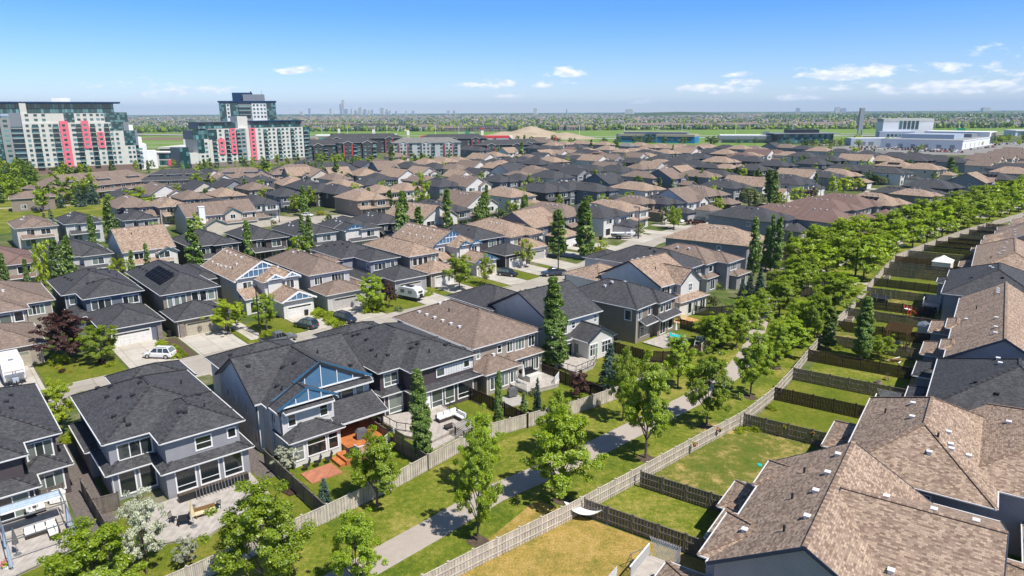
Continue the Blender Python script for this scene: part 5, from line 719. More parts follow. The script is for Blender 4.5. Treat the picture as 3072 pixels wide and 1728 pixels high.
SF=[(49.8,26.9,10,'fence_grey','grey'),(57.3,24.8,13,'fence_grey','grey'),(76.4,20.5,8,'fence_grey','grey'),(86.6,19.9,3,'fence_dark','dark brown'),(95.1,19.5,3,'fence_grey','grey'),(104.1,19.4,3,'fence_dark','dark brown'),(113.4,18.4,5,'fence_grey','grey'),(122.3,19.1,5,'fence_dark','dark brown'),(131.7,18.9,5,'fence_grey','grey'),(139.8,18.7,6,'fence_black','nearly black'),(150.1,18.4,6,'fence_grey','grey'),(159.5,18.4,6,'fence_black','nearly black'),(171.6,18.1,5,'fence_grey','grey'),(179.5,18.3,4,'fence_grey','grey'),(187.5,17.8,4,'fence_red','red brown'),(196.9,15.9,2,'fence_grey','grey'),(207.6,13.4,0,'fence_black','dark'),(216.1,11.4,0,'fence_dark','dark'),(224,9,-2,'fence_dark','dark'),(232,6.7,-3,'fence_grey','grey'),(242,4.8,-3,'fence_black','black'),(250.7,3,-4,'fence_grey','grey'),(258.4,1,-5,'fence_dark','dark')]
ORD=['nearest','second','third','fourth','fifth','sixth','seventh','eighth','ninth','tenth','eleventh','twelfth','thirteenth','fourteenth','fifteenth','sixteenth','seventeenth','eighteenth','nineteenth','twentieth','twenty-first','twenty-second','twenty-third']
for i,(p,q0,q1,m,cn) in enumerate(SF):
    fence('fence',[rq(p,q0),rq(p,q1)],1.8,m,f'{cn} yard fence, {ORD[i]} of the cross fences right of the path',group=GF,rails=-1)
GL='fences dividing the back yards left of the path'
for i,(l,m,lb) in enumerate([([sq(7.9,50.8),sq(8.1,61.8),sq(7.9,72.9)],'fence_grey','greyish fence beside the gravel strip left of the white blossoming tree'),([sq(3.8,73.1),sq(6.4,73.1)],'fence_grey','short grey fence gate panel by the plum sided house'),([sq(8.1,68.1),sq(10.0,67.8)],'fence_grey','short grey gate panel in front of the light grey house'),
  ([sq(23.6,53),sq(23.6,67)],'fence_grey','weathered fence between the light grey house and the white house with blue gables'),([sq(35.8,54.5),sq(35.8,66.5)],'fence_grey','brown grey fence between the orange deck and the sofa deck'),([sq(50.2,55),sq(50.3,60.4),sq(50.1,66)],'fence_dark','dark brown fence between the sofa deck and the hot tub deck'),([sq(62.9,54.6),sq(62.9,66)],'fence_dark','dark brown fence behind the small dark red tree'),
  ([world(77.6,67.1),world(78.1,60),world(80.2,57),(25.1,96.6),(28.5,99)],'fence_dark','curved dark brown fence around the patio with the turquoise table'),([world(95.3,66),world(95.3,61.3),world(98,57.5)],'fence_black','nearly black fence below the tan steep gable house'),([world(104,69),world(106,66),world(112,64)],'fence_black','black fence in front of the grey willow bush'),
  ([world(124,72),world(128,64),world(134,60)],'fence_black','dark fence behind the tall poplar cluster'),([world(138,74),world(140,66),world(146,60)],'fence_black','dark fence below the brown roofed rear porches'),([(28.5,99),(33,106)],'fence_tan','short tan fence beside the white lattice arch'),
  ([sq(16,136),sq(16,152)],'fence_dark','brown fence between the brown roofed and blue grey houses'),([sq(5.6,150),sq(16,150)],'fence_red','reddish fence behind the brown roofed house at left')]):
    fence('fence',l,1.8,m,lb,group=GL)

# ---------------------------------------------------------------- vegetation
def leafmesh(name,centers,size,mat,seed,up=.35,elong=1.5,jit=.35,outward=None):
    r=np.random.default_rng(seed); n=len(centers); c=np.asarray(centers,'f')
    d=r.normal(size=(n,3)); d/=np.linalg.norm(d,axis=1)[:,None]; d[:,2]=np.abs(d[:,2])*.8+up
    if outward is not None: d+=outward*.8
    d/=np.linalg.norm(d,axis=1)[:,None]
    a=np.cross(d,r.normal(size=(n,3))); a/=np.linalg.norm(a,axis=1)[:,None]; b=np.cross(d,a)
    s=(size*(1-jit+2*jit*r.random(n)))[:,None]
    v=np.stack([c-a*s*elong*.5, c-b*s*.42+d*s*.08, c+a*s*elong*.5, c+b*s*.42+d*s*.08],1).reshape(-1,3)
    me=bpy.data.meshes.new(name); me.vertices.add(4*n); me.vertices.foreach_set('co',v.astype('f').ravel())
    me.loops.add(4*n); me.loops.foreach_set('vertex_index',np.arange(4*n,dtype='i')); me.polygons.add(n)
    me.polygons.foreach_set('loop_start',np.arange(0,4*n,4,dtype='i')); me.materials.append(M(mat)); me.update(calc_edges=True); return me
def tree(kind,seed,lod,leafm,bark='bark'):
    """a tree about 8 m tall at the origin: Empty > trunk (with limbs), crown"""
    r=np.random.default_rng(seed); nc,nl,ls={0:(160,160,.125),1:(74,34,.30),2:(38,18,.56)}[lod]
    if leafm=='leaf_white': nc=int(nc*.75); nl=int(nl*.8)
    H=8.0; tm=MB(); cl=[]; rad=[]
    def env(z):
        if kind=='park': 
            u=(z-2.1)/(H-2.1); return 3.0*max(0,math.sin(math.pi*min(1,max(0,u))**.8))**.62*(1.02-.25*u)
        if kind=='round': 
            u=(z-1.2)/(H-1.2); return 3.1*max(0,math.sin(math.pi*min(1,max(0,u))))**.5
        if kind=='column': 
            u=(z-.5)/(H-.5); return 1.05*max(0,math.sin(math.pi*min(1,max(.0,u))**.62))**.55*(1.05-.5*u)
        return 1
    if kind=='spruce':
        tm.tube([(0,0,0),(0,0,H)],[.16,.02],bark,6); tiers=22 if lod==0 else 13
        for i in range(tiers):
            z=.5+(H-.7)*i/tiers; rr_=2.2*(1-z/H)**.85+.12; nb=max(5,int(11*(1-z/H))+4)
            for k in range(nb):
                a=r.random()*6.283; L=rr_*(.75+.35*r.random())
                for f in np.linspace(.25,1,4 if lod else 6): cl.append((math.cos(a)*L*f,math.sin(a)*L*f,z-L*f*.28+.1*r.random())); rad.append(.16+.1*(1-f))
        nl=9 if lod==0 else 4; ls=.17 if lod==0 else .3
    elif kind=='shrub':
        for i in range(26 if lod==0 else 12):
            a=r.random()*6.283; el=math.acos(r.random()); q=.5+.42*r.random(); cl.append((math.cos(a)*math.sin(el)*q,math.sin(a)*math.sin(el)*q,math.cos(el)*q*.85+.05)); rad.append(.24)
        nl=34 if lod==0 else 16; ls=.12 if lod==0 else .2
    elif kind=='willow':
        tm.tube([(0,0,0),(.1,0,2.5),(.3,.1,5)],[.35,.25,.12],bark,7)
        for i in range(90):
            a=r.random()*6.283; q=2.6*r.random()**.5; zt=7.6-.35*q*q+r.normal()*.3
            for k in range(5): cl.append((math.cos(a)*(q+.1*k),math.sin(a)*(q+.1*k),zt-k*.75)); rad.append(.28)
        nl=9
    else:
        if kind=='column': nc=int(nc*1.5); ls*=.85
        th=1.9 if kind!='column' else .6
        tm.tube([(0,0,0),(.03,.02,th),(.05,-.03,H*.55),(0,0,H*.86)],[.15,.12,.07,.025],bark,7)
        lobes=[(r.random()*6.283,r.uniform(.25,.9)) for _ in range(9)]
        i=0
        if kind!='column':
            nL={0:17,1:13,2:9}[lod]; per=nc//nL+1
            for k in range(nL):
                az_=k*2.39996+seed+r.normal()*.25; u=(k+.6)/nL; ze=(3.0 if kind=='park' else 2.4)+(H-(3.2 if kind=='park' else 2.6))*u**.85+r.normal()*.2; re_=env(min(ze,H-.15))*(.72+.42*r.random()); zs=max(1.5,min(ze-re_*.9-.6,H*.62)); zs=max(zs,1.5)
                pts_=[(0,0,zs)]
                for f in (.35,.7,1.0): pts_.append((math.cos(az_)*re_*f**1.15+r.normal()*.08,math.sin(az_)*re_*f**1.15+r.normal()*.08,zs+(ze-zs)*f**.85))
                tm.tube(pts_,[.07,.05,.03,.012],bark,5 if lod==0 else 4)
                for j in range(per):
                    f=.38+.66*r.random()**.7; q_=re_*f; sp_=.30+.42*f*(1-.3*u)
                    cl.append((math.cos(az_)*q_+r.normal()*sp_*.8,math.sin(az_)*q_+r.normal()*sp_*.8,max(1.7,zs+(ze-zs)*f+r.normal()*.32))); rad.append((.36 if lod==0 else .46 if lod==1 else .62)*(.7+.6*r.random()))
        while kind=='column' and len(cl)<nc:
            z=r.uniform((2.1 if kind=='park' else 1.3) if kind!='column' else .5,H); e=env(z)
            a=r.random()*6.283
            # irregular outline: lobes push out, gaps pull in
            k=.88+.26*math.sin(2*a+z*1.1+seed)*.5+.26*math.sin(3*a-z*1.9+seed*2)*.5
            q=e*k*(.35+.65*r.random()**.45)
            if r.random()<.12: q*=1.18
            if e<.15: continue
            cl.append((math.cos(a)*q,math.sin(a)*q,z)); rad.append((.42 if kind!='column' else .26)*(.75+.5*r.random())*(1.25 if lod==2 else 1.1 if lod==1 else 1))
            i+=1
            if (i%3==0 and lod<2) or (lod==2 and i%12==0):
                zb=max(th*.8,z-q*1.0-.5); zb=min(zb,H*.75); tm.tube([(0.03,0,zb),(math.cos(a)*q*.45,math.sin(a)*q*.45,zb+(z-zb)*.55),(math.cos(a)*q*.95,math.sin(a)*q*.95,z-.05)],[.06,.04,.014],bark,5)
    cc=[];oo=[]
    for (x,y,z),ra in zip(cl,rad):
        dd=r.normal(size=(nl,3)); dd/=np.linalg.norm(dd,axis=1)[:,None]; q=ra*(.45+.65*r.random(nl))[:,None]; pz=dd*q*np.array([1.15,1.15,.75]); cc.append(np.array([x,y,z])+pz)
        o=dd.copy(); 
        hd=np.array([x,y,(z-H*.5)*.5]); hd=hd/(np.linalg.norm(hd)+.01); oo.append(o*.7+hd*.8)
    cc=np.concatenate(cc); oo=np.concatenate(oo); cc=cc[cc[:,2]>.05] if kind=='shrub' else cc
    oo=oo[:len(cc)]
    cme=leafmesh('crown',cc,ls,leafm,seed,outward=oo,up=.5 if kind!='spruce' else .1)
    root=bpy.data.objects.new('tree',None); COL.objects.link(root)
    if tm.v:
        t=tm.obj('trunk',root,uv=False)
    c=bpy.data.objects.new('crown',cme); COL.objects.link(c); c.parent=root
    return root
PROTO={}
def proto(kind,leafm,lod,var,bark='bark'):
    k=(kind,leafm,lod,var)
    if k not in PROTO:
        PROTO[k]=[tree(kind,hash_(k),lod,leafm,bark),False]
    return PROTO[k]
def hash_(k): return sum(ord(c)*(i+3) for i,c in enumerate(str(k)))%9973
WREF=dict(park=6.5,round=6.7,column=2.1,spruce=4.2,willow=5.6,shrub=1.7)
def plant(kind,leafm,x,y,h,w,name,label,cat,group,i,bark='bark',lod=None,w0=None):
    D=math.hypot(x,y)
    lod=lod if lod is not None else (0 if D<150 else 1 if D<310 else 2)
    var=i%4 if lod==0 and kind in('park','column') else i%3 if lod<2 else i%2
    p=proto(kind,leafm,lod,var,bark); sz=h/8.0 if kind!='shrub' else h; sx=w/WREF[kind]
    rz=(i*2.39996)%6.283
    if not p[1]: o=p[0]; p[1]=True
    else:
        o=bpy.data.objects.new(name,None); COL.objects.link(o)
        for ch in p[0].children:
            c=ch.copy(); COL.objects.link(c); c.parent=o; c.matrix_parent_inverse=Matrix()
    tl=math.radians(2.2) if kind=='column' else math.radians(1.5)
    o.name=name; o.location=(x,y,0); o.rotation_euler=(tl*math.sin(i*1.7),tl*math.cos(i*2.3),rz); o.scale=(sx,sx,sz); tag(o,label,cat,group); return o
NUM=['first','second','third','fourth','fifth','sixth','seventh','eighth','ninth','tenth','eleventh','twelfth','thirteenth','fourteenth','fifteenth','sixteenth','seventeenth','eighteenth','nineteenth','twentieth','twenty-first','twenty-second','twenty-third','twenty-fourth','twenty-fifth','twenty-sixth','twenty-seventh','twenty-eighth','twenty-ninth','thirtieth']+['thirty-%s'%k for k in('first','second','third','fourth','fifth','sixth','seventh','eighth','ninth')]+['fortieth']+['forty-%s'%k for k in('first','second','third','fourth','fifth','sixth','seventh','eighth','ninth')]+['fiftieth']+['fifty-%s'%k for k in('first','second','third','fourth','fifth','sixth','seventh','eighth','ninth')]+['sixtieth']+['sixty-%s'%k for k in('first','second','third','fourth','fifth','sixth','seventh','eighth','ninth')]
for _t in ('seventieth','eightieth','ninetieth'): NUM+=[_t]+[_t.replace('ieth','y')+'-'+k for k in('first','second','third','fourth','fifth','sixth','seventh','eighth','ninth')]
LM=[('the left tower',-262,440),('the right tower',-180,500),('the condominium blocks',-95,545),('the sand mound',20,760),('the blue office',150,640),('the black building',255,650),('the car lot',330,590),('the brown townhouses',350,530),('the tree lined path',130,235),('the middle street',0,160),('the wooded park',-150,270),('the tall white chimney',-85,225),('the cul-de-sac',-60,255),('the centre',-20,290),('the solar panel gable',40,300),('the central tan roofs',50,340),('the navy vehicle',-20,125),('the sofa deck',-15,72),('the duplex yards',75,125),('the closest path bend',5,65)]
def near_lm(x,y): return min(LM,key=lambda l:math.hypot(x-l[1],y-l[2]))[0]
def ordered(items,key2):
    """label suffix: nearest landmark + place from the left among its kind there"""
    gr={}
    for i,it in enumerate(items): gr.setdefault((near_lm(it[0],it[1]),)+tuple(key2(it)),[]).append(i)
    out={}
    for k,l in gr.items():
        l.sort(key=lambda i:items[i][0]/items[i][1])
        for n,i in enumerate(l): out[i]=(k[0],n,len(l))
    return out
def place_all(key,kind,leafm,name,word,cat,wdef,bark='bark'):
    L=TREES[key] if isinstance(key,str) else key
    od=ordered(L,lambda it:())
    for i,(x,y,h,w) in enumerate(L):
        lm,n,t=od[i]; lb=f'{word} near {lm}'+(f', {NUM[n]} from the left' if t>1 else '')
        h=max(h,2.5); w=w or wdef*h/8; w*=.95 if kind=='column' else 1.0
        plant(kind,leafm,x,y,h,max(w,.9)*(1.12 if kind=='park' else 1),name,lb,cat,f'{cat}s: {word}',i,bark)
PK=TREES['park']; odp=sorted(range(len(PK)),key=lambda i:math.hypot(PK[i][0],PK[i][1]))
for n,i in enumerate(odp):
    x,y,h,w=PK[i]; side='left' if i in (8,9,10,11,12,5,6,7,13) or i>41 else 'right'
    kindl='leaf_ash'; wd={4:'slim young',0:'full'}.get(i,'leafy green')
    plant('park',kindl,x,y,(min(h,9.5)*(1 if n<24 else .85+.3*((i*17)%10)/10)) if i!=2 else 11.2,max(w,3.6)*(1.15 if n<24 else 1.05+.3*((i*29)%10)/10),'path_tree',f'leafy green path tree, {NUM[n]} nearest along the greenway','tree','trees lining the greenway path',i)
place_all('column','column','leaf_col','poplar','narrow upright poplar','poplar',2.2,'bark_pale')
place_all('spruce','spruce','leaf_spruce','spruce','blue green conical spruce','spruce',4)
place_all('bright','round','leaf_bright','round_tree','bright yellow green round tree','tree',5)
place_all('round','round','leaf_ash','yard_tree','green spreading yard tree','tree',5)
place_all('olive','willow','leaf_olive','willow','pale olive drooping tree','tree',5)
place_all('purple','round','leaf_purple','red_leaf_tree','dark red leaved tree','tree',5)
place_all('blossom','round','leaf_white','blossom_tree','white blossoming tree','tree',4.5)
W_=TREES['wood']
place_all([w for i,w in enumerate(W_) if i%4 in(0,)],'round','leaf_dark','park_tree','dark green park tree','tree',6)
place_all([w for i,w in enumerate(W_) if i%4 in(1,)],'round','leaf_ash','park_tree','mid green park tree','tree',5.5)
place_all([w for i,w in enumerate(W_) if i%4==2],'column','leaf_col','poplar','park poplar','poplar',3,'bark_pale')
place_all([w for i,w in enumerate(W_) if i%8==3],'spruce','leaf_spruce','spruce','park spruce','spruce',4)
place_all([w for i,w in enumerate(W_) if i%8==7],'round','leaf_bright','park_tree','yellow green park tree','tree',5)
for k,(m,word) in dict(shrub_y=('leaf_yellow','yellow green clipped shrub'),shrub_g=('leaf_bright','low green shrub'),shrub_p=('leaf_purple','dark red shrub'),shrub_yy=('leaf_yellow','bright yellow shrub'),shrub_o=('leaf_olive','pale silvery shrub')).items():
    L=SHR[k]; od=ordered(L,lambda it:())
    if k=='shrub_y': m='leaf_ash' if False else 'leaf_bright'
    for i,(x,y,w) in enumerate(L):
        lm,n,t=od[i]
        w=min(w,4.5); plant('shrub',m,x,y,w*.62,w,'shrub',f'{word} near {lm}'+(f', {NUM[n]} from the left' if t>1 else ''),'shrub',f'{word}s',i,lod=0 if math.hypot(x,y)<190 else 1)
# trees behind the street trees of the far town: one here and there among the roofs
rt=random.Random(11); far=[]
HPOS=[(m[0],m[1]) for m in MIDH]
while len(far)<70:
    y=rt.uniform(330,640); x=rt.uniform(-.42*y,.62*y)
    if x<-140 and y>380: continue
    if min(math.hypot(x-a,y-b) for a,b in HPOS)<8.5: continue
    if any(math.hypot(x-q[0],y-q[1])<9 for q in far): continue
    far.append((x,y,rt.uniform(4.5,8),0))
place_all(far[:28],'round','leaf_ash','yard_tree','small green tree between far roofs','tree',5)
place_all(far[28:50],'column','leaf_col','poplar','thin poplar between far roofs','poplar',2.4,'bark_pale')
place_all(far[50:],'round','leaf_dark','yard_tree','dark green tree between far roofs','tree',5.2)
# treed strip beyond the town edge
edge=[]
for k in range(74):
    x=-60+k*9.6+rt.uniform(-5,5); y=745+.14*abs(x-100)+rt.uniform(-25,90)-(x>240)*70
    edge.append((x,y,rt.uniform(5,10),0))
place_all(edge[:40],'round','leaf_dark','edge_tree','dark green tree at the far town edge','tree',7)
place_all(edge[40:],'round','leaf_ash','edge_tree','light green tree at the far town edge','tree',8)

# ---------------------------------------------------------------- remaining town houses
RCN=dict(K='charcoal',T='tan',B='brown',R='reddish brown',G='pale grey'); WCN=dict(w='white',c='cream',g='grey',t='taupe',b='blue grey',d='dark',n='beige',l='light grey')
TYN=dict(h='hip',f='front gable',s='side gable')
DRV=[]
odm=ordered(MIDH,lambda it:(it[2],it[3]))
for i,(x,y,rc,ty,wc) in enumerate(MIDH):
    q=random.Random(i*7+1); s=x*math.cos(R(41))+y*math.sin(R(41)); t=-x*math.sin(R(41))+y*math.cos(R(41))
    ang=41
    if t<125: ang=40 if s>185 else 54
    elif y<235: ang=50
    if x>240: ang=46
    if rc=='B' and wc=='c' and ty=='f' and x>250: ang=33
    if x<-60 and y>300: ang=30
    nn=min([math.hypot(x-a,y-b) for j,(a,b) in enumerate(HPOS) if j!=i])
    w=min(11.5,max(8.2,nn*1.05)) if nn<11 else q.uniform(11,13); d=q.uniform(16.5,19.5)
    if nn<9: d*=.75
    if t<125 and s<240: d=20; w=12.5
    if rc=='B' and wc=='c' and ty=='f': w,d=8.2,12
    p=q.uniform(.42,.5); a=R(ang); ox=x-(w/2)*math.cos(a)+(d/2)*math.sin(a); oy=y-(w/2)*math.sin(a)-(d/2)*math.cos(a)
    e=5.8; zr=e+w/2*p
    if ty=='h': bl=[(0,w,0,d,e,'h',.5,p),(w*.5,w,-1.4,d*.4,e,'h',.5,p)]
    elif ty=='f': bl=[(0,w,0,d,e,'y',.4,p+.1),(w*.55,w+.1,-1.2,4,e,'y',.3,.6)]
    else: bl=[(0,w,0,d*.85,e,'x',.5,.5),(w*.55,w+.1,-1,5,e,'y',.3,.6)]
    front=q.random()<.6
    if front: bl.append((w*.45,w+.6,-6,.1,3.1,'y' if ty!='h' and q.random()<.7 else 'h',.4,.5))
    else: bl.append((.3,w-.3,-1.6 if ty=='h' else -1.5,0.1,3.0,'s',.4,.4,None,2.9))
    fy=-1.4 if ty=='h' else -1.2 if ty=='f' else -1
    wn=[('f',w*.6,fy,3.7,w*.26,1.4,3),('f',w*.12,0,3.8,w*.24,1.3,2),('l',0,d*.35,3.9,.9,1.1,1)]
    if not front: wn+=[('f',w*.14,0,.5,w*.25,1.9,2),('f',w*.58,fy,.5,w*.28,1.9,2)]
    else: wn+=[('f',w*.1,0,.4,w*.2,2,1)]
    gr=[(w*.52,-6,w*.42,2.2,q.choice(['garage_white','garage_tan','garage_grey']))] if front else []
    lm,n,tt=odm[i]
    lb=f'{RCN[rc]} {TYN[ty]} roofed {WCN[wc]} house near {lm}'+(f', {NUM[n]} from left' if tt>1 else '')
    if front and y<430:
        mb_=MB(); T_=lambda u,v:(ox+u*math.cos(a)-v*math.sin(a),oy+u*math.sin(a)+v*math.cos(a),.05+.0004*(i%9)); mb_.face([T_(w*.48,-12.5),T_(w+.4,-12.5),T_(w+.4,-6.2),T_(w*.48,-6.2)],'concrete'); o_=mb_.obj('driveway',uv=False); o_['kind']='structure'
        if q.random()<.55: pp=T_(w*.6 if q.random()<.5 else w*.85,-9); DRV.append((pp[0],pp[1],math.degrees(a)-90+180*(q.random()<.4),q.randrange(8),near_lm(x,y)))
    vt=[]
    if y<330:
        for k in range(3): vx=w*.5-1.2; vy=d*.35+k*1.8; vt.append((vx,vy,roofz(bl,vx,vy)+.04,'w' if rc!='K' or q.random()<.4 else 'd',0))
    sol=[((w*.12,d*.3,e+w*.12*p+.3),(0,1.6,0),(1,0,p),4,2)] if i in (19,38,71,96,118) else []
    house('house',(ox,oy),ang,bl,roof=rc,wall=wc,label=lb,wins=wn,garages=gr,vents=vt,near=False,trim='gutter_dark' if rc in 'KG' else 'gutter_tan',gl='glass',solar=sol,group='houses filling the town behind the first rows')

# small yard and street trees standing clear of every footprint
def clear(x,y,m=1.4):
    for ox,oy,a,x0,x1,y0,y1 in FP:
        dx,dy=x-ox,y-oy
        if dx*dx+dy*dy>4000: continue
        u=dx*math.cos(a)+dy*math.sin(a); v=-dx*math.sin(a)+dy*math.cos(a)
        if x0-m<u<x1+m and y0-m<v<y1+m: return False
    return True
# houses in the plots still open between the placed ones
qf=random.Random(44); cand=[]
for si in range(-10,36):
    for ti in range(0,24):
        s_=si*12.4+(ti%2)*5; t_=205+ti*15.5
        if abs(t_+8-198)<12 and s_<100 or abs(t_+8-225)<13 and s_>105 or abs(t_+8-287)<12 and s_>115: continue
        cand.append((s_,t_))
cand.sort(key=lambda c:c[1]); fill=[]
for s_,t_ in cand:
    if len(fill)>=60: break
    x,y=world(s_+5,t_+7)
    if y<235 or y>600 or abs(x)>.66*y: continue
    if (x<-135 and y<345) or (x<-150 and y>380) or (x+60)**2+(y-240)**2<900: continue
    if not all(clear(*world(s_+a,t_+b),1.0) for a in (0,5,10) for b in (-1,4,9,14)): continue
    q=qf.random(); rc='K' if q<.5 else 'T' if q<.75 else 'B'; ty='h' if qf.random()<.65 else 'y'; wc=qf.choice('wgtcbl')
    fill.append((x,y,rc,ty,wc)); w=qf.uniform(9.6,10.8); d=qf.uniform(13,15)
    bl=[(0,w,0,d,5.8,ty,.5,.46 if ty=='h' else .56),(w*.5,w,-1.2,5,5.8,ty,.45,.5),(.3,w-.3,-1.8,-1.1,3.0,'s',.35,.4,None,2.9)]
    fill[-1]+=(bl,world(s_,t_),w)
    FP.append((*world(s_,t_),R(41),0,w,-1.8,d))
odf=ordered(fill,lambda it:(it[2],it[3],it[4]))
for i,(x,y,rc,ty,wc,bl,o_,w) in enumerate(fill):
    lm,n,tt=odf[i]; FP_n=len(FP)
    house('house',o_,41,bl,roof=rc,wall=wc,label=f'{RCN[rc]} {"hip" if ty=="h" else "gable"} roofed {WCN[wc]} small house near {lm}'+(f', {NUM[n]} from left' if tt>1 else ''),wins=[('f',w*.58,-1.2,3.8,w*.3,1.3,3),('f',w*.12,0,3.9,w*.25,1.2,2),('f',w*.12,0,.5,w*.25,1.8,2),('f',w*.6,-1.2,.5,w*.28,1.8,2),('l',0,6,3.9,.9,1.1,1)],near=False,trim='gutter_dark' if rc=='K' else 'gutter_tan',group='houses filling the town behind the first rows')
mid_t=[]; rt=random.Random(19); tries=0
while len(mid_t)<250 and tries<60000:
    tries+=1
    y=rt.uniform(165,520)**1.0; x=rt.uniform(-.62*y,.58*y); s=x*math.cos(R(41))+y*math.sin(R(41)); t=-x*math.sin(R(41))+y*math.cos(R(41))
    if t<135 or (t<165 and s<120) or (x<-150 and y<420): continue
    if abs(t-198)<5 and s<100 or abs(t-225)<5.5 and s>105 or abs(t-287)<5 and s>115: continue
    if (x+60)**2+(y-236)**2<600: continue
    if not clear(x,y): continue
    if any(math.hypot(x-q[0],y-q[1])<7 for q in mid_t): continue
    mid_t.append((x,y,rt.uniform(4.5,8.5),0))
place_all(mid_t[0:60],'round','leaf_ash','yard_tree','fresh green yard tree','tree',5.2)
place_all(mid_t[60:110],'round','leaf_bright','yard_tree','light yellow green yard tree','tree',4.6)
place_all(mid_t[110:160],'column','leaf_col','poplar','slim street poplar','poplar',2.3,'bark_pale')
place_all(mid_t[160:205],'round','leaf_dark','yard_tree','deep green yard tree','tree',5.5)
place_all(mid_t[205:],'round','leaf_ash','yard_tree','leafy green street tree','tree',5.0)
# ---------------------------------------------------------------- towers
def grid_windows(root,spec,frame='dark_trim'):
    """spec: list of (x,y,z,w,h,side) ; the first 100 are parts, the rest one part"""
    rest=MB(); protos={}
    for i,(x,y,z,w,h,side) in enumerate(spec):
        rz={'f':0,'l':-math.pi/2,'r':math.pi/2,'k':math.pi}[side]
        if i<100:
            k=(round(w,1),round(h,1))
            if k not in protos:
                m=MB(); m.box(-.1,w+.1,-.1,0,-.12,0,'white_trim'); m.box(-.06,0,-.07,0,0,h,frame); m.box(w,w+.06,-.07,0,0,h,frame); m.box(-.06,w+.06,-.07,0,h,h+.06,frame); m.box(w*.48,w*.52,-.06,0,0,h,frame)
                m.face([(0,-.03,0),(w,-.03,0),(w,-.03,h),(0,-.03,h)],'glass_tower'); protos[k]=m.mesh('window',uv=False)
            o=bpy.data.objects.new('window',protos[k]); COL.objects.link(o); o.parent=root; o.location=(x,y,z); o.rotation_euler=(0,0,rz)
        else:
            c,s=math.cos(rz),math.sin(rz); T=lambda a,b,zz:(x+a*c-b*s,y+a*s+b*c,z+zz)
            rest.face([T(0,-.04,0),T(w,-.04,0),T(w,-.04,h),T(0,-.04,h)],'glass_tower'); rest.face([T(-.1,-.1,-.1),T(w+.1,-.1,-.1),T(w+.1,-.1,0),T(-.1,-.1,0)],'white_trim')
    if rest.v: o=rest.obj('windows',root,uv=False); o['kind']='stuff'
def balcony(root,x,y,z,w,d=1.5,mat='glass_tower',side='f'):
    m=MB(); m.box(0,w,-d,0,-.12,.1,'stucco_light'); m.box(0,w,-d,-d+.05,.1,1.1,mat); m.box(0,.05,-d,0,.1,1.1,mat); m.box(w-.05,w,-d,0,.1,1.1,mat); m.box(0,w,-d-.03,-d+.06,1.1,1.18,'dark_trim')
    key='bal%.1f'%w
    if key not in PROTO: PROTO[key]=m.mesh('balcony',uv=False)
    o=bpy.data.objects.new('balcony',PROTO[key]); COL.objects.link(o); o.parent=root; o.location=(x,y,z); o.rotation_euler=(0,0,{'f':0,'l':-math.pi/2}[side]); return o
def curtain(mb,x0,x1,y,z0,z1,dx=1.5,dz=1.5,side='f',gl='glass_tower',fr='dark_trim'):
    nx=max(1,round((x1-x0)/dx)); nz=max(1,round((z1-z0)/dz))
    T=(lambda a,b,c:(a,b,c)) if side=='f' else (lambda a,b,c:(b,-a,c))
    for i in range(nx):
        for j in range(nz):
            a0=x0+(x1-x0)*i/nx;a1=x0+(x1-x0)*(i+1)/nx;b0=z0+(z1-z0)*j/nz;b1=z0+(z1-z0)*(j+1)/nz
            mb.face([T(a0,y-.05,b0),T(a1,y-.05,b0),T(a1,y-.05,b1),T(a0,y-.05,b1)],gl)
    for i in range(nx+1):
        a=x0+(x1-x0)*i/nx
        p,q=T(a-.06,y-.14,z0),T(a+.06,y-.03,z1); mb.box(min(p[0],q[0]),max(p[0],q[0]),min(p[1],q[1]),max(p[1],q[1]),z0,z1,fr)
    for j in range(nz+1):
        b=z0+(z1-z0)*j/nz; p,q=T(x0,y-.14,b),T(x1,y-.03,b); mb.box(min(p[0],q[0]),max(p[0],q[0]),min(p[1],q[1]),max(p[1],q[1]),b-.07,b+.07,fr)
# left tower
TL=empty('apartment_tower',(-297,431,0),R(33),'large pale apartment tower with three pink strips and stepped green glass corner, far left','apartment building')
b=MB(); L=58; b.box(0,47,0,20,4,31,'stucco_light'); b.box(47,53.5,.4,20,4,25.5,'stucco_light'); b.box(53.5,59.5,.8,20,4,16,'stucco_light'); b.box(0,22-.0,.8,20,31,36.6,'stucco_light'); b.box(27.5,44,.8,20,31,36.6,'stucco_light')
b.box(-11,-6,1.0,20,4,34,'stucco_grey'); b.box(61.5,66,2.2,20,0,16.6,'stucco_white'); b.obj('wall',TL)
b=MB(); b.box(60,64,6,18,16.6,21,'stucco_white'); b.box(55,60,7,18,25.5,29,'stucco_white'); b.box(66,72,7,18,0,12,'stucco_white'); b.obj('terrace_wall',TL)
b=MB(); b.box(-.2,60,-.3,20.2,0,4,'brick_brown'); b.box(-11,-.2,.5,20,0,4,'stone'); b.obj('plinth',TL)
b=MB(); b.box(-6,0,1.6,20,4,37,'mid_grey'); b.obj('recess_wall',TL)
b=MB(); b.box(-28,-11,3,22,0,43,'mid_grey'); curtain(b,-28,-11,3,0,43,1.7,1.45); b.obj('glass_wall',TL,uv=False)
for q in ((22,27.5,2.0,31,37,27.5),(44,57,1.6,31,37,57),(47,57,1.2,25.5,31,54),(53.5,61.5,1.4,16,25.5,60),(59.5,66,3,4,16,62)): b=MB(); b.box(q[0],q[1],q[2],20,q[3],q[4],'mid_grey'); curtain(b,q[0],q[5],q[2],q[3],q[4]); b.obj('glass_wall',TL,uv=False)
b=MB(); b.box(-24,50,3.5,20,36.6,42.6,'mid_grey'); curtain(b,-10,50,3.5,36.8,42.4,1.6,2.8); b.obj('penthouse',TL,uv=False)
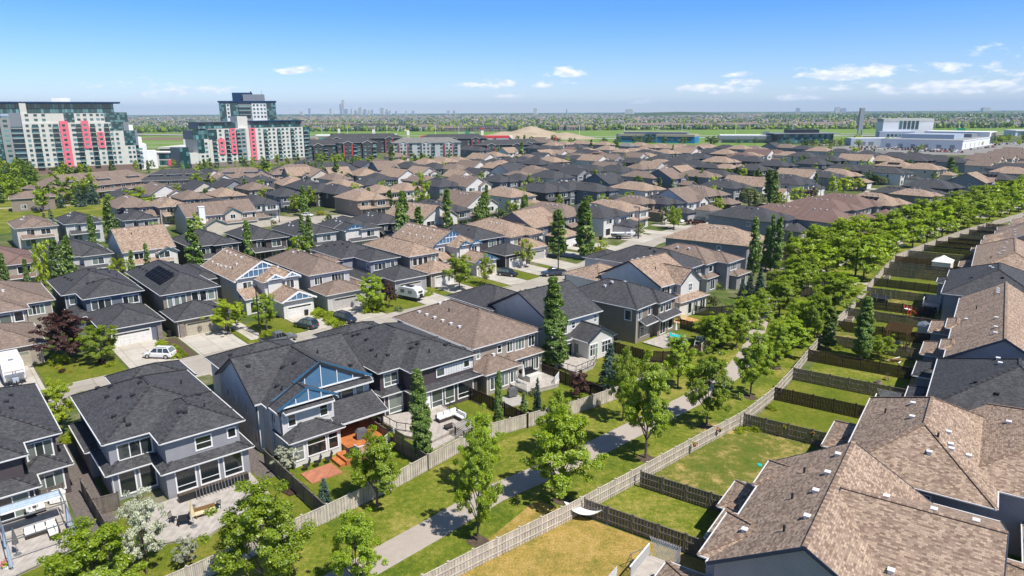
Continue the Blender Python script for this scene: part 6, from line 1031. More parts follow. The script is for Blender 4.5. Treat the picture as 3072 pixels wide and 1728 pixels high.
b=MB(); b.box(-30,54,1.2,22,42.6,43.6,'navy_panel'); b.box(17,27,8,14,43.6,46,'stucco_white'); b.box(0,3.4,1.2,6,36.6,43,'stucco_light'); b.obj('roof',TL,uv=False)
def pinks(T,l):
    for x0,x1,z0,z1 in l:
        b=MB(); b.box(x0,x1,-.7,.0,z0,z1,'pink'); b.obj('pink_panel',T,uv=False)
pinks(TL,[(19,23.6,4,32),(30.6,34.6,15,32),(38.6,42.2,15,25)])
fl=2.95; spec=[]; z0=4.9
for f in range(9):
    z=z0+f*fl
    for x in (1.6,9.5,13.2,20.4,25.2,46):
        if x<47: spec.append((x,-.7 if x==20.4 else 0,z,1.5 if x!=25.2 else 2.4,1.5,'f'))
    if f<4 or f>=8:
        spec.append((31.8 if f>=8 else 33.0,-.7 if f>=8 else 0,z,1.5,1.5,'f'))
    else: spec.append((31.8,-.7,z,1.5,1.5,'f')); 
    if 4<=f<7: spec.append((39.8,-.7,z,1.5,1.5,'f'))
    else: spec.append((39.8,0,z,1.5,1.5,'f'))
    if f<7: spec+= [(49,.4,z,1.5,1.5,'f')]
    if f<4: spec+= [(55,.8,z,1.5,1.5,'f'),(57.6,.8,z,1.2,1.5,'f')]
for f in range(2):
    for x in (2,6.5,10.6,29,32.4,36,39.5,42): spec.append((x,.8,32+f*2.8,1.7,1.4,'f'))
for f in range(10): spec.append((-9.5,1.0,4.8+f*fl,2.2,1.7,'f'))
grid_windows(TL,spec)
for f in range(9):
    z=4+f*fl
    for x,w in ((4.6,3.6),(15.3,3.3),(27.6,2.9),(35.2,3.0),(43,2.8)):
        if x==27.6 and f>8: continue
        balcony(TL,x,-.02,z+.1,w)
        q=MB(); q.face([(x+.2,-.05,z+.3),(x+w-.2,-.05,z+.3),(x+w-.2,-.05,z+2.5),(x+.2,-.05,z+2.5)],'glass_tower'); q.obj('balcony_door',TL,uv=False)
    balcony(TL,-5.9,1.6,z+.1,5.8,1.6)
    if f<4: balcony(TL,59.6,1.6,z+.1,3.6,1.3)
# right tower
TR_=empty('apartment_tower',(-213,479,0),R(50),'pale stepped apartment tower with pink strips, right of the first tower','apartment building')
b=MB(); b.box(8,83,0,18,3,25.7,'stucco_light'); b.box(0,8,.3,18,3,19,'stucco_light'); b.box(-6,0,.6,18,0,10,'stucco_light'); b.box(31,35.5,-.25,0,3,25.7,'stucco_grey'); b.obj('wall',TR_)
b=MB(); b.box(-6,84,-.3,18.2,0,3,'stone'); b.obj('plinth',TR_)
for q in ((8,14,-.15,.2,19,25.4,-.2,2),(0,4.5,.25,.35,10,19,.2,2),(-12,-6,2,16,0,14,2,2.9),(-2,8,2,16,19,25,2,2.9),(83,89,.6,17,0,25.7,.6,2.9)): b=MB(); b.box(*q[:6],'mid_grey'); curtain(b,q[0],q[1],q[6],q[4],q[5],2,q[7]); b.obj('glass_wall',TR_,uv=False)
b=MB(); b.box(3,84,3,17,25.7,30.2,'mid_grey'); curtain(b,4,30,3,25.9,29.8,2,2); curtain(b,42,83,3,25.9,29.8,2,2); b.obj('penthouse',TR_,uv=False)
b=MB(); b.box(2,28,1.5,18,30.2,30.7,'metal_grey'); b.box(40,86,1.5,18,30.2,30.8,'navy_panel'); b.box(31.5,39,2.4,12,25.7,34,'stucco_light'); b.obj('roof',TR_,uv=False)
pinks(TR_,[(14.6,19,8.4,19),(23.4,27.6,8.4,25.9),(38.2,42.8,3.2,25.9)])
spec=[]
for f in range(8):
    z=4.0+f*2.8
    for x in (1.8,5) if f<5 else (): spec.append((x,.3,z,1.7,1.5,'f'))
    for x in (15.8,24.8,32.2,39.8,45.6,53.6,57.2,64.8,68.4,76,79.6):
        yy=0
        if x==15.8 and 2<=f<5: yy=-.7
        if x==24.8 and 2<=f: yy=-.7
        if x==39.8: yy=-.7
        if x==32.2: yy=-.25
        spec.append((x,yy,z,1.7 if x!=32.2 else 2.4,1.5,'f'))
grid_windows(TR_,spec)
for f in range(8):
    z=3+f*2.8
    for x in (19.8,28.1,49.4,60.6,71.8) + ((10.2,) if f<6 else ()):
        balcony(TR_,x,-.02,z+.1,3.1,1.4)
        q=MB(); q.face([(x+.2,-.05,z+.3),(x+2.9,-.05,z+.3),(x+2.9,-.05,z+2.4),(x+.2,-.05,z+2.4)],'glass_tower'); q.obj('balcony_door',TR_,uv=False)
    balcony(TR_,83.2,.6,z+.1,4.6,1.3)
# link building
TK=empty('link_building',(-262,498,0),R(-4),'low green glass link building with a pink panel between the two towers','building')
b=MB(); b.box(0,44,0,12,0,9.2,'stucco_white'); b.box(-1,45,-.6,12.5,9.2,9.9,'stucco_white'); b.obj('wall',TK,uv=False)
for q in ((1,10.5,1,8.6,1.6,3.5),(12.5,31,5.2,8.6,1.5,3.2),(12.5,18.5,1,4,1.5,3),(26.5,31,1,4,1.5,3),(32.5,43,1,8.6,1.6,3.5)): b=MB(); curtain(b,q[0],q[1],-.05,*q[2:]); b.obj('glass_wall',TK,uv=False)
pinks(TK,[(18.8,26.2,.4,4.4)])
# rear tower
TB=empty('apartment_tower',(-229,560,0),R(18),'taller dark glass and grey tower rising behind the right tower','apartment building')
b=MB(); b.box(0,42,0,20,0,44.5,'stucco_grey'); b.box(14,20,-.4,0,0,34,'stucco_light'); b.box(24,35,-.3,0,0,44,'stucco_white'); b.box(5,8,-.2,0,0,43.5,'stucco_white'); b.obj('wall',TB)
for x0,x1,yy_ in ((0,5,-.3),(8,14,-.35),(35.2,42,-.3)): b=MB(); curtain(b,x0,x1,yy_,0,44,1.8,1.5); b.obj('glass_wall',TB,uv=False)
b=MB(); b.box(-.8,42.8,-.9,20.8,44.5,45.6,'navy_panel'); b.box(10,25,4,16,45.6,52,'navy_panel'); b.box(18,34,1,14,45.6,50.6,'mid_grey'); b.cyl((24,8),.5,50.6,53,'metal_black',8); b.bar((32,8,50.6),(32,8,54),.2,.2,'metal_black',up=(0,1,0)); b.obj('roof',TB,uv=False)
spec=[]
for f in range(4):
    for x in (25,27.7,30.5,33): spec.append((x,-.3,32.6+f*2.95,1.4,1.5,'f'))
    spec.append((5.8,-.2,32.6+f*2.95,1.3,1.6,'f'))
grid_windows(TB,spec)
for f in range(3): balcony(TB,14.4,-.02,35+f*2.95,9,1.6)
# far left sliver block
b=MB(); o=empty('apartment_block',(-352,452,0),R(35),'white and orange block at the left edge behind the first tower','building'); b.box(0,26,0,16,0,24,'stucco_white'); b.box(22,26.2,-.2,16,0,8,'orange_panel'); b.obj('wall',o,uv=False); grid_windows(o,[(3+4*i,0,3+3.1*j,1.8,1.6,'f') for i in range(6) for j in range(7)])
# ---------------------------------------------------------------- dark condominiums
def condo(x,y,ang,L,D,h,wall,roof,label,acc='red_panel',n=3,rows=4):
    bl=[(0,L,0,D,h,'h',.8,.42)]
    k=max(2,int(L/18))
    for i in range(k): c=L*(i+.5)/k; bl.append((c-3.6,c+3.6,-1.6,D*.6,h-.6,'y',.4,.5))
    r=house('condo_block',(x,y),ang,bl,roof=roof,wall=wall,label=label,cat='apartment building',near=False)
    spec=[]
    for j in range(rows):
        z=1+j*(h-1)/rows
        for i in range(k):
            c=L*(i+.5)/k
            for dx in (-2.4,.9): spec.append((c+dx,-1.6,z,1.5,1.5,'f'))
            for dx in (-7.2,5.2):
                if 0<c+dx<L-2: spec.append((c+dx,0,z,1.8,1.6,'f'))
        spec.append((0,D*.6,z,1.6,1.5,'l')); spec.append((0,D*.3,z,1.6,1.5,'l'))
    grid_windows(r,spec)
    for i in range(k):
        c=L*(i+.5)/k
        if i%2==0:
            b=MB(); b.box(c-3.66,c-2.9,-1.68,-1.2,0,h-1.5,acc); b.box(c+2.9,c+3.66,-1.68,-1.2,0,h-1.5,acc); b.obj('accent_panel',r,uv=False)
        for j in range(1,rows): balcony(r,c+4.2,-.02,1+j*(h-1)/rows-.6,3,1.2)
    return r
condo(-176,540,14,54,17,12,'d','K','dark four storey condominium block beside the right tower')
condo(-135,548,22,30,16,13.5,'d','K','dark condominium block with dark red balcony corner in the centre of the cluster')
condo(-98,578,5,56,17,12,'l','G','long condominium block with red panels and the palest roof of the cluster')
condo(-170,640,8,70,17,13.5,'d','K','dark condominium roof farthest back at left of the cluster')
condo(-85,655,6,62,16,12.5,'d','K','dark condominium roof farthest back at right of the cluster')
condo(-28,600,8,44,15,9,'d','K','lower dark townhouse block right of the pale roofed condominium',rows=3)
condo(-20,655,5,48,14,8,'d','K','low dark townhouse block behind, toward the sand mound',rows=3)
# dormer buildings in front of the towers
def dormer_block(label,x,y,ang,L,D,rc,wl,nd,h=5.6):
    bl=[(0,L,0,D,h,'h',.6,.5)]
    for i in range(nd): c=L*(i+.8)/(nd+.6); bl.append((c-2.6,c+2.6,-.5+3.2,D*.5,h+2.6,'h',.5,.3,None,h+.5))
    bl.append((L*.05,L*.95,-1.8,0,3.0,'s',.4,.4,None,2.8)); bl.append((L*.7,L*.95,-5,0.1,3.1,'h',.4,.4))
    wn=[('f',L*(i+.8)/(nd+.6)-1.8,2.7,h+.95,3.6,.9,4) for i in range(nd)]+[('f',1.5+i*4.2,0,.6,2,1.8,2) for i in range(int((L*.65)/4.2))]+[('f',2+i*5,0,3.6,1.8,1.2,2) for i in range(int(L/5.4))]
    return house('house',(x,y),ang,bl,roof=rc,wall=wl,label=label,wins=wn,near=False)
def wq(s,t): return world(s,t)
dormer_block('long brown roofed brick building with dormers below the left tower',*wq(44,343),64,52,19,'B','brick_brown',3)
dormer_block('charcoal roofed building with three dormers between the towers',*wq(82,360),16,30,17,'K','t',3)
dormer_block('brown roofed building with dormers left below the right tower',*wq(111,352),14,28,16,'B','n',2)
dormer_block('brown roofed building with dormers right below the right tower',*wq(141,350),20,26,16,'B','n',2)
dormer_block('charcoal roofed building under the right end of the right tower',*wq(162,352),20,28,16,'K','d',0)
house('house',(-190,262),35,[(0,14,0,10,5,'h'),(10,12,-1,0,3.5,'f',0,0,'stone')],roof='B',wall='t',label='brick gatehouse with brown roof at the left edge of the park',wins=[('f',3,0,1,1.6,1.4,2)],near=False)
# ---------------------------------------------------------------- commerce beyond
def boxes(name,loc,ang,label,cat,parts,glass_=()):
    r=empty(name,(loc[0],loc[1],0),R(ang),label,cat)
    for pn,bs in parts.items():
        b=MB()
        for q in bs: b.box(*q[:6],q[6])
        b.obj(pn,r,uv=False)
    if glass_:
        b=MB()
        for q in glass_:
            curtain(b,*q[:5],*(q[5:7] if len(q)>5 else (2.5,2)),side='f')
        b.obj('window',r,uv=False)
    return r
boxes('office_building',(129,846),-26,'bright blue and tan office building with a glazed grey entrance in the middle','office building',
 {'wall':[(0,90,0,24,0,7.4,'blue_panel'),(-3,-.0,-1,24,0,10,'mid_grey'),(32,46,-1.5,10,0,10.2,'metal_grey')],'fascia':[(0,32,-.6,24,7.4,10,'tan_panel'),(46,90,-.6,24,7.4,10,'tan_panel')],'roof':[(4,80,6,20,10,12.2,'mid_grey'),(4,80,5.5,6,12.2,12.8,'stucco_white')]},
 [(3,30,-.1,3.2,4.8,4,1.6),(33,45,-1.6,.5,9.8),(50,86,-.1,3.2,4.8,4,1.6),(3,30,-.1,6.3,7.3,4,1),(48,88,-.1,6.3,7.3,4,1)])
boxes('low_building',(240,818),-14,'low cream building with a dark band beside the blue office','building',{'wall':[(0,82,0,26,0,4.4,'tan_panel')],'fascia':[(0,60,-.4,26,4.4,8,'mid_grey')],'roof':[(2,58,2,24,8,9,'stucco_white'),(50,56,6,12,9,13,'mid_grey')]},[(4,78,-.1,.6,3.0,5,2.4)])
boxes('glass_building',(298,792),4,'black glass building with oversailing flat roof and rooftop box','building',{'wall':[(0,66,0,30,0,10.5,'dark_trim')],'roof':[(-4,72,-3,33,10.5,11.3,'mid_grey'),(18,52,6,22,11.3,15,'metal_black')]},[(1,65,-.1,.5,10,3.4,3.2)])
CW=boxes('sales_complex',(417,650),46,'long low sales complex with a shaded blue grey face beside the packed car lot','commercial building',
 {'wall':[(0,148,0,70,0,8,'stucco_white')],'roof':[(1,146,1,69,8,8.4,'stucco_grey'),(30,70,14,60,8.4,12.6,'steel_blue'),(84,110,10,60,8.4,12,'mid_grey'),(112,148,-.4,60,8.4,13.5,'stucco_white')],'fascia':[(-.3,0,-.3,70.3,7.3,8.5,'vent_white'),(0,112,-.3,0,7.3,8.5,'vent_white')]},[(120,146,-.45,2,12.5,4,3.4)])
for k in range(6): b=MB(); b.box(-.15,0,6+k*11,10+k*11,0,4,'metal_grey'); b.obj('garage_door',CW,uv=False)
for k in range(5): b=MB(); b.box(12+k*19,13.5+k*19,-.12,0,1,5,'mid_grey'); b.obj('door',CW,uv=False)
boxes('tall_white_block',(428,815),-14,'tall white block with five dark vertical windows above the car lot','commercial building',{'wall':[(0,52,0,30,0,26,'stucco_white'),(-6,30,-14,0,0,12.4,'steel_blue'),(0,52,-.2,28,23,26.3,'stucco_light')],'window':[(17+k*4.2,20+k*4.2,-.3,0,11+4,24,'glass_tower') for k in range(5)]+[(2+k*4,4.5+k*4,-14.2,-14,7,9.5,'glass_tower') for k in range(5)]+[(52,52.2,5+k*6,7+k*6,6,22,'glass_tower') for k in range(3)]})
boxes('service_shed',(356,738),-4,'low white service building left of the sales complex','commercial building',{'wall':[(0,56,0,16,0,7.4,'steel_blue'),(40,56,-.3,16,0,7.3,'stucco_white')],'garage_door':[(10,15,-.2,0,0,4,'metal_grey'),(18,23,-.2,0,0,4,'metal_grey'),(46,50,-.5,-.3,0,4,'metal_grey')],'roof':[(1,55,1,15,7.4,7.8,'stucco_white')]})
boxes('sign_pylon',(505,1024),20,'tall dark slab pylon standing in the field','sign',{'slab':[(-4,4,-1.2,1.2,8,39,'mid_grey')],'frame':[(-4,-3,-1,1,0,8,'metal_grey'),(3,4,-1,1,0,8,'metal_grey'),(-3,3,-.4,.4,3.6,4.4,'metal_grey')]})
boxes('white_building',(700,980),-8,'low white building behind the sales complex at right','building',{'wall':[(0,110,0,30,0,7,'stucco_white')],'roof':[(-1,70,-1,31,7,8,'stucco_white'),(70,111,-1,31,7,8,'tan_panel')]},[(3,100,-.1,1,5,4,4)])
boxes('store_building',(640,860),-8,'brown and orange store with blue posts at the right edge','building',{'wall':[(0,40,0,30,0,9,'orange_panel'),(40,110,0,30,0,8,'brown_panel')],'post':[(2,4,-.8,0,0,11,'blue_panel'),(30,32,-.8,0,0,11,'blue_panel')]})
boxes('store_building',(-118,918),2,'long white store with bright red band behind the condominiums','store',{'wall':[(0,76,0,24,0,6,'stucco_white')],'fascia':[(0,58,-.4,24,3.4,6.4,'red_panel'),(58,76,-.6,24,2,8.4,'metal_black')]})
boxes('store_building',(-38,905),2,'store with magenta band left of the sand mound','store',{'wall':[(0,40,0,24,0,6,'stucco_white')],'fascia':[(0,36,-.4,24,3.6,6.2,'red_panel')]})
boxes('store_building',(28,840),0,'small store with red roof edge in front of the sand mound','store',{'wall':[(0,28,0,10,0,5,'tan_panel')],'fascia':[(0,10,-.4,10,4,6.2,'red_panel'),(20,28,-.4,10,4,6.2,'red_panel')]})
boxes('store_building',(-270,975),6,'long cream flat roofed strip mall behind the towers','store',{'wall':[(0,110,0,26,0,6,'tan_panel')],'fascia':[(0,110,-.4,26,5,6.6,'stucco_white'),(20,40,-.6,0,4,8.4,'dark_trim')]},[(4,104,-.1,.5,3.4,5,3)])
boxes('store_building',(-372,800),-2,'white and red store behind the link building','store',{'wall':[(0,80,0,40,0,8,'stucco_white')],'fascia':[(5,14,-.4,0,3,9,'red_panel'),(30,46,-.4,0,2,7,'red_panel')]})
boxes('warehouse',(-300,600),0,'grey flat roofed warehouse between the two towers','warehouse',{'wall':[(0,70,0,40,0,7,'brick_brown')],'roof':[(-1,71,-1,41,7,8.6,'stucco_light')]})
for i,(x,y,h,lb) in enumerate([(-279,1147,12.5,'white sign pylon, leftmost of the row along the highway'),(-212,1089,12.5,'white sign pylon, second along the highway'),(-151,1036,12,'white sign pylon with orange top, third along the highway'),(-41,1000,13,'brown sign pylon beside the sand mound')]):
    boxes('sign_pylon',(x,y),10,lb,'sign',{'post':[(-1.8,1.8,-.7,.7,0,h,'tan_panel' if i<3 else 'brown_panel')],'cap':[(-2.3,2.3,-1,1,h,h+1.6,'brown_panel' if i!=3 else 'red_panel')],'sign_panel':[(-1.9,1.9,-.8,-.7,h*.35+k*2.2,h*.35+k*2.2+1.8,'stucco_white') for k in range(3)]})
for i,(x,y) in enumerate([(-305,1140),(-256,1105),(-206,1070),(-186,1060),(-110,1030),(-75,1015),(35,990),(95,985),(160,1000),(245,1015),(330,1040),(420,1055),(560,1075),(690,1090),(820,1110)]):
    boxes('light_mast',(x,y),0,f'slender pale light mast, {NUM[i]} from the left along the highway','light mast',{'pole':[(-.25,.25,-.25,.25,0,17,'vent_white')],'arm':[(-2,2,-.15,.15,16.6,16.9,'vent_white')]})
boxes('road_sign',(-60,1018),0,'green highway sign on a gantry left of the sand mound','road sign',{'gantry':[(-10,-9.6,-.3,.3,0,8,'vent_white'),(9.6,10,-.3,.3,0,8,'vent_white'),(-10,10,-.2,.2,7.6,8,'vent_white')],'sign_panel':[(-3,3,-.5,-.2,5,9.6,'road_green')]}) if False else None
plain('road_green',(.02,.25,.12),.5)
boxes('road_sign',(-62,1000),0,'green highway sign on a gantry left of the sand mound','road sign',{'gantry':[(-10,-9.6,-.3,.3,0,8,'vent_white'),(9.6,10,-.3,.3,0,8,'vent_white'),(-10,10,-.2,.2,7.6,8,'vent_white')],'sign_panel':[(-3,3,-.5,-.2,5,9.6,'road_green')]})
boxes('road_sign',(640,1000),0,'wide green highway sign right of the tall white block','road sign',{'gantry':[(-11,-10.6,-.3,.3,0,9,'vent_white'),(10.6,11,-.3,.3,0,9,'vent_white')],'sign_panel':[(-10,2,-.5,-.2,6,11,'road_green')]})
# mound
mb=MB(); rm_=random.Random(2); n=44; prof=[(0,17),(.12,15.6),(.3,11.8),(.5,7.8),(.7,4.4),(.88,1.5),(1,0)]
def mound(cx,cy,rx,ry,h,seed):
    q=np.random.default_rng(seed); w=[1+.09*math.sin(3*a*.1428+seed)+.05*math.sin(7*a*.1428) for a in range(n)]
    rings=[]
    for f,z in prof: rings.append([(cx+rx*f*w[k]*math.cos(k*2*math.pi/n),cy+ry*f*w[k]*math.sin(k*2*math.pi/n),z*h/17+.1*math.sin(k*2.1+f*9)*(f<1)*(f>0)) for k in range(n)])
    for i in range(len(rings)-1):
        for k in range(n): mb.face([rings[i][k],rings[i+1][k],rings[i+1][(k+1)%n],rings[i][(k+1)%n]],'ground_sand')
mound(27,985,62,50,17,1); mound(-8,965,58,40,10.5,3); mound(75,975,48,40,8.5,5)
tag(mb.obj('sand_mound',uv=False,merge=True,smooth=True),'bare tan sand mound with twin humps beside the highway','mound')
# apartments across the highway
AP=[(-360,1545,-10,150,'d','K',9,'dark gabled apartment row behind the field, left'),(-205,1432,-8,75,'w','B',8,'apartment row with brown roof behind the field, left of centre'),(-150,1400,-6,60,'t','B',6,'low brown roofed row of homes behind the field'),(-80,1385,-4,70,'t','K',6,'dark low row of homes behind the field'),(90,1400,2,90,'t','B',6,'low brown roofed homes right of the sand mound'),(237,1430,-4,170,'w','B',9,'long pale apartment row with brown roof behind the blue office'),(410,1410,0,85,'g','B',9.5,'grey apartment row with brown roof behind the black glass building'),(-560,1850,-14,170,'c','B',8,'pale apartment row at the left beyond the interchange'),(820,1640,10,140,'w','B',9,'pale long apartment row behind the tall white block'),(600,1500,2,110,'c','B',8,'cream apartment row left of the tall white block'),(-20,1400,3,50,'t','K',6,'dark homes just left of the sand mound')]
for x,y,a,L_,wl,rf,h,lb in AP:
    k=max(2,int(L_/15)); bl=[(0,L_,0,16,h,'h',.8,.45)]+[(L_*(i+.5)/k-3.2,L_*(i+.5)/k+3.2,-2,8,h-.3,'y',.4,.5) for i in range(k)]
    r=house('apartment_row',(x,y),a,bl,roof=rf,wall=wl,label=lb,cat='apartment building',near=False)
    grid_windows(r,[(L_*(i+.5)/k+dx,-2 if abs(dx)<3 else 0,.8+j*2.9,2.0,1.7,'f') for j in range(max(1,int(h/3))) for i in range(k) for dx in (-1,4.2)])
# far suburb: thousands of roofs and trees that read as one mass
r=np.random.default_rng(21); mb=MB(); cols=['roof_B','roof_G','roof_K','roof_T']; walls_=['wall_w','wall_c','wall_w','wall_w','wall_l']
cnt=0
while cnt<6200:
    y=1440+ (r.random()**2.0)*5400; x=r.uniform(-.82,.82)*y
    if x>.42*y and y>2700 and y<4200: continue
    if -900<x<-450 and y<1750 : continue
    cnt+=1
    s=1 if y<2600 else 1.4 if y<4000 else 2.0
    w=r.uniform(9,14)*s; d=r.uniform(8,12)*s; h=r.uniform(4.5,6.5)*(1 if y<3500 else 1.3); a=r.choice([0.1,.8,1.6,-.4])+r.normal()*.1; c,sn=math.cos(a),math.sin(a); W_m=walls_[r.integers(5)]; R_m=cols[[0,1,1,2,3,1,1][r.integers(7)]]
    T=lambda u,v,z:(x+u*c-v*sn,y+u*sn+v*c,z)
    u,v=w/2,d/2
    for (p,q) in (((-u,-v),(u,-v)),((u,-v),(u,v)),((u,v),(-u,v)),((-u,v),(-u,-v))): mb.face([T(*p,0),T(*q,0),T(*q,h),T(*p,h)],W_m)
    o=.6; mb.face([T(-u-o,-v-o,h),T(u+o,-v-o,h),T(u+o,0,h+d*.28),T(-u-o,0,h+d*.28)],R_m); mb.face([T(u+o,v+o,h),T(-u-o,v+o,h),T(-u-o,0,h+d*.28),T(u+o,0,h+d*.28)],R_m)
    mb.face([T(-u,-v,h),T(-u,0,h+d*.26),T(-u,v,h)],W_m); mb.face([T(u,-v,h),T(u,v,h),T(u,0,h+d*.26)],W_m)
tag(mb.obj('distant_houses'),'mass of small distant houses across the plain','houses',kind='stuff')
def blobs(name,pts,label,mats):
    mb=MB()
    for i,(x,y,h,w,con) in enumerate(pts):
        m=mats[i%len(mats)]; n_=5; q=rt
        if con: lv=[(0,.35),(.08,1),(.55,.6),(1,.02)]
        else: lv=[(.12,.3),(.3,.95),(.62,1),(.88,.62),(1,.1)]
        rings=[[(x+w*rr_*(.8+.4*q.random())*math.cos(k*1.2566+i),y+w*rr_*(.8+.4*q.random())*math.sin(k*1.2566+i),h*f) for k in range(n_)] for f,rr_ in lv]
        for a in range(len(rings)-1):
            for k in range(n_): mb.face([rings[a][k],rings[a][(k+1)%n_],rings[a+1][(k+1)%n_],rings[a+1][k]],m)
    o=mb.obj(name,uv=False); tag(o,label,'trees',kind='stuff'); return o
pts=[]
while len(pts)<13500:
    y=1400+(r.random()**2.0)*6600; x=r.uniform(-.85,.85)*y
    s=1 if y<2500 else 1.4 if y<4200 else 2.2
    pts.append((x,y,r.uniform(5,13)*(1 if y<4500 else 1.3),r.uniform(2.5,5)*s,r.random()<.3))
blobs('distant_trees',pts,'mass of small distant trees among the far houses',['leaf_dark','leaf_ash','leaf_dark','leaf_spruce'])
pts=[]
for _ in range(2600):
    y=r.uniform(2800,4300); x=r.uniform(.36,.86)*y; pts.append((x,y,r.uniform(10,20),r.uniform(6,11),r.random()<.5))
for _ in range(900):
    y=r.uniform(6500,12000); x=r.uniform(-.8,.9)*y; pts.append((x,y,r.uniform(12,20),r.uniform(30,90),False))
blobs('distant_wood',pts,'dark belt of distant forest on the right horizon',['leaf_dark','leaf_spruce'])
pts=[]
for _ in range(260):
    t=r.random(); x=-450+t*1800; y=(1435-60*t)+r.uniform(-14,14)+(x>700)*(x-700)*.25; pts.append((x,y,r.uniform(3,8),r.uniform(3,6),r.random()<.2))
blobs('field_edge_bushes',pts,'bushes along the far edge of the green field',['leaf_ash','leaf_olive','leaf_dark'])
# low hill on the horizon
ground('hill_wood',((.03,.06,.02),(.05,.085,.03),(.08,.11,.04)),.02,.2,fine=.3,bump=0)
mb=MB(); rings=[]
for f,z in [(0,32),(.3,28),(.6,16),(.85,6),(1,0)]: rings.append([(1080+560*f*math.cos(k*.2094),4600+300*f*math.sin(k*.2094),z) for k in range(30)])
for i in range(4):
    for k in range(30): mb.face([rings[i][k],rings[i+1][k],rings[i+1][(k+1)%30],rings[i][(k+1)%30]],'hill_wood')
o=mb.obj('hill',uv=False); o['kind']='structure'
# downtown skyline: each tower its own thing
TW=[(-2262,8000,100,18),(-2023,8000,95,20),(-1912,8000,165,14),(-1880,8000,215,20),(-1850,8000,90,30),(-1790,8000,92,18),(-1745,8000,70,18),(-1690,8000,108,34),(-1640,8000,84,22),(-1595,8000,68,20),(-1560,8000,76,16),(-1443,8000,100,38),(-1395,8000,84,16),(-1360,8000,60,26),(-2350,8000,54,30),(-1290,8000,58,16),(-1180,8000,60,12),(-1100,8000,62,16),(-700,8000,60,30),(-640,8000,60,16),(240,7000,78,30),(545,7000,70,10),(1080,6500,58,60),(3300,7200,74,40),(3360,7200,62,40),(2900,7200,66,30),(5000,7500,60,60)]
NM=['slim','square','blue grey','pale','broad','narrow','stepped']
for i,(x,y,h,w) in enumerate(sorted(TW,key=lambda t:t[0]/t[1])):
    m='steel_blue' if i%2 else 'stucco_light'
    h=36+(h-36)*.72; w*=.6
    boxes('high_rise',(x,y),-15,f'hazy distant high rise, {NUM[i]} from the left on the skyline','high rise',{'tower':[(-w,w,-w,w,0,h,m)],'crown':[(-w*.6,w*.6,-w*.6,w*.6,h,h*1.05,'mid_grey')]})

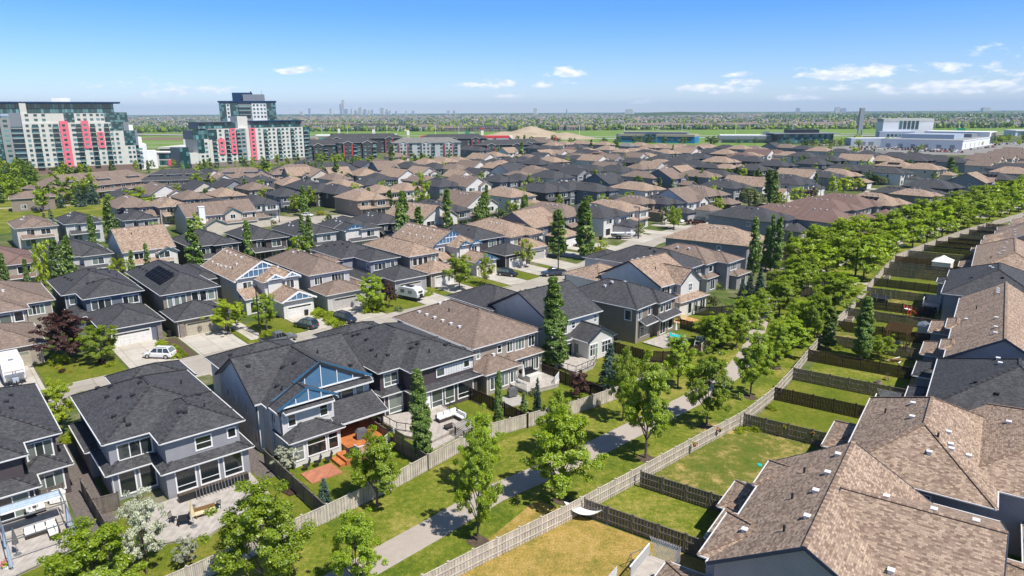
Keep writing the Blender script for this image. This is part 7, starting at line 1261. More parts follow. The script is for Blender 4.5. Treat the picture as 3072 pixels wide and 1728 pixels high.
# ---------------------------------------------------------------- vehicles
def paint(name,c,met=.0):
    m=plain(name,c,.28,met,var=.02,spec=.6); m.node_tree.nodes['Principled BSDF'].inputs['Coat Weight'].default_value=.6
for n_,c in dict(p_white=(.75,.75,.75),p_black=(.012,.012,.014),p_navy=(.015,.022,.04),p_blue=(.03,.045,.07),p_silver=(.42,.43,.44),p_red=(.35,.02,.02),p_grey=(.11,.115,.12)).items(): paint(n_,c)
def car(pm,kind='suv',near=True):
    L,Wd,Hh={'suv':(4.7,.93,1.68),'sedan':(4.6,.9,1.45),'pickup':(5.7,.98,1.85)}[kind]
    root=bpy.data.objects.new(kind,None); COL.objects.link(root)
    belt=Hh*.6; x0=-L/2
    b=MB(); P=[(0,.35,.55,.80),(.03,.28,.78,.94),(.12,.24,.88,.99),(.30,.24,.95,1),(.5,.24,1.0,1),(.72,.24,.98,1),(.85,.26,.90,.98),(.95,.3,.78,.92),(1,.38,.60,.78)]
    if kind!='pickup': P=[(0,.35,.95,.82),(.03,.28,1.0,.93),(.2,.24,1.0,.99),(.5,.24,1.0,1),(.70,.24,1.0,1),(.76,.24,.95,1),(.9,.26,.84,.97),(.97,.3,.7,.9),(1,.38,.55,.76)]
    else: P=[(0,.4,.98,.9),(.02,.35,1.0,.97),(.2,.34,1.0,1),(.5,.34,1.0,1),(.70,.34,1.0,1),(.75,.34,.97,1),(.93,.36,.9,.97),(.985,.4,.78,.92),(1,.45,.6,.85)]
    rings=[]
    for f,zb,zt,wf in P:
        x=x0+L*f; w=Wd*wf; zt*=belt; rings.append([(x,-w*.92,zb),(x,-w,zb+.15),(x,-w,zt*.8),(x,-w*.93,zt*.97),(x,-w*.75,zt),(x,w*.75,zt),(x,w*.93,zt*.97),(x,w,zt*.8),(x,w,zb+.15),(x,w*.92,zb)])
    b.loft(rings,pm)
    cab={'suv':(.03,.12,.60,.74),'sedan':(.10,.28,.58,.74),'pickup':(.36,.40,.60,.74)}[kind]
    xa,xb,xc,xd=[x0+L*f for f in cab]; zr=Hh
    b.loft([[(xb+.02,-Wd*.70,zr-.1),(xb+.02,-Wd*.6,zr),(xb+.02,Wd*.6,zr),(xb+.02,Wd*.70,zr-.1)],[(xc-.05,-Wd*.70,zr-.1),(xc-.05,-Wd*.62,zr),(xc-.05,Wd*.62,zr),(xc-.05,Wd*.70,zr-.1)]],pm)
    for sg in (-1,1):
        for f0,z_0,f1 in ((xa+.05,belt*.97,xb),(xd,belt*.95,xc)): b.bar((f0,sg*Wd*.88,z_0),(f1,sg*Wd*.70,zr-.07),.09,.09,pm)
        for xm_ in (xb+(xc-xb)*.33,xb+(xc-xb)*.72): b.bar((xm_,sg*Wd*.915,belt*.97),(xm_,sg*Wd*.715,zr-.08),.08,.05,pm)
    b.obj('body',root,uv=False,merge=True)
    g=MB(); g.loft([[(xa,-Wd*.88,belt*.95),(xb,-Wd*.69,zr-.08),(xb,Wd*.69,zr-.08),(xa,Wd*.88,belt*.95)],[(xa+.02,-Wd*.9,belt*.95),(xb+.02,-Wd*.70,zr-.07),(xb+.02,Wd*.70,zr-.07),(xa+.02,Wd*.9,belt*.95)],[(xd,-Wd*.9,belt*.94),(xc,-Wd*.70,zr-.07),(xc,Wd*.70,zr-.07),(xd,Wd*.9,belt*.94)]],'glass'); g.obj('windows_glass',root,uv=False)
    if kind=='pickup':
        q=MB(); q.box(x0+.12,x0+L*.355,-Wd*.82,Wd*.82,belt*.99,belt*1.03,'metal_black'); q.obj('truck_bed',root,uv=False)
    if near and kind=='suv':
        q=MB(); 
        for sg in (-1,1): q.bar((xb+.2,sg*Wd*.6,zr+.06),(xc-.3,sg*Wd*.6,zr+.06),.05,.05,'metal_black')
        q.obj('roof_rail',root,uv=False)
    for fx in (.18,.81):
        for sg in (-1,1):
            t=MB(); n=14; rr_=.36 if kind!='pickup' else .42; w=.11
            A=[(rr_*math.cos(k*2*math.pi/n),-w,rr_*math.sin(k*2*math.pi/n)) for k in range(n)]; B=[(x,w,z) for x,_,z in A]
            t.loft([A,B],'rubber'); wh=t.obj('wheel',root,(x0+L*fx,sg*(Wd-.1),rr_),uv=False)
            if near:
                t=MB(); A=[(x*.62,sg*(w+.012),z*.62) for x,_,z in A]; t.face(A if sg<0 else A[::-1],'chrome'); t.obj('rim',wh,uv=False)
    if near:
        for sg in (-1,1):
            q=MB(); q.box(L/2-.22,L/2-.04,sg*Wd*.62-.16,sg*Wd*.62+.16,belt*.62,belt*.76,'chrome'); q.obj('headlight',root,uv=False)
            q=MB(); q.box(-L/2-.01,-L/2+.1,sg*Wd*.7-.12,sg*Wd*.7+.12,belt*.66,belt*.9,'red_plastic'); q.obj('tail_light',root,uv=False)
            q=MB(); q.box(xd-.35,xd-.2,sg*(Wd+.12)-.09,sg*(Wd+.12)+.09,belt*.98,belt*1.12,pm); q.obj('mirror',root,uv=False)
    return root
def put(o,k,deg,label,cat,z=.05,name=None,group=None):
    x,y=VEH[k]; o.location=(x,y,z); o.rotation_euler=(0,0,R(deg)); tag(o,label,cat,group)
    if name: o.name=name
    return o
put(car('p_white'),'suv_white',174,'white vehicle with dark windows parked beside the round shrubs','car',name='suv')
put(car('p_blue'),'suv_blue',150,'dark blue grey vehicle parked behind the street lamp and white garage','car',name='suv')
put(car('p_navy'),'suv_navy',-36,'large navy vehicle parked beside the row of clipped yellow green shrubs','car',name='suv')
put(car('p_grey','pickup'),'pickup_dark',41,'dark pickup at the kerb, half hidden behind the nearest gabled roof','pickup',name='pickup')
put(car('p_black'),'suv_black',-27,'black vehicle on the driveway below the white garage door','car',name='suv')
put(car('p_blue','pickup'),'pickup_blue',-166,'blue grey pickup parked by the street between lawn and lamp post','pickup',name='pickup')
put(car('p_navy'),'suv_teal',50,'dark vehicle parked against the tan roofed garage at the kerb','car',name='suv')
put(car('p_white','sedan'),'car_white',-15,'white car in the cul-de-sac behind the twin poplars','car',name='car')
put(car('p_black','sedan'),'car_dark',-25,'dark car behind the dark red hedge','car',name='car')
# travel trailer
def trailer():
    r=empty('travel_trailer',(*VEH['trailer'],.05),R(131+180),'white travel trailer with a hitch parked on the left driveway','trailer')
    b=MB(); pr=[(-3.6,.7),(-3.7,1.4),(-3.5,3.0),(-3.2,3.15),(3.2,3.15),(3.6,2.5),(3.75,1.6),(3.6,.75)]
    A=[(x,-1.25,z) for x,z in pr]; B=[(x,1.25,z) for x,z in pr]; b.loft([A,B],'vent_white'); b.obj('body',r,uv=False)
    b=MB(); b.box(-3.65,3.66,-1.27,1.27,.62,.78,'metal_grey'); b.bar((3.63,-1.0,1.05),(3.63,1.0,1.05),.2,.5,'metal_grey'); b.bar((3.71,-1.1,1.55),(3.71,1.1,1.55),.1,.34,'mid_grey'); b.bar((3.66,-1.1,2.05),(3.66,1.1,2.05),.12,.1,'tan_panel'); b.obj('stripe',r,uv=False)
    b=MB(); b.bar((3.5,-.9,.6),(5.0,0,.6),.12,.14,'metal_black'); b.bar((3.5,.9,.6),(5.0,0,.6),.12,.14,'metal_black'); b.box(3.9,4.4,-.35,.35,.6,1.2,'steel_blue'); b.box(4.8,4.95,-.06,.06,.05,1.0,'metal_black'); b.obj('hitch',r,uv=False)
    for x in (-1.3,-.4):
        for sg in (-1,1):
            t=MB(); A=[(.36*math.cos(k*.449),-.1,.36*math.sin(k*.449)) for k in range(14)]; t.loft([A,[(x_,.1,z) for x_,_,z in A]],'rubber'); t.obj('wheel',r,(x,sg*1.12,.36),uv=False)
    b=MB(); b.box(-.9,-.3,-.25,.25,3.15,3.42,'vent_white'); b.box(1.6,2.1,-.3,.3,3.15,3.25,'mid_grey'); b.obj('roof_vent',r,uv=False)
    for sg in (-1,1):
        b=MB(); b.box(.5,1.8,sg*1.26-.02,sg*1.26+.02,1.7,2.4,'glass'); b.obj('window',r,uv=False)
    # slanted emblem strokes on the front
    b=MB(); 
    for k in range(3): b.bar((3.74,-.28+k*.16,1.62),(3.72,-.08+k*.16,1.98),.03,.07,'vent_white' if k%2 else 'metal_black')
    b.obj('emblem',r,uv=False)
trailer()
r=empty('camper_trailer',(*VEH['camper'],.05),R(-35),'small white camper trailer with a rear spare wheel on the driveway','trailer')
b=MB(); pr=[(-2.6,.7),(-2.7,1.5),(-2.3,2.35),(-1.4,2.6),(1.6,2.6),(2.4,2.1),(2.6,1.4),(2.4,.7)]; A=[(x,-1.05,z) for x,z in pr]; b.loft([A,[(x,1.05,z) for x,_,z in A]],'vent_white'); b.obj('body',r,uv=False)
b=MB(); b.box(-1.0,.6,-.5,.5,2.6,2.78,'metal_black'); b.box(.9,1.4,-.3,.3,2.6,2.75,'vent_white'); b.obj('roof_vent',r,uv=False)
b=MB(); b.box(-1.8,-.8,-1.07,-1.05,1.5,2.1,'glass'); b.box(.2,1.2,-1.07,-1.05,1.5,2.1,'glass'); b.bar((2.53,-.6,1.85),(2.53,.6,1.85),.04,.5,'glass'); b.obj('window',r,uv=False)
b=MB(); b.bar((2.62,0,1.2),(2.85,0,1.2),.6,.6,'rubber'); b.obj('spare_wheel',r,uv=False)
for sg in (-1,1):
    t=MB(); A=[(.36*math.cos(k*.449),-.1,.36*math.sin(k*.449)) for k in range(14)]; t.loft([A,[(x_,.1,z) for x_,_,z in A]],'rubber'); t.obj('wheel',r,(0,sg*1.0,.36),uv=False)
b=MB(); b.box(-2.6,2.5,-1.06,1.06,.55,.8,'metal_black'); b.bar((-2.4,0,.6),(-3.8,0,.6),.12,.12,'metal_black'); b.obj('chassis',r,uv=False)
r=empty('boat',(*VEH['boat'],.05),R(-10),'white motor boat with dark stripe on a trailer beside the lamp post','boat')
b=MB(); rg=[]
for f,w,zk,zt in [(-3.4,1.05,.75,1.75),(-1.5,1.2,.65,1.75),(.8,1.2,.65,1.85),(2.4,.8,.8,1.98),(3.6,.08,1.4,2.15)]: rg.append([(f,-w,zt),(f,-w*.85,(zk+zt)*.5),(f,0,zk),(f,w*.85,(zk+zt)*.5),(f,w,zt),(f,w*.75,zt-.02),(f,0,zt-.25 if f<2 else zt),(f,-w*.75,zt-.02)])
b.loft(rg,'vent_white'); b.obj('hull',r,uv=False)
b=MB(); b.bar((-3.3,-1.14,1.45),(2.3,-.93,1.6),.04,.22,'metal_black'); b.bar((-3.3,1.14,1.45),(2.3,.93,1.6),.04,.22,'metal_black'); b.obj('stripe',r,uv=False)
b=MB(); b.bar((.9,-.9,2.1),(.9,.9,2.1),.06,.5,'glass'); b.obj('windshield',r,uv=False)
b=MB(); b.bar((-3.2,-.5,.55),(4.6,0,.55),.12,.12,'metal_grey'); b.bar((-3.2,.5,.55),(4.6,0,.55),.12,.12,'metal_grey'); 
for x in (-1.6,-.7): b.bar((x,-1.2,.35),(x,1.2,.35),.62,.62,'rubber')
b.obj('boat_trailer',r,uv=False)
r=empty('camper_van',(*VEH['rv_white'],.05),R(10),'white camper with rounded end parked behind the far shrubs','camper'); b=MB(); pr=[(-3.2,.6),(-3.3,1.6),(-2.8,2.7),(2.8,2.7),(3.3,1.7),(3.2,.6)]; A=[(x,-1.1,z) for x,z in pr]; b.loft([A,[(x,1.1,z) for x,_,z in A]],'vent_white'); b.obj('body',r,uv=False); b=MB(); b.box(-2,2,-1.12,-1.1,1.6,2.2,'glass'); b.obj('window',r,uv=False)
# lot full of cars
LC=[car(p,k,near=False) for p,k in (('p_white','suv'),('p_black','suv'),('p_silver','sedan'),('p_blue','sedan'),('p_red','suv'),('p_white','pickup'),('p_grey','suv'),('p_navy','sedan'))]
CN=['white','black','silver','dark blue','red','white pickup','grey','navy']; used=[False]*8
lot=sorted(range(len(LOT)),key=lambda i:LOT[i][0]/LOT[i][1]); cc={}
for n_,i in enumerate(lot):
    q=random.Random(i); k=q.choice([0,0,0,1,1,2,3,4,5,6,7]) if not (28<i<36) else 4
    cc[k]=cc.get(k,0)+1; m=cc[k]; wd=NUM[m-1]
    lb=f'{CN[k]} vehicle in the packed car lot, {wd} {CN[k]} one from the left'
    x,y=LOT[i]; rz=R(62+q.choice([0,180])+q.uniform(-3,3))
    if not used[k]: used[k]=True; o=LC[k]; o.location=(x,y,.07); o.rotation_euler=(0,0,rz); tag(o,lb,'car','cars parked in the lot'); o.name='parked_car'
    else: o=dup(LC[k],(x,y,.07),rz,1,lb,'cars parked in the lot'); o.name='parked_car'; o['category']='car'
for k in range(8):
    if not used[k]:
        for ch in list(LC[k].children_recursive)+[LC[k]]: bpy.data.objects.remove(ch)
dn={}
for i,(x,y,dg,k,lm) in enumerate(DRV):
    dn[(k,lm)]=dn.get((k,lm),0)+1; m=dn[(k,lm)]
    o=dup(LC[k],(x,y,.06),R(dg),1,f'{CN[k]} vehicle on a driveway near {lm}'+(f', {NUM[m-1]} such one' if m>1 else ''),'cars on far driveways'); o.name='parked_car'; o['category']='car'
for i in range(11):
    x=-300+i*33+(i*37%11); y=1081-(x+300)*.33+ (i%2)*7; o=dup(LC[[0,1,6][i%3]],(x,y,.4),R(-18+180*(i%2)),1.25 if False else 1,f'vehicle driving on the highway, {NUM[i]} from the left','vehicles on the highway'); o.name='highway_car'; o['category']='car'
# ---------------------------------------------------------------- street lamps
for i,(x,y,h) in enumerate(LAMPS):
    h=min(max(h,8.5),11 if i!=1 else 15); r=empty('street_lamp',(x,y,0),R(131),f'tall black street lamp near {near_lm(x,y)}, {NUM[i]} from the camera','street lamp','street lamps'); b=MB(); b.cyl((0,0),.14,0,h,'metal_black',8,.09); b.cyl((0,0),.22,0,.5,'metal_black',8); b.obj('pole',r,uv=False)
    b=MB(); b.tube([(0,0,h-.3),(.5,0,h),(1.3,0,h+.05)],[.05,.05,.04],'metal_black',6); b.obj('arm',r,uv=False); b=MB(); b.box(1.1,1.9,-.15,.15,h-.05,h+.1,'metal_grey'); b.obj('lamp_head',r,uv=False)
# ---------------------------------------------------------------- decks and yard things
def deck(label,poly,z,mat,name='deck',skirt=None,kind=None,rail=None,railm='metal_black'):
    cx,cy=poly[0]; r=empty(name,(cx,cy,0),0,label,'deck'); b=MB(); pl=[(x-cx,y-cy) for x,y in poly]; b.prism(pl,z-.12,z,mat); b.obj('boards',r); b=MB()
    c=Vector((sum(p[0] for p in pl)/len(pl),sum(p[1] for p in pl)/len(pl))); b.prism([tuple(c+(Vector(p)-c)*.985) for p in pl],0,z-.13,skirt or mat); b.obj('skirt',r)
    for k,l in enumerate(rail or []):
        b=MB(); l=[(x-cx,y-cy) for x,y in l]
        for i in range(len(l)-1):
            b.bar((*l[i],z+1.0),(*l[i+1],z+1.0),.07,.06,railm); b.bar((*l[i],z+.12),(*l[i+1],z+.12),.05,.05,railm); n=max(2,int(math.dist(l[i],l[i+1])/(.16 if railm=='white_trim' else 1.3)))
            for j in range(n+1): p=Vector(l[i]).lerp(Vector(l[i+1]),j/n); w=.04 if railm=='white_trim' else .06; b.box(p.x-w/2,p.x+w/2,p.y-w/2,p.y+w/2,z-.02,z+1.0,railm)
        b.obj('railing',r,uv=False)
    return r
def steps(root_label,*a): pass
deck('grey composite deck with the folded cream umbrella behind the blossoming tree',[sq(10.2,66),sq(11.2,59.2),sq(14.6,57.6),sq(17.4,58.8),sq(21.5,60.4),sq(21.6,66)],.3,'deck_grey')
deck('orange stained deck with white railing under the charcoal porch roof',[sq(31.2,68.2),sq(31.2,60.8),sq(34.2,60.8),sq(36.6,62.2),sq(36.6,68.2)],.85,'deck_orange',skirt='wood_new',rail=[[sq(31.2,61.6),sq(31.2,60.8),sq(34.2,60.8),sq(36.5,62.2)]],railm='white_trim')
r=deck('orange red stair and low patio below the orange deck',[sq(29.9,63.4),sq(29.9,61.0),sq(31.1,61.0),sq(31.1,63.4)],.62,'deck_orange',name='stair',rail=None); 
deck('lower orange stair tread beside the patio chairs',[sq(29.2,63.2),sq(29.2,61.1),sq(29.85,61.1),sq(29.85,63.2)],.36,'deck_orange',name='stair')
deck('flat red stained patio beside the white house',[sq(25.5,62.6),sq(25.5,60.0),sq(28.9,60.0),sq(28.9,62.6)],.14,'deck_red',name='patio')
deck('dark patio boards running left from the red patio',[sq(22.6,60.6),sq(22.9,59.3),sq(24.9,59.3),sq(24.9,60.6)],.12,'fence_dark',name='walk_boards')
deck('small pale wooden walkway boards in the grass by the path fence',[sq(29.6,56.6),sq(29.6,54.2),sq(31.2,54.2),sq(31.2,56.6)],.12,'deck_grey',name='walk_boards')
deck('weathered grey deck with pale sofa set and black railing',[sq(37.6,68.4),sq(37.8,62.2),sq(39.4,59.0),sq(45.2,60.0),sq(46.0,66.1)],.55,'deck_grey',rail=[[sq(37.6,68.0),sq(37.8,63.8),sq(39.0,61.9)],[sq(45.3,61.2),sq(45.9,65.9)]])
deck('long low grey step below the sofa deck',[sq(38.0,58.8),sq(38.6,57.8),sq(44.6,58.8),sq(44.4,59.6)],.25,'deck_grey',name='step')
deck('grey deck with hot tub and white umbrella behind the beige house',[sq(56.6,65.4),sq(56.6,62.2),sq(61.6,61.4),sq(63.2,62.8),sq(63.2,67.2),sq(58.2,67.2)],.6,'deck_grey',rail=[[sq(61.0,61.5),sq(63.2,62.8),sq(63.2,66.9)],[sq(56.6,64.6),sq(56.6,62.2)]],railm='white_trim')
deck('grey paved patio with covered grill under the hot tub deck',[sq(51.8,63.8),sq(51.8,61.0),sq(55.0,60.2),sq(56.0,63.8)],.12,'concrete_dark',name='patio')
deck('tan deck with black railing at the glazed sunroom',[sq(66.8,68.4),sq(66.2,62.6),sq(70.2,63.0),sq(72.2,64.2),sq(72.2,65.3),sq(70.2,68.4)],.5,'deck_grey',rail=[[sq(65.9,65.5),sq(66.2,62.6),sq(70.2,63.0),sq(72.2,64.2)]])
deck('grey patio with the turquoise table beside the taupe house',[sq(84.4,65.4),sq(84.6,61.6),sq(87.0,60.6),sq(91.6,61.2),sq(92.0,65.6)],.25,'deck_grey',name='patio')
deck('grey deck with blue canopies beside the plum house',[sq(-3.5,71.4),sq(-3.5,63),sq(1.0,62.2),sq(5.8,63.4),sq(6.6,74.2),sq(4,74.2),sq(4,71.4)],.35,'deck_grey')
deck('tan patio behind the tan steep gable house',[sq(97.2,69.6),sq(97.4,66.8),sq(101.8,66.6),sq(102,69.5)],.15,'wood_new',name='patio')
def thing(name,k,label,cat,rz=0,off=(0,0),z=None):
    p=PT[k]; return empty(name,(p[0]+off[0],p[1]+off[1],p[2] if z is None else z),R(rz),label,cat)
# sofa set
def sofa(r,L1,L2,cm='fabric_white'):
    b=MB(); b.box(0,L1,0,.8,0,.38,'wicker'); b.box(0,L1,.7,.85,.3,.72,'wicker'); b.box(L1-.8,L1,-L2,0,0,.38,'wicker'); b.box(L1-.1,L1+.05,-L2,.85,.3,.72,'wicker'); b.obj('frame',r,uv=False)
    b=MB(); n=int(L1/.75)
    for i in range(n): b.box(.03+i*L1/n,(i+1)*L1/n-.03,.02,.68,.38,.52,cm); b.box(.05+i*L1/n,(i+1)*L1/n-.05,.5,.7,.52,.95,cm)
    m=int(L2/.75)
    for i in range(m): b.box(L1-.78,L1-.12,-L2+.03+i*L2/m,-L2+(i+1)*L2/m-.03,.38,.52,cm); b.box(L1-.3,L1-.1,-L2+.05+i*L2/m,-L2+(i+1)*L2/m-.05,.52,.95,cm)
    b.obj('cushions',r,uv=False)
sofa(thing('sofa','sofa','dark wicker corner sofa with pale cushions on the grey deck','sofa',41,(-1.4,-.2)),2.9,1.6)
def table(r,w,d,h,m,legs='metal_black'):
    b=MB(); b.box(-w/2,w/2,-d/2,d/2,h-.06,h,m); b.obj('tabletop',r,uv=False)
    for sx in (-1,1):
        for sy in (-1,1): b=MB(); b.box(sx*(w/2-.08)-.04,sx*(w/2-.08)+.04,sy*(d/2-.08)-.04,sy*(d/2-.08)+.04,0,h-.06,legs); b.obj('leg',r,uv=False)
table(thing('coffee_table','coffee','low dark wicker table in front of the corner sofa','table',41,(0,-.2)),1.2,.8,.4,'wicker','wicker')
def umbrella(k,label,m,closed=True,h=2.6):
    r=thing('parasol',k,label,'parasol'); b=MB(); b.cyl((0,0),.03,0,h,'metal_grey',6); b.cyl((0,0),.3,0,.08,'metal_grey',10); b.obj('pole',r,uv=False); b=MB()
    if closed: b.cyl((0,0),.24,h*.42,h*.62,m,8,.17); b.cyl((0,0),.17,h*.62,h*.97,m,8,.05)
    else: b.cyl((0,0),1.35,h*.8,h,m,8,.05)
    b.obj('canopy',r,uv=False)
umbrella('umb1','folded cream parasol on the grey deck behind the blossoming tree','fabric_cream'); umbrella('umb2','folded white parasol beside the hot tub','fabric_white',h=3.0); umbrella('umb3','folded pale parasol on the patio with the turquoise table','fabric_white',h=2.6)
r=thing('bench','bench','pale bench with cushion right of the cream parasol','bench',35); b=MB(); b.box(-.9,.9,-.25,.25,.35,.5,'fabric_cream'); b.obj('seat',r,uv=False); b=MB(); b.box(-.9,.9,.2,.3,.5,.85,'wood_new'); b.obj('backrest',r,uv=False)
for sx in (-.8,.8): b=MB(); b.box(sx-.05,sx+.05,-.2,.25,0,.35,'wood_new'); b.obj('leg',r,uv=False)
def chair(r,m='metal_black'):
    b=MB(); b.box(-.25,.25,-.25,.25,.4,.45,m); b.obj('seat',r,uv=False); b=MB()
    for k in range(4): b.bar((-.2+k*.13,.25,.45),(-.2+k*.13,.32,.95),.04,.03,m)
    b.bar((-.25,.32,.95),(.25,.32,.95),.04,.06,m); b.obj('backrest',r,uv=False)
    for sx in (-.22,.22):
        for sy in (-.22,.22): b=MB(); b.box(sx-.02,sx+.02,sy-.02,sy+.02,0,.4,m); b.obj('leg',r,uv=False)
    return r
chair(thing('garden_chair','chair1','black metal chair by the wall of the grey deck','chair',-120)); table(thing('fire_table','firetable','round black mesh table left of the cream parasol','table',20),1.0,1.0,.6,'metal_black')
chair(thing('garden_chair','firetable','black metal chair left of the mesh table','chair',80,(-1.1,.2))); chair(thing('garden_chair','firetable','black metal chair behind the mesh table','chair',0,(.2,1.1)))
r=thing('hot_tub','hottub','beige hot tub with dark raised cover on the deck','hot tub',41); b=MB(); b.box(-1.1,1.1,-1.1,1.1,0,.9,'stucco_light'); b.obj('shell',r,uv=False); b=MB(); b.box(-1.15,1.15,-.2,1.15,.9,1.02,'metal_black'); b.bar((-1.1,.9,1.1),(1.1,.9,1.1),.6,.35,'metal_black'); b.obj('cover',r,uv=False)
def grill(k,label,off=(0,0),cov='fabric_grey'):
    r=thing('grill',k,label,'grill',30,off); b=MB(); b.box(-.65,.65,-.3,.3,.1,.85,cov); b.loft([[(-.7,-.33,.85),(.7,-.33,.85),(.7,.33,.85),(-.7,.33,.85)],[(-.4,-.3,1.2),(.4,-.3,1.2),(.4,.3,1.2),(-.4,.3,1.2)]],cov); b.obj('body',r,uv=False); b=MB(); b.box(-.6,.6,-.02,.02,0,.1,'rubber'); b.obj('wheel',r,uv=False)
grill('bbq','dark covered grill on the paved patio'); grill('bbqcov','grill under a grey cover on the orange deck'); grill('covered','grill under a beige cover on the tan patio',cov='fabric_cream'); grill('a0bbq','pale covered grill beside the plum house',cov='fabric_white')
r=thing('fire_table','firetab2','square dark fire table at the railing of the orange deck','table',41); b=MB(); b.box(-.6,.6,-.4,.4,0,.6,'metal_black'); b.box(-.7,.7,-.5,.5,.6,.66,'metal_black'); b.obj('body',r,uv=False)
for i in range(3):
    r=thing('patio_chair','patiochairs',f'dark sling chair on the red patio, {NUM[i]} from the left by the white wall','chair',-60,(i*.95-.9,i*.75-.6)); b=MB(); b.box(-.3,.3,-.3,.3,.38,.43,'metal_black'); b.bar((0,.3,.42),(0,.5,1.05),.6,.05,'metal_black'); b.obj('sling',r,uv=False)
    for sx in (-.28,.28): b=MB(); b.bar((sx,-.3,0),(sx,.3,.45),.04,.04,'metal_black'); b.obj('leg',r,uv=False)
# hammock
r=thing('hammock','hammock','white rope hammock hanging in the corner of the dry yard','hammock',-12); b=MB(); seg=[(-1.9+3.8*k/12,.12*0,1.55-.75*(1-((k-6)/6)**2)) for k in range(13)]
for k in range(12):
    w0=.55*(1-abs((k-6)/6)**3)+.05; w1=.55*(1-abs((k+1-6)/6)**3)+.05; p,q=seg[k],seg[k+1]; b.face([(p[0],-w0,p[2]),(q[0],-w1,q[2]),(q[0],w1,q[2]),(p[0],w0,p[2])],'fabric_white'); b.face([(p[0],w0,p[2]-.02),(q[0],w1,q[2]-.02),(q[0],-w1,q[2]-.02),(p[0],-w0,p[2]-.02)],'fabric_white')
b.obj('sling',r,uv=False); 
for sx in (-2,2): b=MB(); b.bar((sx,0,0),(sx*.98,0,1.6),.07,.07,'metal_grey'); b.bar((sx,-.7,.04),(sx,.7,.04),.07,.07,'metal_grey'); b.obj('stand',r,uv=False)
r=empty('planter_box',(*sq(14.4,64.6),.3),R(41),'long dark planter box under the windows of the grey deck','planter'); b=MB(); b.box(0,6.6,0,.5,0,.7,'metal_black'); b.obj('box',r,uv=False); b=MB(); b.box(.05,6.55,.05,.45,.7,.74,'soil'); b.obj('soil',r,uv=False); b=MB()
for k in range(16): b.bar((1.5+k*.3,-.35,.02),(1.5+k*.3,-.1,1.0),.05,.05,'metal_grey')
b.obj('slats',r,uv=False)
r=empty('arbor',(*sq(42.5,57.3),0),R(41),'low slatted grey wood arbor by the path fence below the sofa deck','arbor'); b=MB()
for x in (0,2.4):
    for y in (0,1.6): b.box(x-.06,x+.06,y-.06,y+.06,0,1.5,'fence_grey')
for k in range(12): b.bar((-.2+k*.25,-.3,1.55),(-.2+k*.25,1.9,1.55),.14,.05,'deck_grey')
b.obj('frame',r)
# frame swing chair
r=thing('swing_frame','swing','small metal A-frame with hanging seat on the dry lawn','swing',30); b=MB()
for sx in (-.7,.7):
    for sy in (-.6,.6): b.bar((sx,sy,0),(sx*.9,0,1.6),.04,.04,'metal_grey')
b.bar((-.65,0,1.6),(.65,0,1.6),.04,.04,'metal_grey'); b.obj('frame',r,uv=False); b=MB(); b.box(-.45,.45,-.3,.3,.35,.42,'metal_grey'); b.bar((-.45,.3,.4),(-.45,.05,1.58),.02,.02,'metal_grey'); b.bar((.45,.3,.4),(.45,.05,1.58),.02,.02,'metal_grey'); b.obj('seat',r,uv=False)
r=thing('round_table','ttable','bright turquoise round patio table','table'); b=MB(); b.cyl((0,0),.75,.68,.74,'teal_plastic',18); b.obj('tabletop',r,uv=False); b=MB(); b.cyl((0,0),.06,0,.68,'metal_grey',8); b.obj('leg',r,uv=False)
for k in range(4):
    a=k*1.57+.4; r=thing('patio_chair','ttable',f'turquoise chair at the round table, {["right","back","left","front"][k]} side','chair',math.degrees(a)-90,(1.15*math.cos(a),1.15*math.sin(a))); b=MB(); b.box(-.25,.25,-.25,.25,.38,.46,'teal_plastic'); b.obj('seat',r,uv=False); b=MB(); b.bar((0,.26,.45),(0,.34,.9),.5,.05,'teal_plastic'); b.obj('backrest',r,uv=False)
r=empty('lattice_arch',(29.2,101.8,0),R(60),'white curved lattice arch by the path fence of the turquoise patio','arch'); b=MB()
for k in range(8): a=math.pi*k/8; a2=math.pi*(k+1)/8; b.bar((1.5*math.cos(a),-.5,.5+1.6*math.sin(a)),(1.5*math.cos(a2),-.5,.5+1.6*math.sin(a2)),.06,.06,'white_trim'); b.bar((1.5*math.cos(a),.5,.5+1.6*math.sin(a)),(1.5*math.cos(a2),.5,.5+1.6*math.sin(a2)),.06,.06,'white_trim'); b.bar((1.5*math.cos(a),-.5,.5+1.6*math.sin(a)),(1.5*math.cos(a),.5,.5+1.6*math.sin(a)),.05,.05,'white_trim')
b.obj('lattice',r,uv=False)
# plum house gazebo frame with canopies
r=empty('pergola',(*sq(1.2,63.2),.35),R(41),'grey metal pergola frame with blue and white fabric canopies on the deck','pergola'); b=MB()
for x in (0,4.6):
    for y in (0,3.6,6.6): b.box(x-.05,x+.05,y-.05,y+.05,0,2.5,'metal_grey')
for x in (0,4.6): b.bar((x,0,2.5),(x,6.6,2.5),.08,.08,'metal_grey')
for y in (0,3.6,6.6): b.bar((0,y,2.5),(4.6,y,2.5),.08,.08,'metal_grey')
b.obj('frame',r,uv=False)
b=MB(); 
for k in range(6): b.bar((.1,5.2+k*.22,2.45+.08*(k%2)),(4.5,5.2+k*.22,2.45+.08*(k%2)),.24,.06,'fabric_blue' if k%2 else 'fabric_white')
b.obj('canopy',r,uv=False)
for x,y in ((0,0),(4.6,0),(4.6,3.6),(0,3.6)): 
    b=MB(); b.cyl((x,y),.16,.3,2.3,'fabric_blue',7,.09); b.obj('curtain',r,uv=False)
sofa(empty('sofa',(*sq(2.6,67.2),.35),R(41),'white cushioned sofa inside the blue canopy frame','sofa'),2.4,1.4)
sofa(empty('sofa',(*sq(3.9,71.0),.35),R(130),'white cushioned lounge chair by the plum house window','sofa'),1.2,.8)
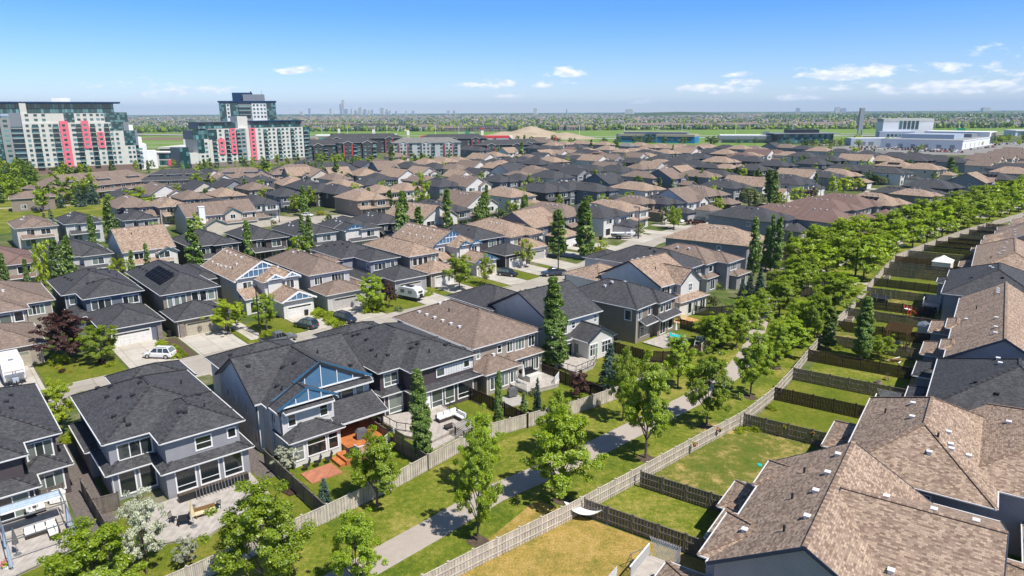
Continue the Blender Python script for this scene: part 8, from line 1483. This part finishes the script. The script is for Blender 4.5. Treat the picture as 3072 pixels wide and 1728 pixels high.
table(empty('dining_table',(*sq(-1.2,65.6),.35),R(41),'dark dining table under the canopies at the lower left','table'),1.8,1.0,.72,'metal_black')
for i,(a,b_) in enumerate([(-2.6,65.4),(-1.6,64.3),(-.6,64.3),(-1.4,66.9)]): chair(empty('garden_chair',(*sq(a,b_),.35),R(41+90*i),f'blue grey chair at the dark dining table, {NUM[i]} of four from the left','chair','chairs at the dining table'),'metal_grey')
umbrella('a0table','folded purple grey parasol at the lower left dining table','fabric_grey')
r=thing('flower_pot','pot1','white pot with pink flowers at the lower left corner','plant pot'); b=MB(); b.cyl((0,0),.25,0,.5,'white_trim',10,.33); b.obj('pot',r,uv=False); b=MB()
for k in range(60): q=random.Random(k); a=q.random()*6.28; d=q.random()*.42; z=.5+q.random()*.35; b.box(d*math.cos(a)-.05,d*math.cos(a)+.05,d*math.sin(a)-.05,d*math.sin(a)+.05,z,z+.06,'flower_pink' if k%2 else 'leaf_bright')
b.obj('flowers',r,uv=False)
for k,(p,q) in enumerate([(52.6,25.55),(55.6,25.0)] if False else [(66.5,22.75),(71.5,21.7),(76.4,15.9),(76.3,12.9)]):
    x,y=rq(p,q); r=empty('hanging_basket',(x,y,1.1),0,f'hanging flower basket on the lawn fence, {NUM[k]} from the left','flower basket','flower baskets on the fences'); b=MB(); b.cyl((0,0),.1,0,.2,'wicker',8,.2); b.obj('basket',r,uv=False); b=MB()
    for j in range(26): s=random.Random(j+k*30); a=s.random()*6.28; d=s.random()*.3; z=.15+s.random()*.3; b.box(d*math.cos(a)-.05,d*math.cos(a)+.05,d*math.sin(a)-.05,d*math.sin(a)+.05,z,z+.07,'flower_pink' if (j+k)%3==0 else 'leaf_bright')
    b.obj('flowers',r,uv=False)
for k,(kk,m,nm) in enumerate((('fris1','teal_plastic','teal'),('fris2','red_plastic','orange red'))):
    r=thing('toy_disc',kk,f'{nm} round toy lying on the patchy lawn','toy',z=.05); b=MB(); b.cyl((0,0),.28,0,.07,m,14,.24); b.obj('disc',r,uv=False)
# gazebo
r=thing('gazebo','gazebo','white and grey fabric garden gazebo with peaked roof in a far yard','gazebo',50); b=MB(); b.loft([[(-2.4,-2,2.1),(2.4,-2,2.1),(2.4,2,2.1),(-2.4,2,2.1)],[(-.6,-.5,3.0),(.6,-.5,3.0),(.6,.5,3.0),(-.6,.5,3.0)]],'fabric_white'); b.loft([[(-.7,-.6,3.0),(.7,-.6,3.0),(.7,.6,3.0),(-.7,.6,3.0)],[(-.05,-.05,3.4),(.05,-.05,3.4),(.05,.05,3.4),(-.05,.05,3.4)]],'fabric_white'); b.obj('canopy',r,uv=False); b=MB(); b.box(-2.25,2.25,-1.85,-1.8,0,2.1,'fabric_white'); b.box(-2.25,-2.2,-1.8,1.85,0,2.1,'fabric_white'); b.box(2.2,2.25,-1.8,1.85,0,2.1,'fabric_grey'); b.obj('curtain',r,uv=False)
r=thing('pergola','pergola','new yellow wood pergola over the dining set in a right hand yard','pergola',55); b=MB()
for x in (-2.2,2.2):
    for y in (-1.4,1.4): b.box(x-.08,x+.08,y-.08,y+.08,0,2.6,'wood_new')
b.bar((-2.6,-1.4,2.7),(2.6,-1.4,2.7),.08,.2,'wood_new'); b.bar((-2.6,1.4,2.7),(2.6,1.4,2.7),.08,.2,'wood_new')
for k in range(9): b.bar((-2.4+k*.6,-1.8,2.86),(-2.4+k*.6,1.8,2.86),.06,.15,'wood_new')
b.obj('frame',r,uv=False)
table(thing('dining_table','dining','dark dining table under the new wood pergola','table',40,z=.05),1.7,.9,.72,'metal_black')
for i in range(5): a=i*1.2566; chair(thing('garden_chair','dining',f'dark chair around the pergola table, {NUM[i]} of five','chair',math.degrees(a)-90,(1.3*math.cos(a),1.1*math.sin(a)),z=.05))
deck('new wood deck boards beside the pergola',[rq(99,6),rq(99,3),rq(106,3),rq(106,6)],.4,'wood_new')
r=thing('trampoline','tramp','round dark trampoline with net behind the tall poplar yard','trampoline'); b=MB(); b.cyl((0,0),1.9,.75,.82,'metal_black',20); b.obj('mat',r,uv=False); b=MB()
for k in range(8): a=k*.785; b.box(1.9*math.cos(a)-.03,1.9*math.cos(a)+.03,1.9*math.sin(a)-.03,1.9*math.sin(a)+.03,0,1.9,'metal_grey')
b.obj('frame',r,uv=False)
r=thing('play_slide','slide','red plastic slide with white deck in a right hand yard','slide',20); b=MB(); b.bar((0,0,1.7),(2.2,0,.2),.6,.08,'red_plastic'); b.obj('slide',r,uv=False); b=MB(); b.box(-.8,0,-.5,.5,1.5,1.6,'white_trim'); 
for x in (-.75,-.05):
    for y in (-.45,.45): b.box(x-.05,x+.05,y-.05,y+.05,0,2.2,'red_plastic')
b.obj('frame',r,uv=False)
for k,lb in (('planter1','raised grey wood planter box in a far right yard'),('planter2','raised brown wood planter box beside the path fence')):
    r=thing('planter_box',k,lb,'planter',55); b=MB(); b.box(-1.1,1.1,-.6,-.5,0,.5,'deck_grey'); b.box(-1.1,1.1,.5,.6,0,.5,'deck_grey'); b.box(-1.1,-1.0,-.5,.5,0,.5,'deck_grey'); b.box(1.0,1.1,-.5,.5,0,.5,'deck_grey'); b.obj('box',r); b=MB(); b.box(-1.0,1.0,-.5,.5,0,.42,'soil'); b.obj('soil',r,uv=False)
r=thing('lumber_pile','lumber','loose pile of pale lumber and white boards beside the dark fence','lumber',20)
for k in range(9): q=random.Random(k); b=MB(); a=q.uniform(-.5,.5); x=q.uniform(-.5,.5); y=q.uniform(-.7,.7); L_=q.uniform(1.6,3); b.bar((x-L_/2*math.cos(a),y-L_/2*math.sin(a),.08+k*.05),(x+L_/2*math.cos(a),y+L_/2*math.sin(a),.08+k*.05),.16,.05,'white_trim' if k in(2,5) else 'wood_new'); b.obj('board',r,uv=False)
r=thing('fire_pit','firebowl','small stone fire pit on the narrow lawn','fire pit'); b=MB(); b.cyl((0,0),.5,0,.35,'stone',12,.45); b.obj('ring',r); b=MB(); b.cyl((0,0),.35,.35,.37,'soil',12); b.obj('ash',r,uv=False)
chair(thing('garden_chair','chairred','reddish garden chair beside the stone fire pit','chair',-40,(.8,.5)),'brown_panel')
r=thing('garden_shed','shed','white metal clad shed against the tan lower roof','shed',55); b=MB(); b.box(-1.1,1.1,-.8,.8,0,2.0,'wall_w'); b.obj('wall',r); b=MB(); b.loft([[(-1.2,-.9,2),(1.2,-.9,2),(1.2,.9,2),(-1.2,.9,2)],[(-1.1,-.05,2.4),(1.1,-.05,2.4),(1.1,.05,2.4),(-1.1,.05,2.4)]],'metal_grey'); b.obj('roof',r,uv=False)
for k,lb in (('bin1','black wheeled bin between the two garages near the dark vehicle'),('bin2','second black wheeled bin behind the dark blue vehicle'),('bin3','black wheeled bin beside the low side garage wing'),('bin4','black wheeled bin near the boat'),('bin5','dark wheeled bin beside the stone pier')):
    r=thing('wheeled_bin',k,lb,'bin',41); b=MB(); b.loft([[(-.25,-.3,.05),(.25,-.3,.05),(.25,.3,.05),(-.25,.3,.05)],[(-.3,-.36,1.0),(.3,-.36,1.0),(.3,.36,1.0),(-.3,.36,1.0)]],'metal_black'); b.obj('body',r,uv=False); b=MB(); b.box(-.32,.32,-.38,.4,1.0,1.08,'metal_black'); b.obj('lid',r,uv=False)
# decks with white lattice at the right hand duplexes
def lattice(p,q,ang,label,w=3.2,z=1.2):
    x,y=rq(p,q); r=empty('deck',(x,y,0),R(ang),label,'deck'); b=MB(); b.box(0,w,0,2.6,z-.12,z,'deck_grey'); b.obj('boards',r); b=MB()
    for i in range(int(w/.13)): b.box(i*.13,i*.13+.05,-.03,.03,z,z+1.0,'white_trim')
    b.box(-.04,w+.04,-.05,.05,z+1,z+1.08,'white_trim'); 
    for i in range(18): b.bar((0.02,i*.15,z),(.02,min(2.6,i*.15+.9),z+1.7),.03,.03,'white_trim'); b.bar((.02,min(2.6,i*.15+.9),z),(.02,i*.15,z+1.7),.03,.03,'white_trim')
    b.obj('railing',r,uv=False); b=MB(); 
    for sx in (0.05,w-.05):
        for sy in (.05,2.5): b.box(sx-.06,sx+.06,sy-.06,sy+.06,0,z,'white_trim')
    for k in range(5): b.box(w,w+.28*(5-k),.4,1.6,k*.22,k*.22+.2,'deck_grey')
    b.obj('stair',r,uv=False)
lattice(46.3,19.0,-125,'raised back deck with white railing and lattice screen at the nearest duplex',3.6)
lattice(38.8,19.5,-35,'white railed back landing at the bottom edge of the nearest duplex',3.0)
lattice(90.3,8.6,-125,'dark back deck with lattice screen below the charcoal duplex',3.0)
lattice(146,8.2,-125,'white railed back deck of the charcoal duplex with the gazebo beside it',2.6)

# ---------------------------------------------------------------- sky, sun, haze, camera
w=bpy.data.worlds.new('World'); sc.world=w; w.use_nodes=True; nt=w.node_tree; nt.nodes.clear()
SUN_AZ=-42; SUN_EL=57
sky=N(nt,'ShaderNodeTexSky',sky_type='NISHITA'); sky.sun_disc=False; sky.sun_elevation=R(SUN_EL); sky.sun_rotation=R(90-SUN_AZ); sky.air_density=1.0; sky.dust_density=.2; sky.ozone_density=3.0; sky.altitude=600
bg=N(nt,'ShaderNodeBackground'); bg.inputs[1].default_value=.11
tc=N(nt,'ShaderNodeTexCoord'); nrm=N(nt,'ShaderNodeVectorMath',operation='NORMALIZE'); nt.links.new(tc.outputs['Generated'],nrm.inputs[0])
sp=N(nt,'ShaderNodeSeparateXYZ'); nt.links.new(nrm.outputs[0],sp.inputs[0])
def mt(op,a,b=None,c=None,clamp=False):
    n=N(nt,'ShaderNodeMath',operation=op); n.use_clamp=clamp
    for i,v in enumerate((a,b,c)):
        if v is None: continue
        if isinstance(v,(int,float)): n.inputs[i].default_value=v
        else: nt.links.new(v,n.inputs[i])
    return n.outputs[0]
az=mt('ARCTAN2',sp.outputs[0],sp.outputs[1]); el=mt('ARCSINE',sp.outputs[2])
# ragged edges come from noise in direction space, stretched level
mp=N(nt,'ShaderNodeMapping'); mp.inputs['Scale'].default_value=(1,1,2.6); nt.links.new(nrm.outputs[0],mp.inputs[0])
no=N(nt,'ShaderNodeTexNoise',i_Scale=34.0,i_Detail=9.0,i_Roughness=.6); nt.links.new(mp.outputs[0],no.inputs['Vector'])
CL=[(296,71,17,3.6,1),(469,85.5,14,2.5,.8),(496,85,15,4.6,1),(510,96,11,2.8,.8),(541,86,10,3,.7),(570,74,17,5,.9),(563,82.6,12,2.5,.8),(700,89,16,4.4,1),(731,91,19,4.6,1),(749,83.5,18,3,.8),(739,75,12,2.6,.6),(841,75,32,6,1.15),(843,88,34,4,.7),(926,90.5,44,6,.9),(944,70,30,5,.7),(1010,74,22,3.4,.8),(1002,88,40,6,.8),(799,98.5,18,3,.7),(180,91,50,7.5,.55),(465,111,16,2,.5),(870,96,60,4,.45),(640,103,20,2,.4),(1100,50,60,8,.8)]
acc=None
F_=690; TH_=math.atan(176/690)
for u,v,a,b_,k in CL:
    x=(u-512)/F_; y=-(v-288)/F_; x,y=x*math.cos(R(.3))+y*math.sin(R(.3)),y*math.cos(R(.3))-x*math.sin(R(.3)); d=Vector((x,math.cos(TH_)+y*math.sin(TH_),-math.sin(TH_)+y*math.cos(TH_))).normalized()
    a0=math.atan2(d.x,d.y); e0=math.asin(d.z); p=mt('MULTIPLY',mt('SUBTRACT',az,a0),1/(a/F_*1.7)); q=mt('MULTIPLY',mt('SUBTRACT',el,e0),1/(b_/F_*1.85)); q=mt('MAXIMUM',q,mt('MULTIPLY',q,-1.9)); r2=mt('ADD',mt('MULTIPLY',p,p),mt('MULTIPLY',q,q)); m_=mt('MULTIPLY',mt('SUBTRACT',1,r2,clamp=True),k); acc=m_ if acc is None else mt('MAXIMUM',acc,m_)
dens=mt('MULTIPLY',mt('SUBTRACT',mt('ADD',mt('MULTIPLY',acc,.95),mt('MULTIPLY',no.outputs['Fac'],3.0)),1.9),2.2,clamp=True)
dens=mt('MULTIPLY',dens,mt('GREATER_THAN',acc,.001))
n3=N(nt,'ShaderNodeTexNoise',i_Scale=60.0,i_Detail=6.0); nt.links.new(mp.outputs[0],n3.inputs['Vector']); cr_=N(nt,'ShaderNodeValToRGB'); cr_.color_ramp.elements[0].position=.38; cr_.color_ramp.elements[0].color=(.70,.77,.90,1); cr_.color_ramp.elements[1].position=.58; cr_.color_ramp.elements[1].color=(1,1,1,1); nt.links.new(n3.outputs['Fac'],cr_.inputs[0]); bc=N(nt,'ShaderNodeBackground'); nt.links.new(cr_.outputs[0],bc.inputs[0]); bc.inputs[1].default_value=.95
mx=N(nt,'ShaderNodeMixShader'); nt.links.new(mt('MULTIPLY',dens,.93),mx.inputs[0]); nt.links.new(bg.outputs[0],mx.inputs[1]); nt.links.new(bc.outputs[0],mx.inputs[2])
tr=N(nt,'ShaderNodeMapRange'); tr.inputs[1].default_value=-.01; tr.inputs[2].default_value=.13; nt.links.new(el,tr.inputs[0])
tm_=N(nt,'ShaderNodeMix',data_type='RGBA'); tm_.inputs[6].default_value=(.92,.94,1.14,1); tm_.inputs[7].default_value=(.36,.70,1.20,1); nt.links.new(tr.outputs[0],tm_.inputs[0])
ml=N(nt,'ShaderNodeVectorMath',operation='MULTIPLY'); nt.links.new(sky.outputs[0],ml.inputs[0]); t3=N(nt,'ShaderNodeMapRange'); t3.inputs[1].default_value=.2; t3.inputs[2].default_value=.55; nt.links.new(el,t3.inputs[0]); tn=N(nt,'ShaderNodeMix',data_type='RGBA'); nt.links.new(t3.outputs[0],tn.inputs[0]); nt.links.new(tm_.outputs[2],tn.inputs[6]); tn.inputs[7].default_value=(.72,.76,.80,1); nt.links.new(tn.outputs[2],ml.inputs[1]); nt.links.new(ml.outputs[0],bg.inputs[0]); o=N(nt,'ShaderNodeOutputWorld'); nt.links.new(mx.outputs[0],o.inputs[0])
sl=bpy.data.lights.new('sun','SUN'); sl.energy=5.0; sl.angle=R(.5); sl.color=(1,.95,.87); so=bpy.data.objects.new('sun',sl); COL.objects.link(so)
dv=Vector((math.cos(R(SUN_EL))*math.cos(R(SUN_AZ)),math.cos(R(SUN_EL))*math.sin(R(SUN_AZ)),math.sin(R(SUN_EL)))); so.rotation_euler=dv.to_track_quat('Z','Y').to_euler()
hz=MB(); hz.box(-21000,21000,-400,21000,-1,262,'metal_grey'); ho=hz.obj('haze',uv=False); ho['kind']='stuff'
hm=bpy.data.materials.new('haze'); hm.use_nodes=True; n2=hm.node_tree; n2.nodes.clear(); pv=N(n2,'ShaderNodeVolumePrincipled'); pv.inputs['Density'].default_value=.000062; pv.inputs['Color'].default_value=(.56,.76,1,1); pv.inputs['Anisotropy'].default_value=.0
oo=N(n2,'ShaderNodeOutputMaterial'); n2.links.new(pv.outputs[0],oo.inputs['Volume']); ho.data.materials.clear(); ho.data.materials.append(hm)
cam=bpy.data.cameras.new('camera'); co=bpy.data.objects.new('camera',cam); COL.objects.link(co); sc.camera=co
cam.sensor_width=36; cam.lens=36*690/1024; cam.clip_end=60000; cam.clip_start=.5
ro=R(.3); c_,s_=math.cos(ro),math.sin(ro); Fv=Vector((0,math.cos(TH_),-math.sin(TH_))); Uv=Vector((0,math.sin(TH_),math.cos(TH_))); Rv=Vector((1,0,0))
X=Rv*c_-Uv*s_; Y=Rv*s_+Uv*c_; Z=-Fv
co.matrix_world=Matrix(((X.x,Y.x,Z.x,0),(X.y,Y.y,Z.y,0),(X.z,Y.z,Z.z,36),(0,0,0,1)))
sc.view_settings.view_transform='Standard'; sc.view_settings.look='None'; sc.view_settings.exposure=0.38; sc.view_settings.gamma=1
sc.cycles.volume_step_rate=4; sc.cycles.max_bounces=5; sc.cycles.volume_bounces=0; sc.cycles.transparent_max_bounces=6
# drop prototypes that were never placed
for p in PROTO.values():
    if isinstance(p,list) and not p[1]:
        for ch in list(p[0].children)+[p[0]]: bpy.data.objects.remove(ch)
